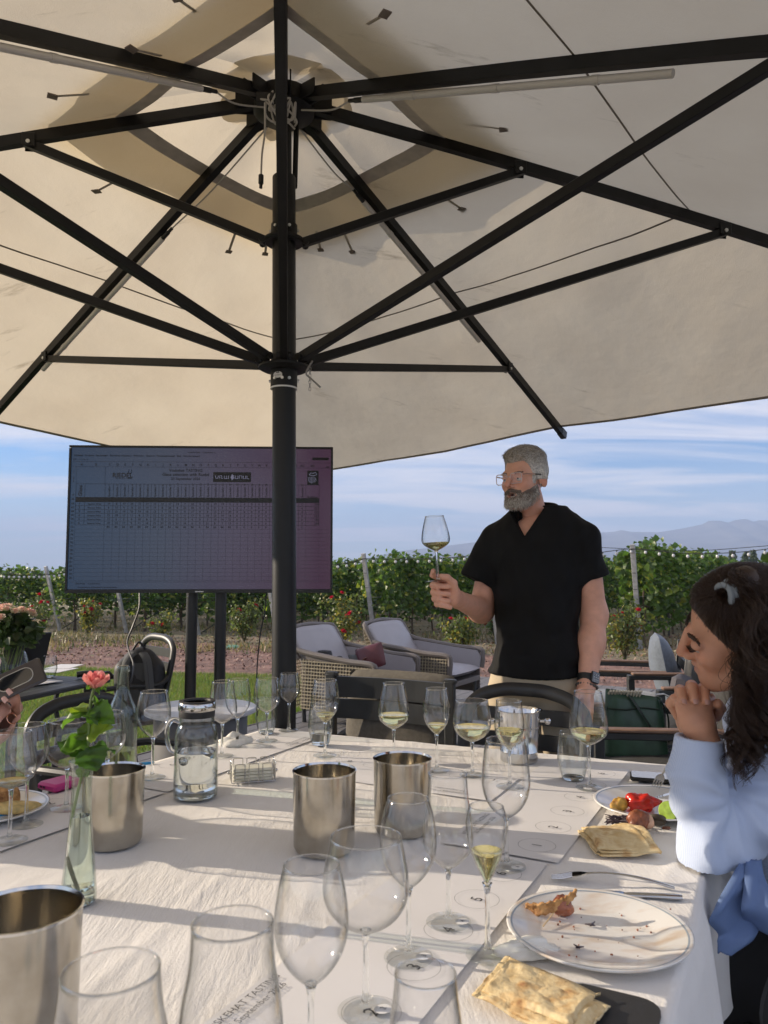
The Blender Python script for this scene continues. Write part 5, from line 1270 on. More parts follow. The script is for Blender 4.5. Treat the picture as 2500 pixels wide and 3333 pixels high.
    for ring, (n, r0, r1, hh, opn) in enumerate(((4, .0050, .0060, .026, -.10), (5, .0085, .0100, .0265, .0), (5, .0115, .0140, .0255, .10), (5, .0130, .0172, .0225, .28))):
        for k in range(n):
            a0 = 2*math.pi*(k+ring*.37)/n; V, T, F = [], [], []; nu, nv = 7, 7; wdt = 2*math.pi/n*.72
            for i in range(nv+1):
                z = i/nv; r = r0*(.35+.65*math.sin(math.pi*.5*min(1, z*1.6)))+(r1-r0)*z*z+opn*.008*z**3
                wz = wdt*(.45+.75*math.sin(math.pi*(.12+.62*z)))*(1 if z < .9 else .86)
                for j in range(nu+1):
                    f = j/nu*2-1; a = a0+f*wz*.5; rr = r+.0012*f*f*(1 if ring else -1)+(.0022*z**5 if ring > 1 else 0)
                    zz = hh*z-(.006*f*f*z); V.append(hd+Q@Vector((rr*math.cos(a), rr*math.sin(a), zz)))
                    tone = (.72, .30, .265) if ring > 1 else (.64, .20, .19); T.append([c*(.82+.25*z) for c in tone])
            for i in range(nv):
                for j in range(nu): F.append((i*(nu+1)+j, i*(nu+1)+j+1, (i+1)*(nu+1)+j+1, (i+1)*(nu+1)+j))
            link_mesh('petal', V, F, bm, t, True, np.array(T))
    for k in range(5):
        a = 2*math.pi*k/5; d = Q@Vector((math.cos(a), math.sin(a), 0)); leaf(hd+d*.004, hd+d*.018-axis_*.002+axis_*.010*(k % 2), .0038, axis_, md, .1)
vase_and_rose()
def napkin_caddy():
    a, b_ = on(735, 2560), on(905, 2548); t0 = on(718, 2520); c = on(822, 2538); X = (b_-a).normalized(); Y = Vector((0, 0, 1)).cross(X)
    t = thing('wire_caddy', 'chrome wire caddy holding butter packs in the middle of the table', 'caddy', c); wm = mat('chrome_wire', (.55, .55, .55), .18, 1.0)
    P = lambda x, y, z: c+X*x+Y*y+Vector((0, 0, z))
    lx, ly, r = .058, .036, .0013
    for y in (-ly, ly):
        for x in (-.036, .0, .036):
            w = .0125; mb = MB(); mb.tube(cat_curve([P(x-w, y, .003), P(x-w, y, .044), P(x-w*.75, y, .050), P(x+w*.75, y, .050), P(x+w, y, .044), P(x+w, y, .003)], 4), r, 6); mb.out('hoop', wm, t)
    for x in (-lx, lx):
        for y in (-.018, .018):
            w = .009; mb = MB(); mb.tube(cat_curve([P(x, y-w, .003), P(x, y-w, .044), P(x, y-w*.7, .050), P(x, y+w*.7, .050), P(x, y+w, .044), P(x, y+w, .003)], 4), r, 6); mb.out('hoop', wm, t)
        mb = MB(); mb.ball(P(x*1.08, 0, .022), .005, 8); mb.out('knob', wm, t)
    mb = MB(); mb.tube([P(-lx, -ly, .0035), P(lx, -ly, .0035), P(lx, ly, .0035), P(-lx, ly, .0035)], r, 6, closed=True); mb.out('base_wire', wm, t)
    pm = mat('waxed_packet', (.74, .73, .62), .35, var=(25, .06))
    for k in range(4):
        mb = MB(); mb.box(P(rng.uniform(-.002, .002), rng.uniform(-.002, .002), .008+.0085*k), (.106, .062, .0075), Matrix((X, Y, Vector((0, 0, 1)))).transposed() @ Matrix.Rotation(rng.uniform(-.05, .05), 3, 'Z'), .002)
        tag(mb.out('butter_pack', pm), 'flat pale packet in the wire caddy, %s of the stack' % ('bottom', 'second from the bottom', 'third from the bottom', 'topmost')[k], 'packet', 'packets in the wire caddy')
napkin_caddy()
def crumple(c, rx, ry, rz, m, name, label, cat, seed):
    r = np.random.RandomState(seed); n, k = 34, 18; V = []
    for i in range(k+1):
        for j in range(n):
            a = 2*math.pi*j/n; e = math.pi*.5*(i/k)
            V.append((math.cos(a)*math.cos(e), math.sin(a)*math.cos(e), math.sin(e)))
    V = np.array(V); d = 1+.22*vnoise(V, 2.4, seed)+.13*np.abs(vnoise(V, 5.5, seed+1)); V = V*d[:, None]*np.array([rx, ry, rz]); V[:, 2] = np.maximum(V[:, 2], 0)+.001
    F = [(i*n+j, i*n+(j+1) % n, (i+1)*n+(j+1) % n, (i+1)*n+j) for i in range(k) for j in range(n)]
    o = link_mesh(name, V+np.array(c), F, m, None, True); return tag(o, label, cat)
tissue = mat('paper_tissue', (.80, .785, .72), .85, bump=(40, .5, .004))
crumple(on(770, 2425), .050, .032, .034, tissue, 'crumpled_napkin', 'crumpled cream paper napkin behind the jug and the wire caddy', 'napkin', 71)
o = crumple(on(835, 2432), .050, .02, .010, tissue, 'crumpled_napkin', 'flat torn end of a cream paper napkin beside the crumpled one', 'napkin', 73)
crumple(on(1712, 3105), .046, .020, .018, tissue, 'crumpled_napkin', 'crumpled white napkin tucked under the near rim of the dirty plate', 'napkin', 75)
def pen(a, b_, col, label):
    a, b_ = Vector(a)+Vector((0, 0, .005)), Vector(b_)+Vector((0, 0, .005)); t = thing('pen', label, 'pen', a); d = (b_-a); m = mat('blue_plastic', col, .3)
    mb = MB(); mb.tube([a+d*.12, a+d*.72], .0043, 10); mb.out('barrel', m, t); mb = MB(); mb.tube([a+d*.70, a+d], [.0052, .0048], 10); mb.out('cap', m, t); mb = MB(); mb.tube([a+d*.12, a], [.004, .0008], 8); mb.out('tip', polished, t)
pen(on(505, 2488), on(420, 2497), (.03, .30, .62), 'bright blue pen lying beside the wine bottle'); pen(on(-20, 2668), on(75, 2645), (.02, .16, .42), 'dark blue pen below the food plate at the left edge')
def power_bank():
    p = on(195, 2565); t = thing('power_bank', 'small magenta power bank lying behind the steel cup at left', 'power bank', p); X = Vector((.85, -.5, 0)).normalized(); M3 = Matrix((X, Vector((0, 0, 1)).cross(X), Vector((0, 0, 1)))).transposed()
    mb = MB(); mb.box(p+Vector((0, 0, .011)), (.075, .085, .020), M3, .006); mb.out('case', mat('magenta_plastic', (.55, .04, .24), .4), t)
    for k in (-.018, -.006): mb = MB(); mb.box(p+Vector((0, 0, .011))-Vector((0, 0, 0))+M3@Vector((k, -.0427, 0)), (.008, .001, .004), M3); mb.out('port', MATS['black_rubber'], t)
power_bank()

# ------------------------------------------------------------------ plates, food, cutlery
china = mat('white_china', (.80, .79, .76), .14, spec=.5, coat=.3)
line_m = mat('plate_line', (.30, .36, .42), .3)
def plate(c, r, label, dirty=False):
    t = thing('plate', label, 'plate', c); local(t); m = china
    if dirty:
        m, nt, N, L, b = nodes_of('used_china'); b.inputs['Roughness'].default_value = .18; b.inputs['Coat Weight'].default_value = .2
        tc = N('ShaderNodeTexCoord'); mp = N('ShaderNodeMapping'); mp.inputs['Scale'].default_value = (1, 2.6, 1); mp.inputs['Rotation'].default_value = (0, 0, .5); L(tc.outputs['Object'], mp.inputs[0]); nz = N('ShaderNodeTexNoise'); nz.inputs['Scale'].default_value = 13; nz.inputs['Detail'].default_value = 8; L(mp.outputs[0], nz.inputs[0])
        cr = N('ShaderNodeValToRGB'); e = cr.color_ramp.elements; e[0].position = .50; e[1].position = .78; e[0].color = (.80, .785, .745, 1); e[1].color = (.62, .47, .33, 1); L(nz.outputs[0], cr.inputs[0]); L(cr.outputs[0], b.inputs['Base Color'])
    mb = MB(); mb.lathe([(0, .004), (r*.60, .004), (r*.66, .006), (r*.80, .0125), (r*.94, .0175), (r*.985, .0195), (r, .0185), (r*.985, .0155), (r*.8, .0085), (r*.62, .0015), (r*.58, .0), (0, .001)], n=96); mb.out('dish', m, t, sharp=None)
    mb = MB(); mb.lathe([(r*.935, .01775), (r*.952, .0184)], n=96); mb.out('rim_line', line_m, t)
    return t
PL1 = on(1966, 3010); PL1 = Vector((.327, 1.222, TOPZ+.001)); plate(PL1, .138, 'large white plate with smears and scraps nearest the camera', True)
PL2 = Vector((.640, 1.865, TOPZ+.001)); plate(PL2, .140, 'white plate of tomato, cucumber and roast vegetables before the woman')
PL3 = Vector((-.925, 1.825, TOPZ+.001)); plate(PL3, .140, 'white plate with food cut by the left edge of the picture')
def blob(name, c, r, rot, m, label, cat, k=.18, seed=1, parent=None, scale=5, group=None):
    n = 14; mb = MB(); mb.ball((0, 0, 0), 1, n); V = np.array(mb.V); V = V*(1+k*vnoise(V, scale*.3, seed)+k*.45*vnoise(V, scale*.9, seed+3))[:, None]*np.array(r)
    A = np.array(rot.to_matrix() if hasattr(rot, 'to_matrix') else Matrix.Rotation(rot, 3, 'Z')); V = V@A.T+np.array(c)
    o = link_mesh(name, V, mb.F, m, parent, True)
    return tag(o, label, cat, group) if label else o
pf = TOPZ+.006
def pp(u, v, dz=0): return at_height(u, v, pf+dz)
potato = mat('roast_potato', (.58, .36, .07), .5, var=(60, .5), col2=(.25, .11, .02), bump=(80, .4, .003)); tomato_m = mat('tomato_flesh', (.56, .025, .016), .22, var=(50, .3), bump=(60, .4, .004)); cab_m = mat('purple_cabbage', (.030, .016, .028), .4, var=(80, .5)); meat_m = mat('roast_meat', (.24, .075, .030), .35, var=(45, .55), col2=(.08, .022, .012), bump=(70, .8, .005))
def food():
    t = thing('potato_wedge', 'golden roast potato wedge at the back of the woman\'s plate', 'potato', pp(2018, 2615)); X = 1
    blob('wedge', pp(2020, 2618, .014), (.026, .014, .018), .5, potato, None, None, .16, 3, t)
    t = thing('tomato_piece', 'torn red tomato piece on the plate before the woman', 'tomato', pp(2085, 2615)); blob('flesh', pp(2085, 2614, .017), (.034, .019, .021), -.25, tomato_m, None, None, .32, 8, t, 8); blob('skin', pp(2088, 2608, .012), (.033, .021, .014), -.25, mat('tomato_skin', (.45, .012, .01), .15), None, None, .12, 9, t)
    t = thing('shredded_cabbage', 'dark purple shredded cabbage heap on the plate before the woman', 'cabbage', pp(2020, 2670)); r_ = random.Random(5)
    mb = MB()
    for k in range(60):
        c = pp(2020+r_.uniform(-35, 35), 2668+r_.uniform(-10, 13), r_.uniform(0, .012)); a = r_.uniform(-.5, 1.0); d = Vector((math.cos(a), -math.sin(a)*.8, r_.uniform(-.3, .3)))*r_.uniform(.008, .017)
        mb.tube([c-d, c+Vector((0, 0, .003)), c+d], [.0012, .0017, .001], 5)
    k = mb.out('shreds', cab_m, t); k['kind'] = 'stuff'
    t = thing('grilled_meat', 'browned piece of grilled meat with a pale cut face', 'meat', pp(2090, 2675)); blob('crust', pp(2082, 2668, .018), (.025, .021, .021), .2, meat_m, None, None, .18, 12, t); blob('cut_face', pp(2103, 2673, .014), (.017, .018, .0165), .2, mat('pale_meat', (.55, .33, .22), .45, var=(50, .2)), None, None, .08, 13, t)
    t = thing('squash_slice', 'yellow squash slice with dark skin beside the meat', 'squash', pp(2137, 2668)); c = pp(2137, 2668, .010); Q = Matrix.Rotation(R(-35), 3, 'X') @ Matrix.Rotation(R(10), 3, 'Y')
    mb = MB(); mb.lathe([(0, -.008), (.017, -.008), (.0205, -.004), (.0205, .004), (.0185, .006)], c, 24, rot=Q); mb.out('skin', mat('dark_squash_skin', (.045, .03, .018), .45), t); mb = MB(); mb.lathe([(.0187, .0058), (.014, .0068), (0, .007)], c, 24, rot=Q); mb.out('flesh', mat('squash_flesh', (.62, .36, .02), .4, var=(60, .25)), t)
    t = thing('cucumber_chunk', 'thick cucumber chunk with bright green cut face beside the sleeve', 'cucumber', pp(2175, 2650)); c = pp(2176, 2640, .021); Q = Matrix.Rotation(R(70), 3, 'X') @ Matrix.Rotation(R(-25), 3, 'Y')
    mb = MB(); mb.lathe([(0, -.035), (.014, -.032), (.0205, -.02), (.0215, .0), (.0205, .008)], c, 28, rot=Q); mb.out('peel', mat('cucumber_peel', (.018, .05, .014), .3, var=(60, .5)), t); mb = MB(); mb.lathe([(.0205, .008), (.019, .0105), (.010, .0115), (0, .0118)], c, 28, rot=Q); mb.out('cut_face', mat('cucumber_flesh', (.36, .52, .07), .3, var=(90, .25)), t)
    blob('meat_scrap', pp(2168, 2695, .003), (.011, .006, .003), .2, meat_m, 'small brown scrap at the front of the woman\'s plate', 'food scrap', .2, 15)
    # leftovers on the near plate
    t = thing('bread_crust', 'crisp curled strip of bread with meat on a toothpick on the used plate', 'bread', pp(1800, 2965)); crust = mat('toasted_crust', (.46, .26, .10), .75, var=(70, .45), col2=(.24, .10, .03), bump=(110, .9, .004))
    a = cat_curve([pp(1712, 2962, .006), pp(1760, 2958, .014), pp(1810, 2946, .020), pp(1840, 2930, .026), pp(1872, 2905, .036)], 7); V, F = [], []; n = len(a)
    for i, c in enumerate(a):
        w = .0115*(1.1-.45*i/n); d = (a[min(i+1, n-1)]-a[max(i-1, 0)]).normalized(); s_ = Vector((0, 0, 1)).cross(d).normalized()
        for j in range(7):
            f = j/6*2-1; V.append(c+s_*(w*.35*math.cos(f*1.6)-.002)+Vector((0, 0, w*f*.9+.0016*math.sin(i*1.9+j))))
    F = [(i*7+j, i*7+j+1, (i+1)*7+j+1, (i+1)*7+j) for i in range(n-1) for j in range(6)]
    o = link_mesh('crust_strip', V, F, crust, t, True); sm = o.modifiers.new('thick', 'SOLIDIFY'); sm.thickness = .004
    blob('meat', pp(1830, 2950, .014), (.018, .015, .015), .3, mat('glazed_meat', (.30, .10, .045), .22, var=(50, .5), col2=(.12, .03, .016), bump=(60, .7, .004)), None, None, .2, 22, t)
    mb = MB(); mb.tube([pp(1768, 3015, .004), pp(1815, 2955, .012)], .0013, 6); mb.out('toothpick', mat('pale_wood', (.58, .43, .25), .7), t)
    for i, (u, v, w, lb) in enumerate(((1835, 2970, .012, 'dark shred beside the toothpick'), (1925, 3010, .011, 'black shred in the centre of the used plate'), (1882, 3083, .009, 'black speck near the front of the used plate'))):
        t = thing('cabbage_shred', lb, 'food scrap', pp(u, v), 0, 'dark scraps on the used plate'); mb = MB()
        for q in range(3):
            an = q*2.1+i; d = Vector((math.cos(an), math.sin(an)*.6, .1))*w*(.9 if q else 1.3); mb.tube([pp(u, v, .002)-d*.3, pp(u, v, .0045), pp(u, v, .002)+d], [.0012, .002, .0008], 6)
        mb.out('shreds', cab_m, t)
    r_ = random.Random(9); mb = MB()
    for k in range(46): mb.ball(pp(1780+r_.uniform(0, 420), 2950+r_.uniform(0, 170), .0006), r_.uniform(.0006, .0021), 4)
    k = mb.out('plate_crumbs', meat_m); k['kind'] = 'stuff'; tag(k, 'tiny brown crumbs scattered over the used plate', 'crumbs')
    # the plate at left
    blob('toast_piece', on(40, 2628, pf+.012), (.062, .028, .013), .35, mat('toast_yellow', (.62, .46, .18), .6, var=(60, .3)), 'yellow toast piece on the plate at the left edge', 'bread', .08, 31)
    blob('bread_piece', on(-5, 2602, pf+.022), (.05, .036, .026), .1, crust, 'dark browned bread on the plate at the left edge', 'bread', .2, 33)
    t = tag(crumple(on(425, 2610), .016, .012, .02, mat('foil_yellow', (.62, .60, .16), .35), 'foil_scrap', 'crumpled yellow wrapper beside the steel cup behind the vase', 'wrapper', 77), 'crumpled yellow wrapper beside the steel cup behind the vase', 'wrapper')
food()
def fork(a, b_, label, lift=(0, 0), up=Vector((0, 0, 1)), tines_at='a'):
    a, b_ = Vector(a), Vector(b_); t = thing('fork', label, 'fork', a); d = (b_-a); L_ = d.length; d.normalize(); s_ = up.cross(d).normalized(); n_ = d.cross(s_)
    P = lambda x, y, z: a+d*x+s_*y+n_*z
    mb = MB(); arch = lambda x: lift[0]*math.sin(math.pi*min(1, x/L_))
    pts = [P(x, 0, .003+arch(x)) for x in np.linspace(.062, L_, 14)]; ws = [.0032, .0028, .0026, .0027, .003, .0034, .0038, .0042, .0046, .0049, .0052, .0054, .0054, .005]
    mb.tube(pts, ws, 10, flat=.5); mb.out('handle', polished, t)
    mb = MB(); V, F = [], []
    for i in range(9):
        x = .034+i*.0035; w = .0105*math.sin(math.pi*.5*min(1, (i+1)/5)) if False else .0105*(1-(i/8)**3*.72)
        for sgn in (-1, 1): V += [P(x, w*sgn, .002+arch(x)), P(x, w*sgn, .0038+arch(x))]
    F = []
    for i in range(8): k = i*4; F += [(k, k+4, k+6, k+2), (k+1, k+3, k+7, k+5), (k, k+1, k+5, k+4), (k+2, k+6, k+7, k+3)]
    mb.add(V, F); mb.out('neck', polished, t)
    for y in (-.009, -.003, .003, .009): mb = MB(); mb.tube([P(.037, y, .003+arch(.037)), P(.02, y, .002+arch(.02)), P(0, y*.95, .004)], [.0021, .0019, .0010], 6); mb.out('tine', polished, t)
fork(on(1795, 2862), on(2195, 2895), 'fork lying on the cloth beyond the used plate', (.016, 0))
def knife(a, b_, label, thick=True):
    a, b_ = Vector(a)+Vector((0, 0, .003)), Vector(b_)+Vector((0, 0, .004)); t = thing('knife', label, 'knife', a); d = b_-a; L_ = d.length; d.normalize(); s_ = Vector((0, 0, 1)).cross(d)
    mb = MB(); mb.tube([a+d*(L_*.52), a+d*(L_*.6), a+d*(L_*.97), b_], [.0042, .0062, .0075, .0066], 12, flat=.62); mb.out('handle', polished, t)
    pl = [a+s_*.002, a+d*.02+s_*.008, a+d*(L_*.5)+s_*.009, a+d*(L_*.54)+s_*.004, a+d*(L_*.54)-s_*.004, a+d*.0]; mb = MB(); mb.extrude_path(pl, (0, 0, .0014)); mb.out('blade', polished, t)
knife(on(1830, 2905), on(2220, 2928), 'table knife lying beside the fork beyond the used plate'); knife(on(2110, 2612, TOPZ+.02), on(2290, 2560, TOPZ+.012), 'knife resting across the rim of the woman\'s plate')
fork(at_depth(2135, 2558, 1.98), at_depth(2235, 2370, 1.78), 'fork held upright over the phone by the woman', (.0, 0), Vector((-.2, -1, .3)))
def phone():
    a, b_ = on(2010, 2530), on(2175, 2545); c = on(2115, 2540, TOPZ); X = (on(2172, 2558)-on(2022, 2547)).normalized(); X = Vector((X.x, X.y, 0)).normalized(); Y = Vector((0, 0, 1)).cross(X); M3 = Matrix((X, Y, Vector((0, 0, 1)))).transposed()
    t = thing('phone', 'black smartphone lying face up beyond the woman\'s plate', 'phone', c); c = c+Vector((.03, 0, .0)); mb = MB(); mb.box(c+Vector((0, 0, .0065)), (.158, .076, .011), M3, .004); mb.out('case', MATS['black_rubber'], t)
    V = [c+X*x+Y*y+Vector((0, 0, .0124)) for x, y in round_poly(.150, .069, .009)]; mb = MB(); mb.add(V, [tuple(range(len(V)))]); mb.out('screen', mat('phone_glass', (.012, .013, .015), .04, spec=.8, coat=1), t, False)
phone()
def lavash(path, label, seed, fold):
    """a folded sheet of thin flatbread: two stacked blistered layers with a rolled fold"""
    t = thing('flatbread', label, 'flatbread', path[0]); m, nt, N, L, b = nodes_of('flatbread_%d' % seed); b.inputs['Roughness'].default_value = .85
    tc = N('ShaderNodeTexCoord'); nz = N('ShaderNodeTexNoise'); nz.inputs['Scale'].default_value = 26; nz.inputs['Detail'].default_value = 9; L(tc.outputs['Object'], nz.inputs[0]); cr = N('ShaderNodeValToRGB'); e = cr.color_ramp.elements; e[0].position = .34; e[0].color = (.60, .42, .19, 1); e[1].position = .54; e[1].color = (.76, .61, .35, 1); k = e.new(.66); k.color = (.58, .38, .17, 1); k = e.new(.76); k.color = (.26, .10, .035, 1); L(nz.outputs[0], cr.inputs[0]); L(cr.outputs[0], b.inputs['Base Color'])
    n2 = N('ShaderNodeTexNoise'); n2.inputs['Scale'].default_value = 75; n2.inputs['Detail'].default_value = 6; L(tc.outputs['Object'], n2.inputs[0]); bp = N('ShaderNodeBump'); bp.inputs['Strength'].default_value = .9; bp.inputs['Distance'].default_value = .004; L(n2.outputs[0], bp.inputs['Height']); L(bp.outputs[0], b.inputs['Normal'])
    A, B, Cc, D = [Vector(p) for p in path]; nu, nv = 44, 26
    for lay in range(3):
        V = []; ins = .03*lay
        for i in range(nu+1):
            for j in range(nv+1):
                u, v = i/nu, j/nv; uu, vv = ins+u*(1-2*ins)*(.93 if lay == 2 else 1), ins*1.6+v*(1-ins*2-(.14 if lay == 1 else 0)); p = A.lerp(B, uu).lerp(D.lerp(Cc, uu), vv); q = np.array([[p.x, p.y, lay*.3]])
                e = min(u, 1-u, v, 1-v); ed = .011*vnoise(q, 16, seed+lay)[0]
                z = .0075+.0050*lay+.0055*vnoise(q, 9, seed+lay)[0]+.0032*vnoise(q, 30, seed+9+lay)[0]+.0018*abs(vnoise(q, 70, seed+5+lay)[0])+fold*math.sin(math.pi*v)**.7*(.4+.6*u)*.6-(.0055 if e < .04 and lay else 0)
                p = p+Vector((ed if v in (0, 1) else ed*.3, ed if u in (0, 1) else 0, max(.0065+.0035*lay, z))); V.append(p)
        F = [(i*(nv+1)+j, (i+1)*(nv+1)+j, (i+1)*(nv+1)+j+1, i*(nv+1)+j+1) for i in range(nu) for j in range(nv)]
        o = link_mesh(('bottom_layer', 'middle_layer', 'top_layer')[lay], V, F, m, t, True); s_ = o.modifiers.new('thick', 'SOLIDIFY'); s_.thickness = .0022; s_.offset = -1
lavash([on(1940, 2796), on(2158, 2796), on(2078, 2702), on(1880, 2712)], 'folded flatbread lying between the two plates', 81, .012)
lavash([on(1540, 3262), on(1900, 3440), on(1992, 3300), on(1648, 3132)], 'blistered yellow flatbread in front of the used plate nearest the camera', 91, .012)
def folder():
    a = on(2040, 3240); M3 = Matrix((E2, -E1, Vector((0, 0, 1)))).transposed(); c = tp(.985, -.215, TOPZ+.007)
    t = thing('dark_folder', 'dark grey folder with rounded corner at the near right table edge', 'folder', c)
    V = [c+E2*x+(-E1)*y for x, y in round_poly(.20, .125, .03)]; mb = MB(); mb.extrude_path([v-Vector((0, 0, .005)) for v in V], (0, 0, .004)); mb.out('cover', mat('charcoal_cover', (.030, .030, .031), .6, bump=(200, .2, .001)), t)
folder()
# ------------------------------------------------------------------ chairs and side tables on the deck and the lawn
frame_m = mat('charcoal_frame', (.035, .037, .038), .45, .15, var=(9, .2)); cushion_m = mat('taupe_fabric', (.135, .122, .10), .95, var=(60, .15), bump=(240, .35, .002), sheen=.2)
dark_cushion = mat('dark_grey_fabric', (.055, .055, .056), .95, var=(60, .15), bump=(240, .35, .002)); blue_cushion = mat('slate_fabric', (.13, .155, .19), .95, var=(50, .12), bump=(220, .35, .002), sheen=.2)
wood_arm = mat('teak_arm', (.22, .13, .085), .6, var=(14, .3), stretch=(1, 6, 6)); black_chair = mat('black_resin', (.020, .021, .022), .42, var=(20, .2), bump=(160, .12, .001))
def pillow(name, c, size, M3, m, parent, puff=.5, seed=1, n=18):
    """soft cushion: a rounded slab that bulges in the middle"""
    V, F = [], []; hx, hy, hz = size[0]/2, size[1]/2, size[2]/2
    for sgn in (1, -1):
        for i in range(n+1):
            for j in range(n+1):
                u, v = i/n*2-1, j/n*2-1
                e = max(0, 1-abs(u)**5)*max(0, 1-abs(v)**5); z = hz*(e**.5)*(1-puff+puff*(1-u*u)*(1-v*v))
                q = np.array([[u*2.0, v*2.0, sgn*1.0]]); z += (.05*hz*vnoise(q, 3, seed)[0])*e
                V.append(Vector(c)+M3@Vector((u*hx*(1-.04*abs(v)**3), v*hy*(1-.04*abs(u)**3), sgn*z)))
    m_ = n+1; o = m_*m_
    for i in range(n):
        for j in range(n):
            a = i*m_+j; F.append((a, a+m_, a+m_+1, a+1)); F.append((o+a, o+a+1, o+a+m_+1, o+a+m_))
    return link_mesh(name, V, F, m, parent, True)
def face(d):      # rotation whose local +X points along d
    return math.atan2(d[1], d[0])
I3 = Matrix.Identity(3)
# the wide slatted armchair with its back to the table
def slat_armchair():
    a, b_ = at_depth(1082, 2203, 3.42), at_depth(1462, 2222, 3.18); X = b_-a; W = X.length; ang = math.atan2(X.y, X.x); zt = (a.z+b_.z)/2
    t = thing('slatted_armchair', 'charcoal slatted armchair with taupe cushions, its back to the table', 'armchair', (a.x, a.y, 0), ang); local(t)
    zt_ = zt
    for k, (z0, z1) in enumerate(((-.088, 0), (-.178, -.096))):
        mb = MB(); n = 14
        for i in range(n):
            x0, x1 = W*i/n, W*(i+1)/n; f = lambda x: .030*math.sin(math.pi*x/W)
            mb.bar((x0, -f(x0)*-1, zt_+(z0+z1)/2), (x1+.001, f(x1), zt_+(z0+z1)/2), .018, z1-z0, (0, 0, 1))
        mb.out('slat', frame_m, t)
    for x in (-.004, W+.004):
        mb = MB(); mb.bar((x, .02, 0), (x, -.005, zt_+.012), .042, .034, (0, 1, 0), .004); mb.box((x, .0, zt_+.008), (.05, .04, .02), bevel=.004); mb.out('rear_post', frame_m, t)
        mb = MB(); mb.tube(cat_curve([(x, .02, .56), (x, .10, .585), (x, .30, .60), (x, .58, .60)], 5), .018, 8, flat=1.3); mb.tube(cat_curve([(x, .02, .35), (x, .07, .47), (x, .12, .57)], 5), .014, 8); mb.out('armrest', frame_m, t)
        mb = MB(); mb.bar((x, .58, 0), (x, .56, .60), .04, .034, (0, 1, 0), .004); mb.out('front_leg', frame_m, t)
    mb = MB(); mb.box((W/2, .30, .33), (W, .58, .035), bevel=.005); mb.out('seat_frame', frame_m, t)
    pillow('seat_cushion', (W/2, .32, .41), (W-.04, .58, .13), I3, cushion_m, t, .4, 3)
    M3 = Matrix.Rotation(R(84), 3, 'X'); pillow('back_cushion', (W/2, .10, zt_-.225), (W-.03, .50, .13), M3, cushion_m, t, .35, 5)
slat_armchair()
# resin chairs with an arched back and long slots
def resin_chair(p, facing, label, zt=.86, w=.46):
    t = thing('resin_chair', label, 'chair', (p[0], p[1], 0), face(facing)-math.pi/2, 'black arched resin chairs'); local(t)   # local +Y is the way the sitter faces, back at y = 0
    h0 = .44; lean = lambda z: -.10*max(0, (z-h0))/(zt-h0)
    arch = [(-w/2, h0), (-w/2, zt-.12), (-w/2+.035, zt-.035), (-w/2+.12, zt), (0, zt+.006), (w/2-.12, zt), (w/2-.035, zt-.035), (w/2, zt-.12), (w/2, h0)]
    mb = MB(); mb.tube([Vector((q.x, lean(q.z)+.012*math.cos(q.x*4), q.z)) for q in cat_curve([(x, 0, z) for x, z in arch], 6)], .017, 10, flat=1.4); mb.out('back_frame', black_chair, t)
    for k, z in enumerate((zt-.085, zt-.165, zt-.245, zt-.325)):
        mb = MB(); n = 10
        for i in range(n):
            x0, x1 = -w/2+w*i/n, -w/2+w*(i+1)/n; f = lambda x: lean(z)-.02*(1-(2*x/w)**2)
            mb.bar((x0, f(x0), z), (x1+.001, f(x1), z), .012, .052, (0, 0, 1))
        mb.out('back_slat', black_chair, t)
    mb = MB(); mb.prism(round_poly(w+.02, .46, .07), -.012, .012); 
    for i, v in enumerate(mb.V): mb.V[i] = (v[0], v[1]+.22, v[2]+h0-.015*math.cos(v[0]*5))
    mb.out('seat', black_chair, t)
    for sx in (-1, 1):
        mb = MB(); mb.bar((sx*(w/2+.01), -.06, 0), (sx*w/2, 0, h0+.02), .03, .036, (0, 1, 0), .006); mb.out('leg', black_chair, t)
        mb = MB(); mb.bar((sx*(w/2+.01), .46, 0), (sx*w/2, .42, h0), .03, .036, (0, 1, 0), .006); mb.out('leg', black_chair, t)
        mb = MB(); mb.tube(cat_curve([(sx*w/2, -.06, zt-.20), (sx*(w/2+.03), .03, .655), (sx*(w/2+.035), .25, .66), (sx*(w/2+.03), .40, .645), (sx*(w/2+.01), .45, .55), (sx*w/2, .44, h0)], 5), .015, 8); mb.out('armrest', black_chair, t)
    return t
q = tp(2.52, -.55, 0); resin_chair((.445, 2.60), -E2, 'black slotted resin chair pushed against the far edge before the standing man', .905, .42)
q = tp(2.10, -2.22, 0); resin_chair((-1.06, 2.86), E1, 'black slotted resin chair at the left side, behind the rose', .835, .44)
bc = at_depth(465, 2200, 4.72); resin_chair((bc.x-.02, bc.y+.1), Vector((-.75, -.66, 0)), 'grey lit resin chair on the lawn holding a black backpack', .905, .46)
def soft(name, parts, lo, hi, h, m, parent, label=None, cat=None):
    V, F = surface(S_union(parts, .012), lo, hi, h); o = link_mesh(name, V, F, m, parent, True); return o
bag_m = mat('black_nylon', (.016, .016, .018), .6, var=(40, .3), bump=(70, .4, .003)); strap_m = mat('grey_padding', (.075, .078, .08), .8, bump=(150, .4, .002))
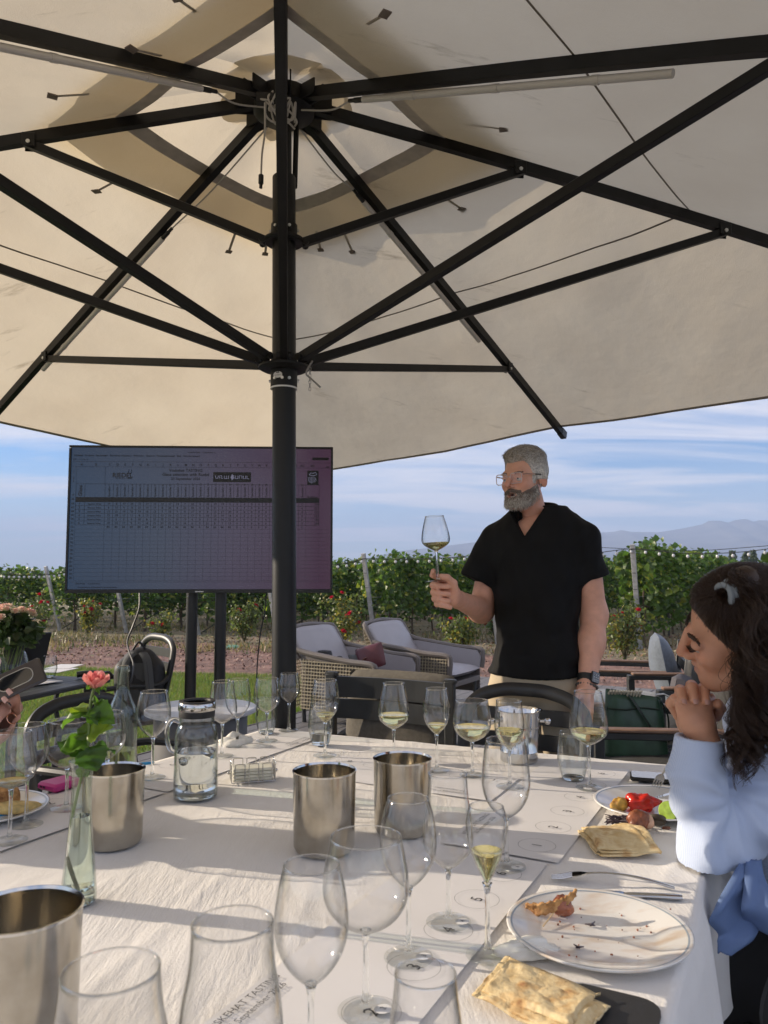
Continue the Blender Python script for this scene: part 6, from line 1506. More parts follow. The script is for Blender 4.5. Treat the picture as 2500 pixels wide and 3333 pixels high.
def backpack(c, ang, label, scale=1.0, grey=False):
    t = thing('backpack', label, 'backpack', c, ang); local(t); s = scale
    f = S_union([S_ell((0, 0, .22*s), (.155*s, .10*s, .235*s)), S_box((0, .0, .18*s), (.145*s, .085*s, .18*s), .05*s)], .04)
    g = lambda p: f(p)+.004*vnoise(p, 16, 5)
    V, F = surface(g, (-.2*s, -.14*s, -.03), (.2*s, .14*s, .48*s), .012); link_mesh('bag_body', V, F, bag_m, t, True)
    for sx in (-1, 1):
        pts = cat_curve([(sx*.03*s, -.075*s, .42*s), (sx*.065*s, -.125*s, .37*s), (sx*.085*s, -.128*s, .22*s), (sx*.10*s, -.11*s, .08*s), (sx*.12*s, -.07*s, .03*s)], 6); mb = MB(); mb.tube(pts, .030*s, 10, flat=.42); st = mb.out('strap', strap_m, t)
        mb = MB(); mb.tube([p+Vector((sx*.0, -.011*s, 0)) for p in pts], .009*s, 6, flat=.4); mb.out('webbing', bag_m, st)
    pillow('back_pad', (0, -.088*s, .21*s), (.13*s, .30*s, .035), Matrix.Rotation(R(90), 3, 'X'), strap_m, t, .3, 4, 10)
    mb = MB(); mb.tube(cat_curve([(-.04*s, -.05*s, .44*s), (0, -.06*s, .49*s), (.04*s, -.05*s, .44*s)], 5), .008*s, 6); mb.out('grab_loop', bag_m, t)
    mb = MB(); mb.tube(cat_curve([(-.13*s, .05*s, .30*s), (0, .105*s, .36*s), (.13*s, .05*s, .30*s)], 6), .004*s, 5); mb.out('zip', strap_m, t)
    return t
backpack((bc.x+.0, bc.y-.06, .452), math.radians(8), 'black backpack with grey padded straps sitting in the chair on the lawn', .92)
# teak armed outdoor armchairs facing the television
def lounge(p, ang, label, cush, back_cush=True):
    t = thing('outdoor_armchair', label, 'armchair', (p[0], p[1], 0), ang, 'charcoal outdoor armchairs with teak arms'); local(t)     # local +X is the way the sitter faces
    w, d = .66, .72
    for sy in (-1, 1):
        y = sy*w/2; mb = MB(); mb.bar((d/2, y, 0), (d/2, y, .60), .045, .045, (0, 1, 0), .004); mb.out('front_leg', frame_m, t)
        mb = MB(); mb.bar((-d/2+.03, y, 0), (-d/2-.06, y, .80), .045, .045, (0, 1, 0), .004); mb.out('rear_leg', frame_m, t)
        mb = MB(); mb.box((0, y, .605), (d+.04, .06, .03), bevel=.004); ar = mb.out('armrest', frame_m, t); mb = MB(); mb.box((.04, y, .628), (d-.10, .058, .016), bevel=.004); mb.out('arm_top', wood_arm, ar)
        mb = MB(); mb.box((0, y, .25), (d, .035, .06), bevel=.004); mb.out('side_rail', frame_m, t)
    mb = MB(); mb.box((d/2, 0, .25), (.035, w, .07), bevel=.004); mb.out('front_rail', frame_m, t)
    for k in range(5): z = .34+k*.105; mb = MB(); mb.box((-d/2-.01-.05*(z-.3)/.5, 0, z), (.018, w-.05, .07), Matrix.Rotation(R(-7), 3, 'Y'), .003); mb.out('back_slat', frame_m, t)
    mb = MB(); mb.box((0, 0, .285), (d-.02, w-.04, .02)); mb.out('seat_panel', frame_m, t)
    pillow('seat_cushion', (.02, 0, .365), (d-.06, w-.06, .15), I3, cush, t, .3, 7)
    if back_cush: pillow('back_cushion', (-d/2+.09, 0, .62), (.50, w-.08, .19), Matrix.Rotation(R(-80), 3, 'Y'), cush, t, .45, 9)
    return t
LC = (1.33, 3.72); lounge(LC, math.pi-.10, 'charcoal outdoor armchair carrying the green handbag', dark_cushion)
LD = (1.78, 5.75); lounge(LD, math.pi-.28, 'outdoor armchair with slate blue cushions just right of the standing man', blue_cushion)
LE = (2.02, 4.95); lounge(LE, math.pi-.05, 'outdoor armchair loaded with the dark bags behind the woman', dark_cushion, False)
def handbag():
    c = Vector((1.235, 3.86, .415)); t = thing('handbag', 'dark green leather drawstring handbag standing on the armchair', 'handbag', c, -.12); local(t)
    leather = mat('green_leather', (.035, .085, .052), .35, var=(20, .2), bump=(160, .2, .001)); trim = mat('dark_green_trim', (.012, .026, .018), .4)
    n, k = 40, 12; V, F = [], []
    for i in range(k+1):
        z = i/k; a, b_ = .155-.025*z, .085-.045*z+.012*math.sin(math.pi*z)
        for j in range(n):
            th = 2*math.pi*j/n; e = .55; cx, cy = math.cos(th), math.sin(th)
            wv = 1+(.05*math.sin(6*th+1))*max(0, z-.6)/.4
            V.append((a*math.copysign(abs(cx)**e, cx)*wv, b_*math.copysign(abs(cy)**e, cy)*wv, .30*z-.022*z*(cx if z > .8 else 0)+.006*z*math.sin(4*th)))
    F = [(i*n+j, i*n+(j+1) % n, (i+1)*n+(j+1) % n, (i+1)*n+j) for i in range(k) for j in range(n)]+[tuple(range(n-1, -1, -1))]
    o = link_mesh('bag_body', V, F, leather, t, True); s_ = o.modifiers.new('thick', 'SOLIDIFY'); s_.thickness = .003; s_.offset = -1
    mb = MB(); mb.tube(cat_curve([(-.13, -.055, .235), (-.05, -.075, .235), (.03, -.07, .245), (.11, -.06, .235)], 5), .004, 6); mb.out('drawstring', trim, t)
    mb = MB(); mb.tube(cat_curve([(-.03, -.052, .30), (.02, -.09, .22), (.08, -.105, .12), (.13, -.09, .09)], 6), .011, 6, flat=.35); mb.out('shoulder_strap', trim, t)
    mb = MB(); mb.tube(cat_curve([(-.135, -.03, .24), (-.165, -.05, .17), (-.16, -.06, .09), (-.17, -.06, .05)], 5), .0045, 6); mb.out('tassel', trim, t)
    mb = MB(); mb.tube(cat_curve([(.12, -.04, .28), (.15, -.05, .2), (.15, -.05, .08)], 5), .009, 6, flat=.4); mb.out('side_strap', trim, t)
    lace = mat('cream_rope', (.55, .50, .38), .8)
    for i in range(11):
        x = -.125+.0145*i; mb = MB(); mb.tube([(x, -.035, .292+.012*(i < 6)), (x+.004, -.045, .315), (x+.012, -.03, .318)], .006, 6); mb.out('rope_stitch', lace, t)
    mb = MB(); mb.tube([(.10, -.02, .30), (.14, -.02, .305), (.17, -.02, .29)], .012, 6, flat=.4); mb.out('tag', mat('clear_tag', (.6, .6, .58), .3), t)
handbag()
backpack((2.02, 4.80, .46), math.radians(150), 'black backpack slumped on the armchair behind the woman', .95)
def grey_case():
    t = thing('camera_case', 'grey padded case with a pale strap leaning on the black backpack', 'case', (1.80, 4.72, .45), .4); local(t); m = mat('grey_padded_cloth', (.105, .10, .115), .9, bump=(160, .4, .002))
    mb = MB(); mb.box((0, 0, .12), (.17, .11, .25), Matrix.Rotation(R(18), 3, 'Y'), .035); mb.out('case_body', m, t); mb = MB(); mb.box((-.0, -.062, .14), (.15, .008, .03), Matrix.Rotation(R(18), 3, 'Y')); mb.out('strap', mat('pale_webbing', (.33, .33, .34), .8), t)
    mb = MB(); mb.tube(cat_curve([(.08, -.05, .24), (.10, -.06, .1), (.06, -.065, -.0)], 5), .004, 6); mb.out('zip', MATS['black_rubber'], t)
grey_case()
# padded lounge chairs with wicker sides
shell_m = mat('taupe_shell', (.15, .13, .118), .55, bump=(200, .2, .001)); pad_m = mat('lavender_grey_vinyl', (.36, .34, .355), .38, var=(4, .06), bump=(300, .15, .001)); wicker_m = mat('wicker', (.36, .31, .22), .7, var=(60, .3))
def club_chair(p, ang, label):
    t = thing('lounge_chair', label, 'lounge chair', (p[0], p[1], 0), ang, 'padded lounge chairs with wicker sides'); local(t)     # local +X: way the sitter faces
    hw = .39
    # side outline: arm line rising to the back
    def arm_z(x): return .60-.06*(x-.0)/.8 if x > .12 else .60
    for sy in (-1, 1):
        y = sy*hw; V, F = [], []
        prof = [(.80, .535), (.55, .555), (.30, .585), (.10, .61), (.0, .63), (-.07, .70), (-.13, .80)]
        mb = MB(); mb.tube(cat_curve([(.80, y, .36), (.81, y, .48), (.78, y, .54), (.55, y, .555), (.30, y, .585), (.10, y, .61), (-.02, y, .64)], 5), .026, 8, flat=1.0); mb.out('arm_rim', shell_m, t)
        pts = [(.79, .36), (.80, .47), (.76, .53), (.55, .548), (.30, .578), (.10, .60), (.02, .60), (.06, .36)]
        mb = MB(); mb.extrude_path([(x, y-sy*.018, z) for x, z in pts], (0, -sy*.022, 0)); mb.out('arm_pad', pad_m, t)
        # wicker outside: crossed strips
        mb = MB(); n = 24
        for k in range(n):
            x0 = .06+.72*k/n; mb.bar((x0, y+sy*.006, .12), (x0+.02, y+sy*.006, .56-.05*(x0/.8)), .006, .010, (0, 1, 0))
        for k in range(15): z = .13+k*.029; mb.bar((.05, y+sy*.010, z), (.78, y+sy*.010, z-.0), .006, .009, (0, 0, 1))
        w_ = mb.out('wicker_side', wicker_m, t, False); w_['kind'] = 'stuff'
        mb = MB(); mb.extrude_path([(x, y-sy*.004, z) for x, z in ((.05, .12), (.78, .12), (.78, .52), (.05, .60))], (0, -sy*.01, 0)); mb.out('liner', shell_m, t)
        for x in (.06, .76): mb = MB(); mb.tube([(x, y*.9, 0), (x, y*.93, .16)], .02, 10); mb.out('leg', frame_m, t)
        mb = MB(); mb.tube(cat_curve([(.02, y, .55), (-.04, y, .66), (-.12, y*.97, .79), (-.15, y*.80, .81)], 5), .024, 8); mb.out('back_rim', shell_m, t)
    V, F = [], []; n, k = 16, 10
    for i in range(k+1):
        z = i/k
        for j in range(n+1):
            y = -hw+.03+(2*hw-.06)*j/n; e = abs(2*j/n-1); zz = .40+.41*z-.035*z*e**4; V.append((.09-.21*z-.05*(1-e**3)*math.sin(math.pi*min(1, z*1.1))*-.5+.05*e**4*(1-z), y, zz))
    F = [(i*(n+1)+j, i*(n+1)+j+1, (i+1)*(n+1)+j+1, (i+1)*(n+1)+j) for i in range(k) for j in range(n)]
    o = link_mesh('back_pad', V, F, pad_m, t, True); s_ = o.modifiers.new('thick', 'SOLIDIFY'); s_.thickness = .05; s_.offset = 0
    mb = MB(); mb.tube(cat_curve([(-.15, -hw*.8, .81), (-.155, 0, .83), (-.15, hw*.8, .81)], 8), .022, 8); mb.out('top_rim', shell_m, t)
    mb = MB()
    for kk in range(26):
        y = -hw+.03+(2*hw-.06)*kk/25; mb.bar((-.03, y, .12), (-.15, y, .77), .010, .006, (0, 1, 0))
    for kk in range(20): z = .14+kk*.032; mb.bar((-.035-.12*(z-.12)/.65, -hw+.02, z), (-.035-.12*(z-.12)/.65, hw-.02, z), .006, .009)
    w_ = mb.out('wicker_back', wicker_m, t, False); w_['kind'] = 'stuff'
    pillow('seat_cushion', (.43, 0, .36), (.78, 2*hw-.09, .13), I3, pad_m, t, .25, 12)
    mb = MB(); mb.box((.42, 0, .26), (.74, 2*hw-.05, .05), bevel=.006); mb.out('seat_frame', shell_m, t)
    for y in (-.3, .3): mb = MB(); mb.tube([(.76, y, 0), (.76, y, .25)], .018, 8); mb.out('front_leg', frame_m, t)
    return t
K1 = at_depth(1052, 2200, 7.2); K2 = at_depth(1290, 2170, 7.9)
club_chair((K1.x-.02, 7.25), -.52, 'padded lounge chair with things left on it, left of the pair')
club_chair((K2.x-.02, 7.95), -.52, 'padded empty lounge chair, right of the pair')
def lounge_things():
    c = Vector((K1.x+.16, 7.02, .45)); 
    t = thing('camera', 'black camera lying on the left lounge chair', 'camera', c, .3); local(t); m = MATS['black_rubber']
    mb = MB(); mb.box((0, 0, .045), (.14, .06, .09), bevel=.012); mb.box((0, 0, .10), (.05, .05, .03), bevel=.01); mb.out('camera_body', m, t); mb = MB(); mb.tube([(.0, -.03, .045), (0, -.11, .045)], .034, 20); mb.out('lens', m, t); mb = MB(); mb.tube([(0, -.108, .045), (0, -.1115, .045)], .027, 20); mb.out('lens_glass', MATS['phone_glass'], t)
    t = thing('hat', 'black hat resting against the back of the left lounge chair', 'hat', (K1.x+.02, 7.10, .52), 0); local(t); mb = MB(); mb.lathe([(.10, .0), (.105, .008), (.072, .014), (.070, .06), (.060, .085), (0, .092)], n=28); mb.out('felt', m, t)
    t = thing('red_bag', 'dark red folded leather bag on the left lounge chair', 'bag', (K1.x+.44, 6.98, .46), -.3); local(t)
    pillow('leather', (0, 0, .10), (.26, .24, .09), Matrix.Rotation(R(60), 3, 'X') @ Matrix.Rotation(R(20), 3, 'Z'), mat('maroon_leather', (.085, .014, .020), .45, bump=(60, .3, .003)), t, .4, 15, 12); mb = MB(); mb.bar((-.13, -.05, .02), (-.02, -.07, .10), .03, .004); mb.out('strap', mat('tan_leather', (.22, .11, .06), .5), t)
    t = thing('grey_pouch', 'pale grey pouch beside the camera on the left lounge chair', 'pouch', (K1.x+.30, 6.98, .45), .5); local(t); pillow('cloth', (0, 0, .07), (.10, .15, .05), Matrix.Rotation(R(50), 3, 'X'), strap_m, t, .4, 16, 10)
lounge_things()
# white topped drum table under the television
p = at_depth(655, 2303, 4.35); 
t = thing('drum_table', 'low round side table with a white top below the television', 'side table', (p.x, p.y, 0)); zt = p.z
mb = MB(); mb.lathe([(0, zt+.002), (.30, zt+.002), (.305, zt-.004), (.305, zt-.022), (.295, zt-.026)], (p.x, p.y, 0), 56); mb.out('tabletop', mat('white_laminate', (.52, .53, .56), .35), t)
mb = MB(); mb.lathe([(.22, 0), (.25, .02), (.255, zt-.05), (.24, zt-.026)], (p.x, p.y, 0), 48); mb.out('drum', mat('grey_drum', (.13, .13, .135), .6), t)
# the dark perforated table at far left with a laptop, papers and flowers
def side_table():
    z = .74; fl, fr, br = at_height(75, 2268, z), at_height(362, 2207, z), at_height(345, 2180, z); X = (fr-fl); X.z = 0; X.normalize(); Y = Vector((0, 0, 1)).cross(X); M3 = Matrix((X, Y, Vector((0, 0, 1)))).transposed()
    dk = mat('black_table', (.028, .029, .03), .5, bump=(120, .15, .001))
    W, D_ = (fr-fl).length+.75, .62; o = fr-X*W
    t = thing('garden_table', 'dark perforated garden table with a laptop on it at far left', 'table', (fr.x, fr.y, 0))
    P = lambda x, y, zz: o+X*x+Y*y+Vector((0, 0, zz-z))
    mb = MB(); mb.box(P(W/2, D_/2, z-.012), (W, D_, .024), M3, .006); mb.out('tabletop', dk, t)
    for x, y in ((.42, .07), (.42, D_-.06), (W-.09, .07), (W-.09, D_-.06)): mb = MB(); mb.bar(P(x, y, 0), P(x, y, z-.024), .06 if x < 1 else .035, .05, Y, .004); mb.out('leg', dk, t)
    hole = MB()
    for i in range(38):
        for j in range(9):
            x, y = W-.9+.022*i, .09+.052*j; hole.add([P(x+a, y+b_, z+.0008) for a, b_ in ((-.007, -.016), (.007, -.016), (.007, .016), (-.007, .016))], [(0, 1, 2, 3)])
    h_ = hole.out('perforation', mat('slot_grey', (.10, .11, .11), .5), t, False); h_['kind'] = 'stuff'  # slots are flat grey patches laid on the top, paler than it
    # laptop, seen from behind
    a, b_, c, d = at_height(62, 2200, z+.01), at_height(140, 2188, z+.01), None, None; lx = (b_-a); Wl = .31; lx.z = 0; lx.normalize(); ly = Vector((0, 0, 1)).cross(lx); L0 = b_-lx*Wl
    t2 = thing('laptop', 'open dark laptop seen from behind, its lid tilted on the garden table', 'laptop', b_); lm = mat('dark_laptop', (.022, .023, .026), .4)
    mb = MB(); mb.box(L0+lx*Wl/2-ly*-.11+Vector((0, 0, .008)), (Wl, .22, .014), Matrix((lx, ly, Vector((0, 0, 1)))).transposed(), .005); mb.out('keyboard_base', lm, t2)
    up_ = Vector((0, 0, 1))*math.cos(R(14))-ly*math.sin(R(14)); mb = MB(); mb.box(L0+lx*Wl/2+up_*.115+Vector((0, 0, .01)), (Wl, .21*1.05, .009), Matrix((lx, up_, lx.cross(up_))).transposed(), .004); lid = mb.out('lid', lm, t2)
    mb = MB(); nn = up_.cross(lx)
    for k, (x, y) in enumerate(((0, .018), (.016, .008), (.016, -.012), (0, -.02), (-.015, -.008), (-.013, .010))): mb.tube([L0+lx*(Wl*.62+x)+up_*(.11+y)+nn*.0046+Vector((0, 0, .01)), L0+lx*(Wl*.62+x)+up_*(.11+y)+nn*.0056+Vector((0, 0, .01))], .0075, 10)
    mb.out('lid_emblem', mat('emblem_grey', (.006, .006, .007), .2), lid)
    pw = mat('white_paper', (.78, .77, .78), .6)
    for k, (u, v, ang, lb) in enumerate(((185, 2183, .1, 'white sheets of paper behind the tumbler on the garden table'), (210, 2172, .25, 'second white sheet of paper behind the tumbler on the garden table'), (118, 2226, -.2, 'folded white paper on the front corner of the garden table'))):
        q = at_height(u, v, z+.002); mb = MB(); mb.box(q+Vector((0, 0, .003+.002*k)), (.21, .145, .003), M3 @ Matrix.Rotation(ang, 3, 'Z')); tag(mb.out('paper_sheet', pw), lb, 'paper')
    tumbler(0, 0, .115, .040, .030, 'empty tumbler standing on the dark garden table at left', 0, at_height(160, 2205, z+.002))
    q0, q1 = at_height(250, 2196, z+.022), at_height(330, 2192, z+.022); t3 = thing('headset', 'black headset case with a looped strap on the garden table', 'headset', q0); mb = MB(); mb.tube(cat_curve([q0, q0.lerp(q1, .5)+Vector((0, 0, .004)), q1], 5), .02, 10, flat=.8); mb.out('case', MATS['black_rubber'], t3); mb = MB(); mb.tube(cat_curve([q1, at_height(352, 2188, z+.04), at_height(362, 2200, z+.02), at_height(340, 2206, z+.01)], 6), .008, 6); mb.out('strap', MATS['black_rubber'], t3)
    # bouquet
    c = at_height(28, 2230, z+.002); t4 = thing('bouquet', 'bunch of pale peach roses and greenery in a round glass vase', 'flowers', c); local(t4)
    mb = MB(); pr = prof_curve([(.05, .003), (.085, .03), (.095, .09), (.08, .15), (.07, .17)], 5); mb.lathe([(0, .002)]+pr, n=40); mb.out('vase', thick_glass, t4, sharp=None)
    n = 420; r = np.random.RandomState(44); th = r.uniform(0, 6.28, n); e = r.uniform(-.25, 1.5, n); rr = .145*r.uniform(.45, 1.02, n); P_ = np.stack([rr*np.cos(th)*np.cos(e)*1.05, rr*np.sin(th)*np.cos(e)*1.05, .25+rr*np.sin(e)*.95], 1)
    V, F = leaf_verts(P_, .05, 1.0); T = np.array([.06, .10, .03])*r.uniform(.5, 1.4, (n, 1)); link_mesh('greenery', V, F, rose_leaf, t4, False, np.repeat(T, 6, 0))
    mb = MB()
    for k in range(26): a = r.uniform(0, 6.28); mb.tube([(.03*math.cos(a*2), .03*math.sin(a*2), .01), (.07*math.cos(a), .07*math.sin(a), .2)], .0022, 5)
    mb.out('stems', MATS['green_stem'], t4)
    bl = bloom_mesh(.023, [(.74, .47, .38), (.74, .58, .44), (.72, .64, .48)], 'bloom', petal); bl.parent = t4; first = True
    for k in range(24):
        a, e = r.uniform(0, 6.28), r.uniform(-.1, 1.45); q = Vector((.160*math.cos(a)*math.cos(e), .160*math.sin(a)*math.cos(e), .25+.148*math.sin(e))); o_ = bl if first else bl.copy()
        if not first: C.objects.link(o_)
        first = False; o_.location = q; o_.rotation_euler = (q-Vector((0, 0, .2))).to_track_quat('Z', 'Y').to_euler(); o_.scale = (r.uniform(.8, 1.35),)*3
side_table()
# ------------------------------------------------------------------ people
def skin_mat(name):
    m = mat(name, (.5, .3, .22), .48, var=(38, .07), bump=(190, .10, .0015), attr='tint', sub=.12); return m
skin = skin_mat('skin')
def smooth01(x, a, b): t = np.clip((x-a)/(b-a), 0, 1); return t*t*(3-2*t)
def frame_of(yaw, pitch=0, roll=0):
    """columns: the person's right, the way the face looks, up"""
    f = Vector((math.sin(yaw), -math.cos(yaw), 0)); r = f.cross(Vector((0, 0, 1))); M3 = Matrix((r, f, Vector((0, 0, 1)))).transposed()
    return M3 @ Matrix.Rotation(pitch, 3, 'X') @ Matrix.Rotation(roll, 3, 'Y')
def head_field(man, mouth_open=0.0):
    k = 1.0 if man else .94
    fs = [S_ell((0, -.018, .040), (.0745*k, .096*k, .083*k)), S_ell((0, .030, -.030), (.058*k, .062*k, .085*k)), S_ell((0, .055, -.088*k), (.030*k, .028, .022))]
    f = S_union(fs, .030)
    jaw = S_union([S_cone((-.050*k, .005, -.060), (-.018, .068, -.095*k), .017, .016), S_cone((.050*k, .005, -.060), (.018, .068, -.095*k), .017, .016)], .01)
    f = S_union([f, jaw], .028 if man else .034)
    f = S_union([f, S_ell((-.038*k, .056, -.022), (.025, .026, .024)), S_ell((.038*k, .056, -.022), (.025, .026, .024))], .02)
    if man: f = S_union([f, S_cone((-.036, .074, .020), (.036, .074, .020), .0125, .0125)], .018)
    for s in (-1, 1): f = S_sub(f, S_ell((s*.032, .097, .000), (.019, .016, .0135)), .013)
    nose = S_union([S_cone((0, .086, .018), (0, .116*k+.000, -.025), .0085, .0112*k), S_ell((-.011, .096, -.031), (.0075, .010, .0075)), S_ell((.011, .096, -.031), (.0075, .010, .0075))], .008)
    f = S_union([f, nose], .009)
    zl = -.060
    lip = S_union([S_cone((-.022, .080, zl+.003), (0, .0905, zl+.006+mouth_open*.3), .0050, .0062), S_cone((.022, .080, zl+.003), (0, .0905, zl+.006+mouth_open*.3), .0050, .0062), S_cone((-.021, .079, zl), (0, .088, zl-.010-mouth_open), .0052, .0070), S_cone((.021, .079, zl), (0, .088, zl-.010-mouth_open), .0052, .0070)], .004)
    f = S_union([f, lip], .006)
    if mouth_open: f = S_sub(f, S_ell((0, .092, zl-.003-mouth_open*.4), (.0165, .022, .0035+mouth_open*.75)), .003)
    for s in (-1, 1):
        M3 = np.array(Matrix.Rotation(s*.35, 3, 'Z') @ Matrix.Rotation(-.22, 3, 'X'))
        ear = S_sub(S_ell((s*.079*k, -.012, -.004), (.009, .0195*k, .033*k), M3), S_ell((s*.088*k, -.006, .0), (.008, .0105, .018), M3), .005)
        f = S_union([f, ear], .006)
        # lids over the eyeballs
        f = S_union([f, S_ell((s*.0320, .0755, .0045), (.0165, .0135, .0095))], .004)
    return f
def put(V, M3, c): return V@np.array(M3).T+np.array(c)
def face_tint(V, base, man):
    """skin tones that belong to the skin: lips, nose, ears, cheeks"""
    T = np.tile(np.array(base), (len(V), 1)); x, y, z = V.T
    lip = np.exp(-((z+.062)/.0085)**2-(x/.020)**2)*smooth01(y, .074, .080); T = T*(1-lip[:, None]*.55)+lip[:, None]*.55*np.array([.42, .13, .11])
    red = np.exp(-((np.abs(x)-.042)/.02)**2-((z+.022)/.024)**2)*smooth01(y, .02, .06)*.5+np.exp(-(x/.013)**2-((z+.024)/.018)**2)*smooth01(y, .09, .1)*.6+smooth01(np.abs(x), .074, .082)*np.exp(-((z+.004)/.035)**2)*.8
    T = T*(1-.28*red[:, None]*np.array([.1, .8, .8])); return T
def scatter(V, F, w, n, seed):
    """points and normals spread over faces where the weight is high"""
    r = np.random.RandomState(seed); a, b, c = V[F[:, 0]], V[F[:, 1]], V[F[:, 2]]; nn = np.cross(b-a, c-a); ar = np.linalg.norm(nn, axis=1); p = ar*w[F].mean(1); p /= p.sum()
    i = r.choice(len(F), n, p=p); d = V[F[:, 3]]; u, v = r.rand(n, 1), r.rand(n, 1)
    P = (a[i]*(1-u)+b[i]*u)*(1-v)+(d[i]*(1-u)+c[i]*u)*v; return P, nn[i]/np.maximum(ar[i], 1e-12)[:, None], r
def eyes(t, M3, c, look=(0, 0)):
    ew = mat('eye_white', (.50, .46, .42), .2); ir = mat('iris', (.03, .022, .015), .1)
    for s in (-1, 1):
        q = Vector(c)+M3@Vector((s*.0315, .0750, -.0005)); mb = MB(); mb.ball(q, .0118, 10); e = mb.out('eye', ew, t)
        mb = MB(); mb.ball(q+M3@Vector((look[0]*.008, .0075, look[1])), .0056, 8); mb.out('iris', ir, e)
def finger(pts, r0, r1): n = len(pts); return S_chain([tuple(p) for p in pts], [r0+(r1-r0)*i/(n-1) for i in range(n)], .004)
def nail(p, d, n_, t, w=.0052, l=.0075):
    d = Vector(d).normalized(); n_ = Vector(n_); s_ = d.cross(n_).normalized(); n_ = s_.cross(d); mb = MB(); V = []
    for i in range(5):
        for j in range(5): x, y = i/4*2-1, j/4*2-1; V.append(Vector(p)+d*(l*x)+s_*(w*y*(1-.25*max(0, x)**2))+n_*(.0012-.0016*y*y-.0008*x*x))
    mb.add(V, [(i*5+j, i*5+j+1, (i+1)*5+j+1, (i+1)*5+j) for i in range(4) for j in range(4)]); return mb.out('nail', mat('nail', (.58, .34, .28), .25), t)

# ---- the standing man
def standing_man():
    D = 2.80; m = lambda u, v, dy=0: at_depth(u, v, D+dy)
    foot = m(1745, 2300); t = thing('person', 'man in black polo and clear glasses standing and raising a wine glass', 'person', (foot.x, foot.y, 0))
    base = (.70, .365, .25)
    hc = m(1707, 1562, .0); HM = frame_of(R(-46), R(-2), R(1)) @ Matrix.Diagonal((.92, .92, .92))
    hf = head_field(True, .0065)
    neck = S_cone((0, -.022, -.075), (0, -.062, -.235), .056, .064)
    adams = S_ell((0, .028, -.135), (.012, .014, .02))
    full = S_union([hf, neck, ], .03)
    V, F = surface(full, (-.10, -.14, -.25), (.10, .140, .14), .0028)
    T = face_tint(V, base, True); parts = [(put(V, HM, hc), F)]; tints = [T]
    # torso core, arms and hands
    yaw = R(-24); BM = frame_of(yaw)
    chest = m(1745, 1800); cc = Vector((chest.x, chest.y, 0))
    sR, sL = m(1620, 1762, .085), m(1897, 1758, -.065)
    core = S_union([S_ell(tuple(cc+Vector((0, 0, 1.38))), (.135, .09, .15), np.array(BM)), S_ell(tuple(cc+Vector((0, 0, 1.15))), (.115, .075, .22), np.array(BM)), S_ell(tuple(cc+Vector((0, 0, .98))), (.12, .075, .14), np.array(BM)), S_cone(sR, sL, .05, .05)], .05)
    eR, wR = m(1566, 1985, .075), m(1492, 1952, -.175)
    h = lambda u, v, dy=0: at_depth(u, v, 2.52+dy)
    armR = S_union([S_cone(sR, eR, .052, .045), S_cone(eR, wR, .045, .0295)], .03)
    eL, wL = m(1934, 2000, -.045), m(1912, 2218, -.13)
    armL = S_union([S_cone(sL, eL, .053, .044), S_cone(eL, eL.lerp(wL, .45), .044, .043), S_cone(eL.lerp(wL, .4), wL, .043, .031)], .03)
    V, F = surface(core, tuple(cc+Vector((-.30, -.25, .75))), tuple(cc+Vector((.30, .25, 1.58))), .014); parts.append((V, F)); tints.append(np.tile(base, (len(V), 1)))
    lo = lambda *ps, r=.08: np.min(np.array([tuple(p) for p in ps]), 0)-r
    hi = lambda *ps, r=.08: np.max(np.array([tuple(p) for p in ps]), 0)+r
    hand = [S_ell(tuple(h(1466, 1935, .012)), (.026, .030, .040)), S_cone(wR, h(1470, 1938, .01), .029, .030)]
    for i, (v, sh, tl) in enumerate(((1905, 0, 4), (1928, 1, 6), (1949, 4, 8), (1967, 12, 10))):
        hand.append(finger([h(1440+sh, v-3, .042), h(1410+sh, v, -.004), h(1424+sh, v+2, -.030), h(1458+sh*.6, v+tl, -.030)], .0118-.0008*i, .0092-.0005*i))
    idx = finger([h(1452, 1888, .02), h(1428, 1882, -.005), h(1408, 1872, -.020), h(1411, 1858, -.036)], .0108, .0080)
    thumb = finger([h(1482, 1930, -.012), h(1476, 1898, -.030), h(1456, 1880, -.044), h(1436, 1876, -.050)], .0145, .0088)
    fist = S_union(hand[:2], .02)
    for f_ in hand[2:]: fist = S_union([fist, f_], .005)
    fist = S_union([fist, idx], .006); fist = S_union([fist, thumb], .008)
    arm_full = S_union([armR, fist], .012)
    V, F = surface(arm_full, lo(sR, eR, wR, h(1405, 1850, -.05)), hi(sR, eR, wR, h(1405, 1970, .0), r=.07), .0042); parts.append((V, F))
    T = np.tile(base, (len(V), 1)); tints.append(T)
    handL = [S_ell(tuple(m(1905, 2258, -.15)), (.024, .034, .046)), S_cone(wL, m(1908, 2245, -.145), .030, .030)]
    for i, (du, dv) in enumerate(((-14, 0), (-4, 8), (7, 6), (17, 0))): handL.append(finger([m(1905+du, 2280, -.15), m(1903+du*1.15, 2315+dv, -.165), m(1903+du, 2338+dv, -.15), m(1906+du*.9, 2350+dv, -.13)], .0108, .0085))
    handL.append(finger([m(1888, 2250, -.165), m(1872, 2280, -.175), m(1872, 2305, -.175)], .0125, .0095))
    V, F = surface(S_union([armL]+handL, .012), lo(sL, eL, wL, m(1900, 2370, -.15), r=.07), hi(sL, eL, wL, m(1915, 2360, -.15), r=.07), .0055); parts.append((V, F)); tints.append(np.tile(base, (len(V), 1)))
    V, F = join_nets(parts); link_mesh('body', V, F, skin, t, True, np.concatenate(tints))
    # eyes, mouth, brows
    eyes(t, HM, hc, (0, 0))
    mb = MB(); mb.ball((0, 0, 0), 1, 8); V = np.array(mb.V)*np.array([.015, .010, .0095])+np.array([0, .074, -.066]); link_mesh('mouth', put(V, HM, hc), mb.F, mat('mouth_inside', (.09, .02, .02), .4), t, True)
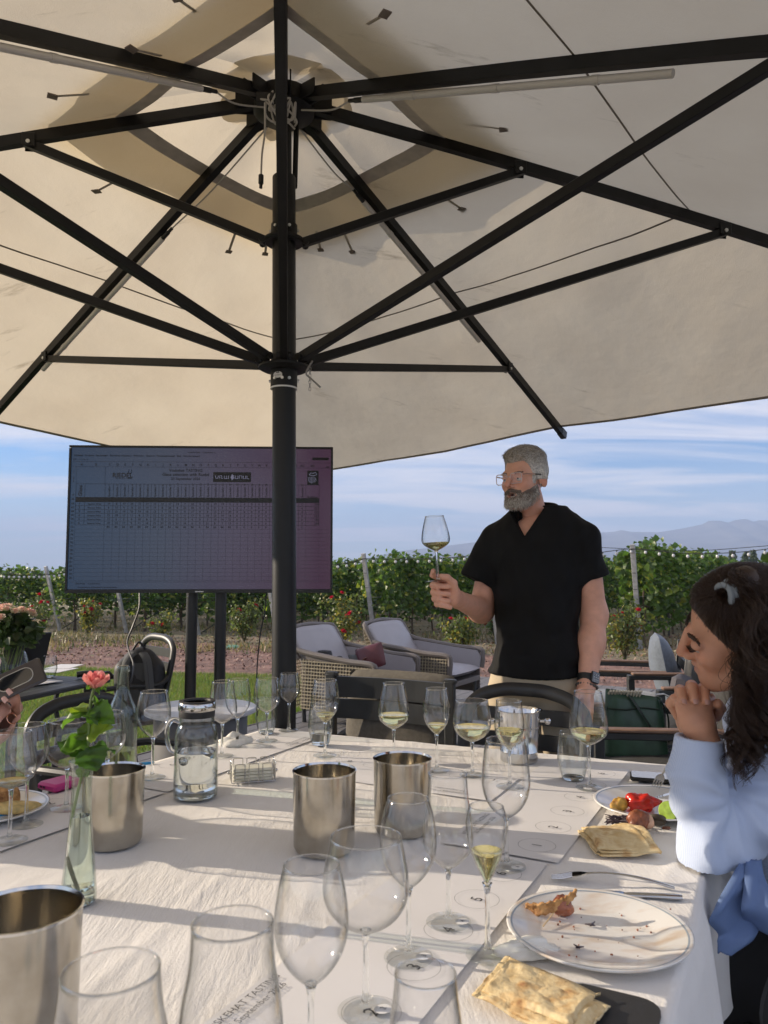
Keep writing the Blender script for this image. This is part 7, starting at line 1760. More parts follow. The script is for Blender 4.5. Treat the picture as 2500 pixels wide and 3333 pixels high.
    mb = MB(); mb.tube([Vector(hc)+HM@Vector(p) for p in ((-.011, .0795, -.0705), (0, .0835, -.0715), (.011, .0795, -.0705))], .0024, 6); mb.out('teeth', mat('teeth', (.72, .68, .60), .2), t)
    hair_m = mat('grey_hair', (.3, .28, .25), .5, attr='tint', var=(160, .35), bump=(150, .5, .004)); strand_m = mat('grey_strand', (.55, .52, .47), .45); dark_strand = mat('dark_strand', (.16, .13, .105), .45)
    def region_hair(p):
        x, y, z = p.T; ax_ = np.abs(x)
        front = smooth01(z-(.058+.010*(ax_/.07)), 0, .012)                # above the forehead
        side = smooth01(.040-y+.45*(z-.02), 0, .014)*smooth01(z-(-.012), 0, .012)     # temples and sides above the ear
        back = smooth01(-.045-y, 0, .02)*smooth01(z-(-.055), 0, .02)
        burn = smooth01(.018-np.abs(y-.022), 0, .008)*smooth01(z+.03, 0, .01)*smooth01(.03-z, 0, .02)*.6
        return np.clip(np.maximum(np.maximum(front*smooth01(.11-y, 0, .02), side*smooth01(y+.2, 0, .05)), np.maximum(back, burn)), 0, 1)
    def hair_f(p):
        w = region_hair(p); x, y, z = p.T
        thick = .0045+.014*smooth01(z, .055, .11)+.010*smooth01(z, .07, .1)*smooth01(y, .02, .08)
        return hf(p)-(thick*w-.006*(1-w))+.0016*vnoise(p*np.array([1, .4, 1]), 60, 8)
    V, F = surface(hair_f, (-.105, -.135, -.075), (.105, .12, .15), .0034)
    w = region_hair(V); keep = (w[F].min(1) > .12); F = F[keep]
    g = smooth01(V[:, 2], .03, .10)[:, None]; T = np.array([.55, .52, .47])*(1-g)+np.array([.30, .26, .21])*g; T *= nrs.uniform(.8, 1.2, (len(V), 1))
    link_mesh('hair', put(V, HM, hc), F, hair_m, t, True, T)
    P, Nn, r = scatter(V, F, w, 3600, 3); cur, cur2 = [], []
    for i in range(len(P)):
        p, n_ = P[i], Nn[i]; topw = float(smooth01(np.array([p[2]]), .05, .1)[0])
        fl = np.array([-.25*topw, .9*topw-.35*(1-topw), -.75*(1-topw)])+r.normal(0, .14, 3); fl -= n_*(fl@n_)*.95; fl /= max(np.linalg.norm(fl), 1e-6)
        L_ = (.007+.012*topw)*r.uniform(.6, 1.2); c = np.stack([p-n_*.001, p+n_*L_*.10+fl*L_*.5, p+n_*L_*.12+fl*L_]); (cur2 if r.rand() < .15+.22*topw else cur).append(put(c, HM, hc))
    strands('hair_strands', cur, .00045, strand_m, t); strands('hair_strands', cur2, .00045, dark_strand, t)
    def region_beard(p):
        x, y, z = p.T; ax_ = np.abs(x)
        line = -.016-.40*(y-.0)-.35*np.maximum(0, y-.06)       # cheek line falling towards the mouth
        b_ = smooth01(line-z, 0, .010)*smooth01(y+.010, 0, .012)*smooth01(z+.120, 0, .010)
        b_ *= 1-smooth01(-.088-.30*y-z, 0, .012)*smooth01(.055-y, 0, .02)
        mou = np.exp(-(x/.022)**4-((z+.0605)/.0115)**4)*smooth01(y, .07, .076)
        mus = smooth01(.044-ax_, 0, .010)*smooth01(-.0375-z-.25*(ax_-.01), 0, .004)*smooth01(z+.0545+.45*ax_, 0, .004)*smooth01(y, .066, .074)
        return np.clip(np.maximum(b_*(1-mou), mus), 0, 1)
    def beard_f(p):
        w = region_beard(p); z = p[:, 2]; thick = .0020+.0045*smooth01(-z, .075, .11)*smooth01(p[:, 1], .02, .06)
        return hf(p)-(thick*w-.005*(1-w))+.0014*vnoise(p, 75, 4)
    V, F = surface(beard_f, (-.09, -.03, -.145), (.09, .12, -.02), .003); w = region_beard(V); F = F[w[F].min(1) > .15]
    gr = smooth01(-V[:, 2], .075, .10)*.6+smooth01(.05-V[:, 1], 0, .04)*.6; mus = smooth01(V[:, 2], -.058, -.05)*smooth01(V[:, 1], .06, .08); gr = np.clip(gr-.5*mus, 0, 1)[:, None]
    T = np.array([.17, .125, .095])*(1-gr)+np.array([.56, .52, .46])*gr; T *= nrs.uniform(.75, 1.25, (len(V), 1))
    link_mesh('beard', put(V, HM, hc), F, hair_m, t, True, T)
    P, Nn, r = scatter(V, F, w, 3000, 5); cur, cur2 = [], []
    for i in range(len(P)):
        p, n_ = P[i], Nn[i]; fl = np.array([0, .15, -1.0])+r.normal(0, .3, 3); L_ = .0075*r.uniform(.6, 1.3); c = np.stack([p-n_*.001, p+n_*L_*.22+fl*L_*.45, p+n_*L_*.22+fl*L_]); (cur2 if (r.rand() < .28 or p[2] > -.057) else cur).append(put(c, HM, hc))
    strands('beard_strands', cur, .0004, mat('pale_strand', (.62, .58, .52), .45), t); strands('beard_strands', cur2, .0004, dark_strand, t)
    for s in (-1, 1):
        P = np.array([[s*(.017+.032*r.rand()), 0, 0] for _ in range(90)]); cur = []
        for p in P: y0 = .0925-.35*(abs(p[0])-.02)**1; z0 = .0205+.10*(abs(p[0])-.015)-2.2*max(0, abs(p[0])-.034)**1.0*.12+r.normal(0, .0016); c = np.array([[p[0], y0-.004, z0], [p[0]+s*.004, y0, z0+.001], [p[0]+s*.009, y0-.002, z0+.0005]]); cur.append(put(c, HM, hc))
        strands('eyebrow', cur, .00055, mat('brow_strand', (.10, .07, .05), .5), t)
    # spectacles
    gl = thing('spectacles', 'clear framed spectacles with pink temples worn by the standing man', 'glasses', Vector(hc)+HM@Vector((0, .1, 0))); fm = solid_glass('clear_acetate', (.95, .80, .75), 1.45, .08); fm = mat('pink_clear_frame', (.62, .48, .45), .22, spec=.6); tm = mat('rose_gold', (.62, .40, .32), .25, .7)
    W_ = lambda x, y, z: Vector(hc)+HM@Vector((x, y, z))
    for s in (-1, 1):
        pts = [W_(s*.034+x, .1035-.10*abs(x+s*.034-0)**1*.25-.0, -.001+z) for x, z in round_poly(.053, .040, .010, 4)]
        mb = MB(); mb.tube(pts, .00155, 6, closed=True); rim = mb.out('rim', fm, gl); mb = MB(); mb.add(pts, [tuple(range(len(pts)))]); mb.out('lens', bowl_glass, rim, False)
        mb = MB(); mb.tube([W_(s*.0615, .094, .012), W_(s*.070, .085, .013), W_(s*.0785, .04, .013)], [.0022, .0024, .0020], 6); mb.out('temple', tm, gl)
        mb = MB(); mb.tube(cat_curve([W_(s*.0785, .04, .013), W_(s*.081, .0, .012), W_(s*.082, -.022, -.004)], 4), .0022, 6); mb.out('temple_tip', MATS['black_rubber'], gl)
    mb = MB(); mb.tube(cat_curve([W_(-.0085, .1025, .004), W_(0, .106, .008), W_(.0085, .1025, .004)], 4), .0015, 6); mb.out('bridge', fm, gl)
    # polo shirt
    zs = [.93, 1.00, 1.10, 1.20, 1.30, 1.40, 1.47, 1.52, 1.56]
    av = [.168, .160, .150, .152, .162, .172, .162, .125, .085]; bv = [.128, .124, .118, .118, .122, .122, .108, .088, .075]
    cu = [1730, 1732, 1742, 1746, 1746, 1748, 1752, 1757, 1760]
    def cxy(z): 
        u = np.interp(z, zs, cu); vv = 1866-(z-CAM_H)/D*2500; return (u-1250)/2500*D*1.0, D
    RM = np.array(BM)
    def torso(p):
        z = p[:, 2]; cx = (np.interp(z, zs, cu)-1250)/2500*D*(1.005); q = np.stack([p[:, 0]-cx, p[:, 1]-D-.005, z*0], 1)@RM
        a, b_ = np.interp(z, zs, av), np.interp(z, zs, bv); n_ = 2.3; k = (np.abs(q[:, 0]/a)**n_+np.abs(q[:, 1]/b_)**n_)**(1/n_); return (k-1)*np.minimum(a, b_)*.85
    slR, slL = m(1558, 1893, .08), m(1929, 1878, -.055)
    shoulder = S_union([S_cone(m(1752, 1700), sR+Vector((0, 0, .004)), .064, .060), S_cone(m(1762, 1700), sL+Vector((0, 0, .004)), .062, .056)], .04)
    slv = S_union([S_cone(sR, slR, .066, .071), S_cone(sL, slL, .060, .058)], .0)
    folds = lambda p: .0075*vnoise(p*np.array([.5, .5, 1.6]), 15, 14)*smooth01(1.16-p[:, 2], 0, .12)+.0050*vnoise(p*np.array([1, 1, .7]), 13, 17)+.0026*vnoise(p*np.array([1.4, 1.4, 1]), 30, 19)
    NB = Vector(hc)+HM@Vector((0, -.03, -.10)); NC = Vector((m(1757, 1690).x, D, 1.50))
    vap = m(1703, 1748, -.10); fwd = np.array(BM@Vector((0, 1, 0))); rt = np.array(BM@Vector((1, 0, 0)))
    def vneck(p):      # the open placket
        q = p-np.array(vap); x = q@rt; z = q[:, 2]; y = q@fwd; return np.maximum(np.maximum(np.abs(x)-.62*z, -z), -(y+.075))*.8
    top_cut = lambda p: p[:, 2]-(1.545+.0*p[:, 0])
    def shirt_f(p):
        d = S_union([torso, shoulder], .05)(p); s_ = slv(p)
        dR, dL = (slR-sR).normalized(), (slL-sL).normalized()
        s1 = np.maximum(S_cone(sR, slR+dR*.03, .066, .0725)(p), (p-np.array(slR))@np.array(dR)); s2 = np.maximum(S_cone(sL, slL+dL*.03, .061, .0585)(p), (p-np.array(slL))@np.array(dL))
        s_ = np.minimum(s1, s2); h_ = np.clip(.5+.5*(s_-d)/.03, 0, 1); d = s_+(d-s_)*h_-.03*h_*(1-h_)
        d = d-folds(p)
        d = np.maximum(d, p[:, 2]-1.552); d = np.maximum(d, .955+.012*np.sin(p[:, 0]*9)-p[:, 2])
        nk = S_cone(NC+Vector((0, 0, -.02)), NB+Vector((0, 0, .04)), .060, .062)(p); d = np.maximum(d, -(nk-.004))
        return np.maximum(d, -vneck(p))
    V, F = surface(shirt_f, (cc.x-.36, D-.30, .92), (cc.x+.33, D+.30, 1.60), .0065)
    cloth = mat('black_polo', (.0052, .005, .0052), .75, var=(12, .2), bump=(420, .25, .001), spec=.22); sh = link_mesh('polo_shirt', V, F, cloth, t, True)
    # sleeve bands and collar
    for S_, E_, k_ in ((sR, slR, 1), (sL, slL, .80)):
        d = (E_-S_).normalized(); mb = MB(); mb.tube([E_-d*.020, E_-d*.018, E_+d*.001], [.0715*k_, .0742*k_, .0738*k_], 28, cap=False); mb.out('sleeve_band', cloth, sh)
    V, F = [], []; n = 40
    cen = Vector((NC.x-.008, NC.y, .004)); 
    for i in range(n+1):
        a = R(38)+R(284)*i/n; d = Vector(BM@Vector((math.sin(a), math.cos(a), 0))); frontness = .5+.5*math.cos(a)
        r0, r1 = .066+.006*frontness, .082+.024*frontness; z0 = 1.535-.035*frontness; z1 = 1.565-.05*frontness; zf = 1.52-.075*frontness-.03*(frontness > .8)
        for rr, zz in ((r0, z0), (r0+.001, z1), (r0+.006, z1+.004), (r1, zf+.02), (r1+.012, zf)): V.append(cen+d*rr+Vector((0, 0, zz)))
    F = [(i*5+j, i*5+j+1, (i+1)*5+j+1, (i+1)*5+j) for i in range(n) for j in range(4)]
    co = link_mesh('collar', V, F, cloth, sh, True); s_ = co.modifiers.new('thick', 'SOLIDIFY'); s_.thickness = .003
    # trousers
    hipc = Vector((cc.x-.01, D, 0)); lg = [S_ell((hipc.x, hipc.y, .95), (.160, .115, .13), RM)]
    for s in (-1, 1): o = Vector(BM@Vector((s*.085, 0, 0))); lg += [S_cone(hipc+o+Vector((0, 0, .88)), hipc+o*1.15+Vector((0, 0, .48)), .092, .070), S_cone(hipc+o*1.15+Vector((0, 0, .48)), hipc+o*1.2+Vector((0, 0, .06)), .070, .060)]
    lf = S_union(lg, .02); V, F = surface(lambda p: lf(p)-.003*vnoise(p, 14, 23), (hipc.x-.25, D-.22, .03), (hipc.x+.25, D+.22, 1.06), .012)
    link_mesh('trousers', V, F, mat('beige_chino', (.52, .43, .30), .85, var=(20, .06), bump=(300, .25, .001)), t, True)
    for s in (-1, 1):
        o = hipc+Vector(BM@Vector((s*.105, .05, 0))); V, F = surface(S_union([S_ell((o.x, o.y, .045), (.048, .13, .045), RM), S_box((o.x, o.y, .02), (.045, .125, .018), .015, RM)], .02), (o.x-.16, o.y-.16, -.01), (o.x+.16, o.y+.16, .11), .012); link_mesh('shoe', V, F, mat('white_shoe', (.55, .53, .5), .6), t, True)
    # watch and beads
    wt = thing('wrist_watch', 'black square smart watch on the left wrist of the standing man', 'watch', wL); d = (wL-eL).normalized(); mb = MB(); mb.tube([wL-d*.022, wL+d*.004], [.0345, .0345], 24, cap=False); mb.out('band', MATS['black_rubber'], wt)
    out_ = Vector((.42, -.9, .1)); out_ -= d*out_.dot(d); out_.normalize(); s_ = d.cross(out_); c = wL-d*.009+out_*.037; M3 = Matrix((s_, d, out_)).transposed(); mb = MB(); mb.box(c, (.034, .040, .010), M3, .004); mb.out('case', MATS['black_rubber'], wt)
    mb = MB(); mb.box(c+out_*.0052, (.030, .035, .001), M3); fc = mb.out('face', MATS['phone_glass'], wt); mb = MB(); dots = mat('watch_digits', (.6, .6, .6), .4)
    for i in range(3):
        for j in range(3): mb.box(c+out_*.0062+s_*(.008*(i-1))+d*(.009*(j-1)), (.002, .0028, .0006), M3)
    k = mb.out('digits', dots, fc); k['kind'] = 'stuff'
    bd = thing('bead_bracelet', 'bracelet of dark beads below the watch of the standing man', 'bracelet', wL); x = d.cross(Vector((0, 0, 1))).normalized(); y = d.cross(x); bm = mat('dark_bead', (.10, .085, .075), .25)
    for i in range(20): a = 2*math.pi*i/20; mb = MB(); mb.ball(wL+d*.017+x*(.034*math.cos(a))+y*(.034*math.sin(a)), .0052, 6); mb.out('bead', bm, bd)
    # the raised glass
    g0 = h(1426, 1893, -.050); g1 = h(1414, 1680, -.050); hh = (g1-g0).length
    q = (g1-g0).to_track_quat('Z', 'Y').to_euler()
    place_glass('sharp', 0, 0, hh, .046, .030, .112, 'wine glass raised by its stem in the hand of the standing man', .026, None, p=g0, rot=q, rf=.038)
standing_man()

# ---- the woman at right, chin on her clasped hands
def seated_woman():
    D = 1.52; w = lambda u, v, dy=0: at_depth(u, v, D+dy)
    t = thing('person', 'woman in pale blue shirt with dark curly ponytail, chin on clasped hands', 'person', w(2560, 3000)*Vector((1, 1, 0)) if False else (w(2560, 3000).x, D+.05, 0))
    base = (.58, .29, .175)
    HM = frame_of(R(-112), R(-13), R(-28)); hf = head_field(False)
    hc = w(2213, 2118)-HM@Vector((0, .112, -.022))
    neck = S_cone((0, -.030, -.07), (.0, -.075, -.20), .046, .052)
    V, F = surface(S_union([hf, neck], .03), (-.10, -.15, -.22), (.10, .140, .14), .0028)
    T = face_tint(V, base, False); parts = [(put(V, HM, hc), F)]; tints = [T]
    lo = lambda *ps, r=.06: np.min(np.array([tuple(p) for p in ps]), 0)-r
    hi = lambda *ps, r=.06: np.max(np.array([tuple(p) for p in ps]), 0)+r
    # near hand: its back to the camera, seen from wrist to knuckles; the far hand's fingers close over it
    wr = w(2297, 2420); 
    near = S_union([S_ell(tuple(w(2262, 2330, .0)), (.034, .020, .040)), S_cone(wr, w(2280, 2370), .0265, .029), S_cone(w(2232, 2292), w(2222, 2288, -.002), .013, .013), S_cone(w(2262, 2282), w(2258, 2280), .014, .014), S_cone(w(2290, 2288), w(2292, 2286), .013, .013)], .018)
    for u, r_ in ((2222, .0098), (2256, .0102), (2288, .0098), (2314, .0088)): near = S_union([near, finger([w(u, 2290, .004), w(u-2, 2272, .024), w(u, 2290, .046)], r_+.001, r_)], .006)
    far = S_union([S_ell(tuple(w(2255, 2330, .050)), (.036, .018, .042)), S_cone(w(2290, 2430, .055), w(2270, 2370, .052), .026, .028)], .02)
    tips = []
    for (u0, v0, u1, v1, r_) in ((2214, 2252, 2222, 2278, .0100), (2251, 2238, 2259, 2277, .0106), (2290, 2246, 2297, 2280, .0102)):
        f_ = finger([w(u0-2, v0+14, .052), w(u0, v0-6, .024), w(u0+3, v0, -.004), w(u1, v1, -.0245)], r_+.0008, r_-.0012); far = S_union([far, f_], .004); tips.append((w(u1, v1, -.0245), w(u1, v1+6, -.0245)-w(u0+3, v0, -.004)))
    far = S_union([far, finger([w(2330, 2330, .03), w(2345, 2305, .01), w(2337, 2290, -.010)], .0115, .0092)], .004)
    far = S_union([far, finger([w(2212, 2330, .04), w(2186, 2290, .028), w(2196, 2275, .012)], .0118, .0100)], .005)
    hands = S_union([near, far], .0035)
    fore = S_union([S_cone(wr, w(2300, 2560), .0265, .034), S_cone(w(2300, 2560), w(2315, 2755, .0), .034, .040), S_cone(w(2290, 2430, .055), w(2340, 2760, .10), .026, .038)], .01)
    V, F = surface(S_union([hands, fore], .01), lo(w(2190, 2240), w(2340, 2500, .1), r=.035), hi(w(2190, 2240), w(2340, 2480, .1), r=.05), .0030); parts.append((V, F)); tints.append(np.tile(base, (len(V), 1))*(1+.04*vnoise(V, 40, 3))[:, None])
    chest = w(2610, 2600, .12); core = S_union([S_ell(tuple(chest), (.09, .12, .15)), S_cone(Vector(hc)+HM@Vector((0, -.07, -.18)), chest+Vector((0, 0, .06)), .048, .06)], .03)
    V, F = surface(core, tuple(chest-Vector((.2, .25, .25))), tuple(chest+Vector((.2, .25, .34))), .014); parts.append((V, F)); tints.append(np.tile(base, (len(V), 1)))
    V, F = join_nets(parts); link_mesh('body', V, F, skin, t, True, np.concatenate(tints))
    for p, d in tips: nail(p+Vector(d).normalized()*.002+Vector((0, -.0088, .001)), d, (0, -1, .25), t)
    eyes(t, HM, hc)
    # brow and lashes on the visible side
    hair_m, nt, N, L, b = nodes_of('dark_brown_hair'); b.inputs['Base Color'].default_value = (.038, .0195, .011, 1); b.inputs['Roughness'].default_value = .36; b.inputs['Specular IOR Level'].default_value = .35
    r = np.random.RandomState(12); cur = []
    for s in (-1, 1):
        for k in range(150): x = .016+.036*r.rand(); z0 = .0215+.14*(x-.016)-.9*max(0, x-.038)*.5+r.normal(0, .0018); y0 = .089-.42*(x-.016); cur.append(put(np.array([[s*x, y0-.003, z0], [s*(x+.004), y0+.0006, z0+.0015], [s*(x+.009), y0-.002, z0]]), HM, hc))
        for k in range(40): x = .020+.026*r.rand(); cur.append(put(np.array([[s*x, .088-.25*(x-.02), .0005], [s*x, .094-.2*(x-.02), -.001], [s*(x+.002), .0985-.2*(x-.02), .002]]), HM, hc))
    strands('brow_and_lashes', cur, .0005, hair_m, t)
    # scalp cap and combed strands running to the tie
    # where the tie sits: the first point of the head met by the line of sight
    d_ = ray(2358, 1938); HI = np.array(HM.inverted()); O_ = HI@(np.array((0, 0, CAM_H))-np.array(hc)); Dv = HI@np.array(d_); tv = np.linspace(1.2, 1.9, 500); Q_ = O_+tv[:, None]*Dv; sd_ = hf(Q_); hit = np.argmax(sd_ < .004) if (sd_ < .004).any() else int(np.argmin(sd_)); tie_l = Q_[hit]
    def region(p):
        x, y, z = p.T; ax_ = np.abs(x)
        f1 = smooth01(z-(.064-.0*ax_), 0, .008); f2 = smooth01(.046-y+.60*(z-.03), 0, .008)*smooth01(z-(.004-.35*(y+.02)), -.02, .004); f3 = smooth01(-.030-y, 0, .012)*smooth01(z+.075, 0, .02)
        return np.clip(np.maximum(f1, np.maximum(f2, f3)), 0, 1)
    skull = S_ell((0, -.018, .040), (.0745*.94+.0005, .096*.94+.0005, .083*.94+.0005))
    def cap_f(p): wt = region(p); return hf(p)-(.0055*wt-.006*(1-wt))+.0008*vnoise(p*np.array([1, .3, 1]), 70, 8)
    V, F = surface(cap_f, (-.10, -.135, -.09), (.10, .11, .145), .0034); wt = region(V); F = F[wt[F].min(1) > .12]
    link_mesh('hair', put(V, HM, hc), F, hair_m, t, True)
    P, Nn, r = scatter(V, F, wt, 5200, 13); cur = []
    for i in range(len(P)):
        p = P[i]; n_ = 14; c = np.linspace(0, 1, n_)[:, None]; q = p*(1-c)+tie_l*c; lift = .004+.010*r.rand()*1.0
        d = hf(q); g = np.stack([hf(q+e)-hf(q-e) for e in np.eye(3)*.002], 1)/.004; g /= np.linalg.norm(g, axis=1)[:, None]
        q = q+g*np.maximum(0, lift*np.sin(np.pi*np.minimum(1, c[:, 0]*1.0+.12)).clip(.25)-d)[:, None]; q[-1] = tie_l+r.normal(0, .006, 3)
        q += r.normal(0, .0006, q.shape)*np.sin(np.pi*c); cur.append(put(q, HM, hc))
    strands('combed_hair', cur, .00042, hair_m, t)
    # the tail: locks of curls rising over the tie and falling down the back and shoulder
    tie = Vector(hc)+HM@Vector(tie_l); dt_ = tie.y-D; cur = []; r = np.random.RandomState(31)
    for k in range(96):
        k1 = r.rand(); s1 = w(2405+60*k1+r.normal(0, 14), 1868+40*r.rand()+40*k1, dt_+.012+r.normal(0, .022)); s2 = w(2440+90*k1+r.normal(0, 14), 2010+r.normal(0, 30), dt_-.012+r.normal(0, .022))
        k2 = k1*.75+.25*r.rand(); s3 = w(2395+130*k2+r.normal(0, 10), 2200+r.normal(0, 15), min(-.05, dt_-.015)+r.normal(0, .022)); s4 = w(2372+150*k2+r.normal(0, 10), 2370, -.06+r.normal(0, .022)); ends = 2600-170*abs(r.normal(0, .8))-60*k2; s5 = w(2362+110*k2+r.normal(0, 12), max(2400, ends), -.07+r.normal(0, .02))
        s1_ = tie.lerp(s1, .6)+Vector((0, 0, .016)); main = cat_curve([tie, s1_, s1, s2, s3, s4, s5], 16); M_ = np.array([tuple(q) for q in main]); n_ = len(M_); tt = np.linspace(0, 1, n_)
        ph, fr, ra = r.uniform(0, 6.28), r.uniform(5.0, 8.5), r.uniform(.007, .014)
        amp = ra*smooth01(tt, .25, .7); hx = np.stack([np.cos(ph+fr*6.28*tt)*amp, np.sin(ph+fr*6.28*tt)*amp, .35*np.sin(ph*2+fr*6.28*tt)*amp], 1)
        for j in range(26):
            o = r.normal(0, 1, 3)*.0042; tw = r.uniform(-.25, .25); stray = 1+.8*(r.rand() < .06)
            a2 = amp*.35*r.rand(); h2 = np.stack([np.cos(ph+tw+fr*6.28*tt*1.02)*a2, np.sin(ph+tw+fr*6.28*tt)*a2, 0*tt], 1)
            wv = (.0012*np.sin(tt*60+r.uniform(0, 6)))[:, None]*r.normal(0, 1, 3)
            q = M_+hx*stray+h2+o*(.35+1.0*np.sin(np.pi*np.minimum(1, tt*1.15)))[:, None]*stray+wv; m_ = int(n_*r.uniform(.86, 1.0)); cur.append(q[:m_])
    strands('curly_ponytail', cur, .00045, hair_m, t)
    dm = bpy.data.materials.get('dark_brown_hair')
    core_f = S_union([S_chain([tie.lerp(w(2420, 1905, dt_), .25), w(2420, 1905, dt_+.01), w(2478, 1995, dt_), w(2490, 2120, dt_+.0), w(2475, 2250, dt_+.02)], [.014, .030, .042, .040, .022], .02)], 0)
    V2, F2 = surface(lambda p: core_f(p)-.006*vnoise(p, 26, 3), tuple(np.array([tie.x-.08, tie.y-.12, .98])), (w(2540, 2000).x+.12, tie.y+.14, 1.38), .008); link_mesh('ponytail_core', V2, F2, hair_m, t, True)
    sc_m = mat('pale_scrunchie', (.24, .265, .275), .85, bump=(90, .5, .002)); back = (w(2440, 1893, dt_+.004)-tie).normalized(); x = back.cross(Vector((0, 1, 0))).normalized(); y = back.cross(x); mb = MB()
    for q in range(2): mb.tube([tie+back*(.004+.011*q)+x*(.0185*math.cos(a))+y*(.0185*math.sin(a))+back*(.004*math.sin(2*a+q)) for a in np.linspace(0, 2*math.pi, 29)[:-1]], .0062, 8, closed=True)
    mb.out('hair_tie', sc_m, t)
    # shirt
    shm, nt, N, L, b = nodes_of('pale_blue_shirt'); b.inputs['Roughness'].default_value = .8; b.inputs['Sheen Weight'].default_value = .15
    tc = N('ShaderNodeTexCoord'); at_ = N('ShaderNodeMapping'); at_.inputs['Scale'].default_value = (1, 1, 1); L(tc.outputs['Object'], at_.inputs[0]); wv = N('ShaderNodeTexWave'); wv.inputs['Scale'].default_value = 150; wv.inputs['Distortion'].default_value = 1.4; wv.inputs['Detail'].default_value = 2; L(at_.outputs[0], wv.inputs[0])
    cr = N('ShaderNodeValToRGB'); e = cr.color_ramp.elements; e[0].position = .0; e[0].color = (.46, .55, .74, 1); e[1].position = .85; e[1].color = (.54, .62, .78, 1); L(wv.outputs['Fac'], cr.inputs[0]); L(cr.outputs[0], b.inputs['Base Color'])
    nz = N('ShaderNodeTexNoise'); nz.inputs['Scale'].default_value = 300; L(tc.outputs['Object'], nz.inputs[0]); bp = N('ShaderNodeBump'); bp.inputs['Strength'].default_value = .25; bp.inputs['Distance'].default_value = .001; L(nz.outputs[0], bp.inputs['Height']); L(bp.outputs[0], b.inputs['Normal'])
    cuff0 = w(2276, 2405); cuff1 = w(2268, 2540); elb = w(2308, 2765, .0); sho = w(2560, 2520, .10)
    def shirt(p):
        fo = S_union([S_cone(cuff0, cuff1, .0425, .0500), S_cone(cuff1, elb, .0500, .056)], .02)(p)
        ax_ = np.array((cuff1-cuff0).normalized()); fo = np.maximum(fo, -((p-np.array(cuff0))@ax_))
        inner = S_cone(cuff0-(cuff1-cuff0).normalized()*.02, cuff0.lerp(cuff1, .35), .038, .036)(p); fo = np.maximum(fo, -inner)
        up_ = S_union([S_cone(elb, elb.lerp(sho, .5)+Vector((0, 0, -.005)), .056, .076), S_cone(elb.lerp(sho, .5), sho, .076, .080)], .03)(p)
        bd = S_union([S_ell(tuple(chest+Vector((.01, .0, -.02))), (.135, .185, .20)), S_ell(tuple(chest+Vector((.03, .02, -.26))), (.12, .17, .20)), S_cone(w(2530, 2440, .03), chest+Vector((.02, .2, .12)), .07, .07), S_cone(chest+Vector((.01, -.13, .12)), chest+Vector((.01, .16, .13)), .085, .08), S_cone(chest+Vector((0, 0, .06)), Vector(hc)+HM@Vector((0, -.07, -.17)), .12, .062)], .05)(p)
        far_ = S_union([S_cone(w(2275, 2425, .055), w(2330, 2765, .10), .044, .054), S_cone(w(2330, 2765, .10), chest+Vector((0, .16, .08)), .054, .075)], .03)(p); far_ = np.maximum(far_, p[:, 2]-w(2275, 2425).z)
        h_ = np.clip(.5+.5*(up_-fo)/.035, 0, 1); d = up_+(fo-up_)*h_-.035*h_*(1-h_); h_ = np.clip(.5+.5*(bd-d)/.04, 0, 1); d = bd+(d-bd)*h_-.04*h_*(1-h_); d = np.minimum(d, far_)
        # drapes: folds radiating from the inside of the elbow, gathers along the forearm
        q = p-np.array(w(2400, 2600, -.05)); ang = np.arctan2(q[:, 2], q[:, 0]); rad = np.hypot(q[:, 0], q[:, 2])
        fld = .0062*np.sin(ang*9+3*np.sin(rad*22))*np.exp(-((rad-.10)/.07)**2)+.0036*vnoise(p*np.array([1.0, 1, .55]), 17, 41)+.0022*vnoise(p*np.array([1.6, 1, .6]), 34, 43)
        cf = (p-np.array(cuff0))@ax_; fld = fld*smooth01(cf, .045, .07)+.0028*smooth01(cf, .052, .050)*(cf > -.01)
        return np.maximum(d-fld, -(S_cone(Vector(hc)+HM@Vector((0, -.03, -.09)), Vector(hc)+HM@Vector((0, -.075, -.21)), .056, .060)(p)))
    V, F = surface(shirt, (w(2180, 2400).x-.02, D-.16, TZ+.0055), (chest.x+.20, D+.36, 1.20), .0062); sh = link_mesh('shirt', V, F, shm, t, True)
    V, F = surface(lambda p: np.maximum(shirt(p), p[:, 2]-(TZ+.008)), (w(2400, 2400).x+.02, D-.16, .44), (chest.x+.20, D+.36, TZ+.012), .012)
    keepv = V[:, 0] > .72; F = F[keepv[F].all(1)]; link_mesh('shirt_hem', V, F, shm, sh, True)
    # collar leaf and the two hanging ends of the belt
    mb = MB(); a0 = w(2440, 2420, -.03); V = []
    for i in range(9):
        for j in range(5): u, v = i/8, j/4; V.append(w(2425+80*u, 2395-70*u+60*v+8*math.sin(3*u), -.045-.01*math.sin(math.pi*v)+.02*u))
    mb.add(V, [(i*5+j, (i+1)*5+j, (i+1)*5+j+1, i*5+j+1) for i in range(8) for j in range(4)]); c_ = mb.out('collar', shm, sh); s_ = c_.modifiers.new('thick', 'SOLIDIFY'); s_.thickness = .003
    tie_m = mat('blue_belt_cloth', (.13, .20, .38), .8, bump=(250, .3, .001))
    def ribbon(cl, ws, twist):
        c = cat_curve(cl, 8); n_ = len(c); V = []
        for i, p in enumerate(c):
            f = i/(n_-1); wd = np.interp(f, np.linspace(0, 1, len(ws)), ws); a = twist*f+.5*math.sin(5*f); d = Vector((math.cos(a), math.sin(a), .15*math.sin(4*f)))
            for j in range(5): V.append(p+d*(wd*(j/4-.5))+Vector((0, .006*math.sin(j*2+6*f), 0)))
        o = link_mesh('belt_end', V, [(i*5+j, i*5+j+1, (i+1)*5+j+1, (i+1)*5+j) for i in range(n_-1) for j in range(4)], tie_m, sh, True); s_ = o.modifiers.new('thick', 'SOLIDIFY'); s_.thickness = .0018
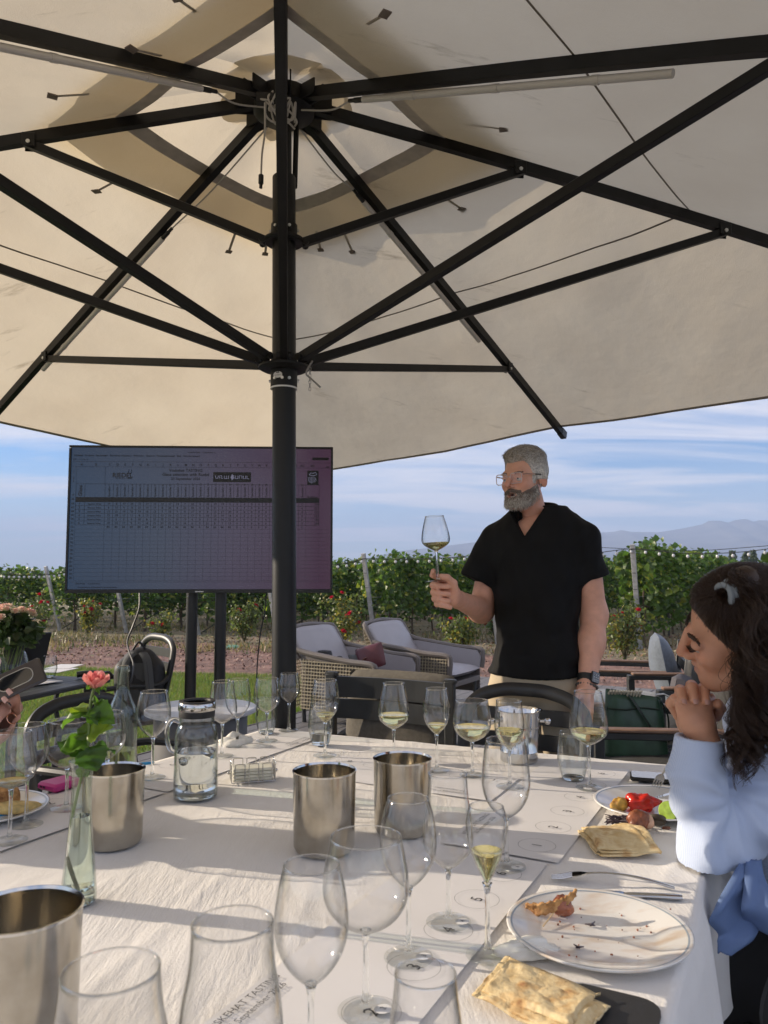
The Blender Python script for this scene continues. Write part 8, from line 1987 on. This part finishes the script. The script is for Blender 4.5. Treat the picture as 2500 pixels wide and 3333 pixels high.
    ribbon([w(2440, 2800, -.045), w(2415, 2850, -.075), w(2375, 2920, -.12), w(2365, 2965, -.12), w(2400, 3020, -.11), w(2390, 3060, -.12), w(2362, 3105, -.12)], [.03, .05, .09, .10, .085, .065, .03], .5)
    ribbon([w(2455, 2800, -.05), w(2458, 2880, -.095), w(2470, 2960, -.13), w(2500, 3040, -.12)], [.03, .05, .06, .08], -.3)
    # dark trousers
    lf = S_union([S_ell((chest.x+.02, D+.14, .50), (.19, .22, .14)), S_cone((chest.x-.02, D+.06, .50), (w(2360, 3100).x, D+.14, .50), .105, .080), S_cone((chest.x-.02, D+.28, .50), (w(2360, 3100).x, D+.34, .50), .10, .078), S_cone((w(2360, 3100).x, D+.14, .50), (w(2380, 3100).x, D+.10, .06), .078, .05), S_cone((w(2360, 3100).x, D+.34, .50), (w(2380, 3100).x, D+.32, .06), .075, .05)], .04)
    V, F = surface(lf, (.45, D-.14, .03), (chest.x+.26, D+.48, .70), .014); link_mesh('trousers', V, F, mat('black_trousers', (.006, .006, .007), .9), t, True)
    for y in (.08, .30): V, F = surface(S_ell((w(2380, 3100).x-.06, D+y, .045), (.13, .048, .045)), (w(2380, 3100).x-.24, D+y-.07, -.01), (w(2380, 3100).x+.12, D+y+.07, .11), .012); link_mesh('shoe', V, F, MATS['black_rubber'], t, True)
seated_woman()
resin_chair((1.16, 1.62), Vector((-1, .12, 0)), 'black slotted resin chair under the woman at right', .80, .48)
pillow_top = None

# ---- the person at the left edge whose hand holds a phone
def left_person():
    D = 1.74; w = lambda u, v, dy=0: at_depth(u, v, D+dy)
    cx, cy_2 = -1.42, 1.98
    t = thing('person', 'person cut by the left edge, one hand with a ring holding a phone', 'person', (cx, cy_2, 0)); base = (.50, .27, .20)
    hand = S_union([S_ell(tuple(w(2, 2345, .0)), (.030, .022, .042)), S_cone(w(-70, 2440, .01), w(-8, 2370, .0), .029, .027)], .02)
    tips = []
    for (a, b_, c, d) in (((18, 2345, .0), (57, 2305, -.022), (48, 2272, -.030), (33, 2253, -.026)), ((2, 2358, -.01), (50, 2333, -.034), (38, 2300, -.042), (18, 2278, -.036)), ((-12, 2372, -.012), (32, 2362, -.038), (22, 2330, -.046), (0, 2306, -.040))):
        hand = S_union([hand, finger([w(*a), w(*b_), w(*c), w(*d)], .0115, .0088)], .005); tips.append((w(*d), w(*d)-w(*c)))
    hand = S_union([hand, finger([w(-34, 2350, .0), w(-22, 2300, -.02), w(8, 2268, -.03), w(22, 2258, -.030)], .0130, .0092)], .006)
    fa, el = w(-70, 2440, .01), Vector((-1.22, 1.80, .80)); hand = S_union([hand, S_cone(fa, el, .029, .042)], .02)
    V, F = surface(hand, np.array(el)-np.array([.06, .09, .06]), np.array(w(65, 2240))+np.array([.03, .10, .03]), .0042); parts = [(V, F)]
    HM = frame_of(R(62), R(-12), 0); hc = Vector((cx+.05, cy_2-.03, 1.17)); V, F = surface(S_union([head_field(True), S_cone((0, -.02, -.08), (0, -.06, -.24), .054, .062)], .03), (-.1, -.14, -.25), (.1, .14, .14), .006); parts.append((put(V, HM, hc), F))
    V, F = join_nets(parts); link_mesh('body', V, F, skin, t, True, np.tile(base, (len(V), 1)))
    for p, d in tips[:2]: nail(p+Vector(d).normalized()*.002+Vector((.003, -.0085, .001)), d, (.3, -1, .2), t)
    a, b_ = w(50, 2333, -.034), w(2, 2358, -.01); q = a.lerp(b_, .22); d = (b_-a).normalized(); x = d.cross(Vector((0, 0, 1))).normalized(); y = d.cross(x); mb = MB(); mb.tube([q+x*(.0118*math.cos(k))+y*(.0118*math.sin(k)) for k in np.linspace(0, 6.283, 25)[:-1]], .0011, 6, closed=True); mb.out('ring', mat('rose_gold_ring', (.75, .42, .30), .18, 1.0), t)
    ct = S_union([S_ell((cx, cy_2, .80), (.16, .20, .27)), S_cone((cx, cy_2-.20, .98), (-1.22, 1.80, .80), .075, .055), S_cone((cx, cy_2+.20, .98), (-1.20, 2.24, .82), .075, .055), S_ell((cx, cy_2, .52), (.17, .19, .14)), S_cone((cx, cy_2-.1, .5), (cx+.42, cy_2-.2, .5), .09, .07), S_cone((cx, cy_2+.1, .5), (cx+.42, cy_2-.02, .5), .09, .07), S_cone((cx+.42, cy_2-.2, .5), (cx+.38, cy_2-.2, .05), .07, .05), S_cone((cx+.42, cy_2-.02, .5), (cx+.38, cy_2-.02, .05), .07, .05), S_cone((-1.22, 1.80, .80), Vector((-1.22, 1.80, .80)).lerp(fa, .55), .05, .04)], .05)
    V, F = surface(ct, (cx-.3, cy_2-.4, .03), (cx+.6, cy_2+.42, 1.12), .016); link_mesh('clothes', V, F, mat('dark_clothes', (.025, .025, .03), .85), t, True)
    mb = MB(); mb.ball(hc+Vector((0, 0, .04)), .098, 12, (1, 1.08, .92)); mb.out('hair', bpy.data.materials['dark_brown_hair'], t)
    p0, p1, p2 = w(-15, 2238, -.015), w(90, 2190, .01), w(60, 2245, -.02); X = (p1-p0).normalized(); Y = (p2-p0.lerp(p1, .7)); Y = (Y-X*Y.dot(X)).normalized(); Z = X.cross(Y); M3 = Matrix((X, Y, Z)).transposed(); c = p0.lerp(p1, .40)+Y*.008
    ph = thing('phone', 'dark phone in a case held up at the left edge', 'phone', c); mb = MB(); mb.box(c, (.150, .074, .010), M3, .004); mb.out('case', mat('brown_case', (.045, .036, .033), .4), ph)
    s_ = -1 if Z.y > 0 else 1
    V = [c+X*(.015+x)+Y*y+Z*(s_*.0056) for x, y in round_poly(.075, .042, .018)]; mb = MB(); mb.tube(V, .0011, 5, closed=True); mb.out('camera_rim', mat('pale_rim', (.5, .48, .44), .3, .6), ph); mb = MB(); mb.add(V, [tuple(range(len(V)))]); mb.out('camera_window', MATS['phone_glass'], ph, False)
left_person()
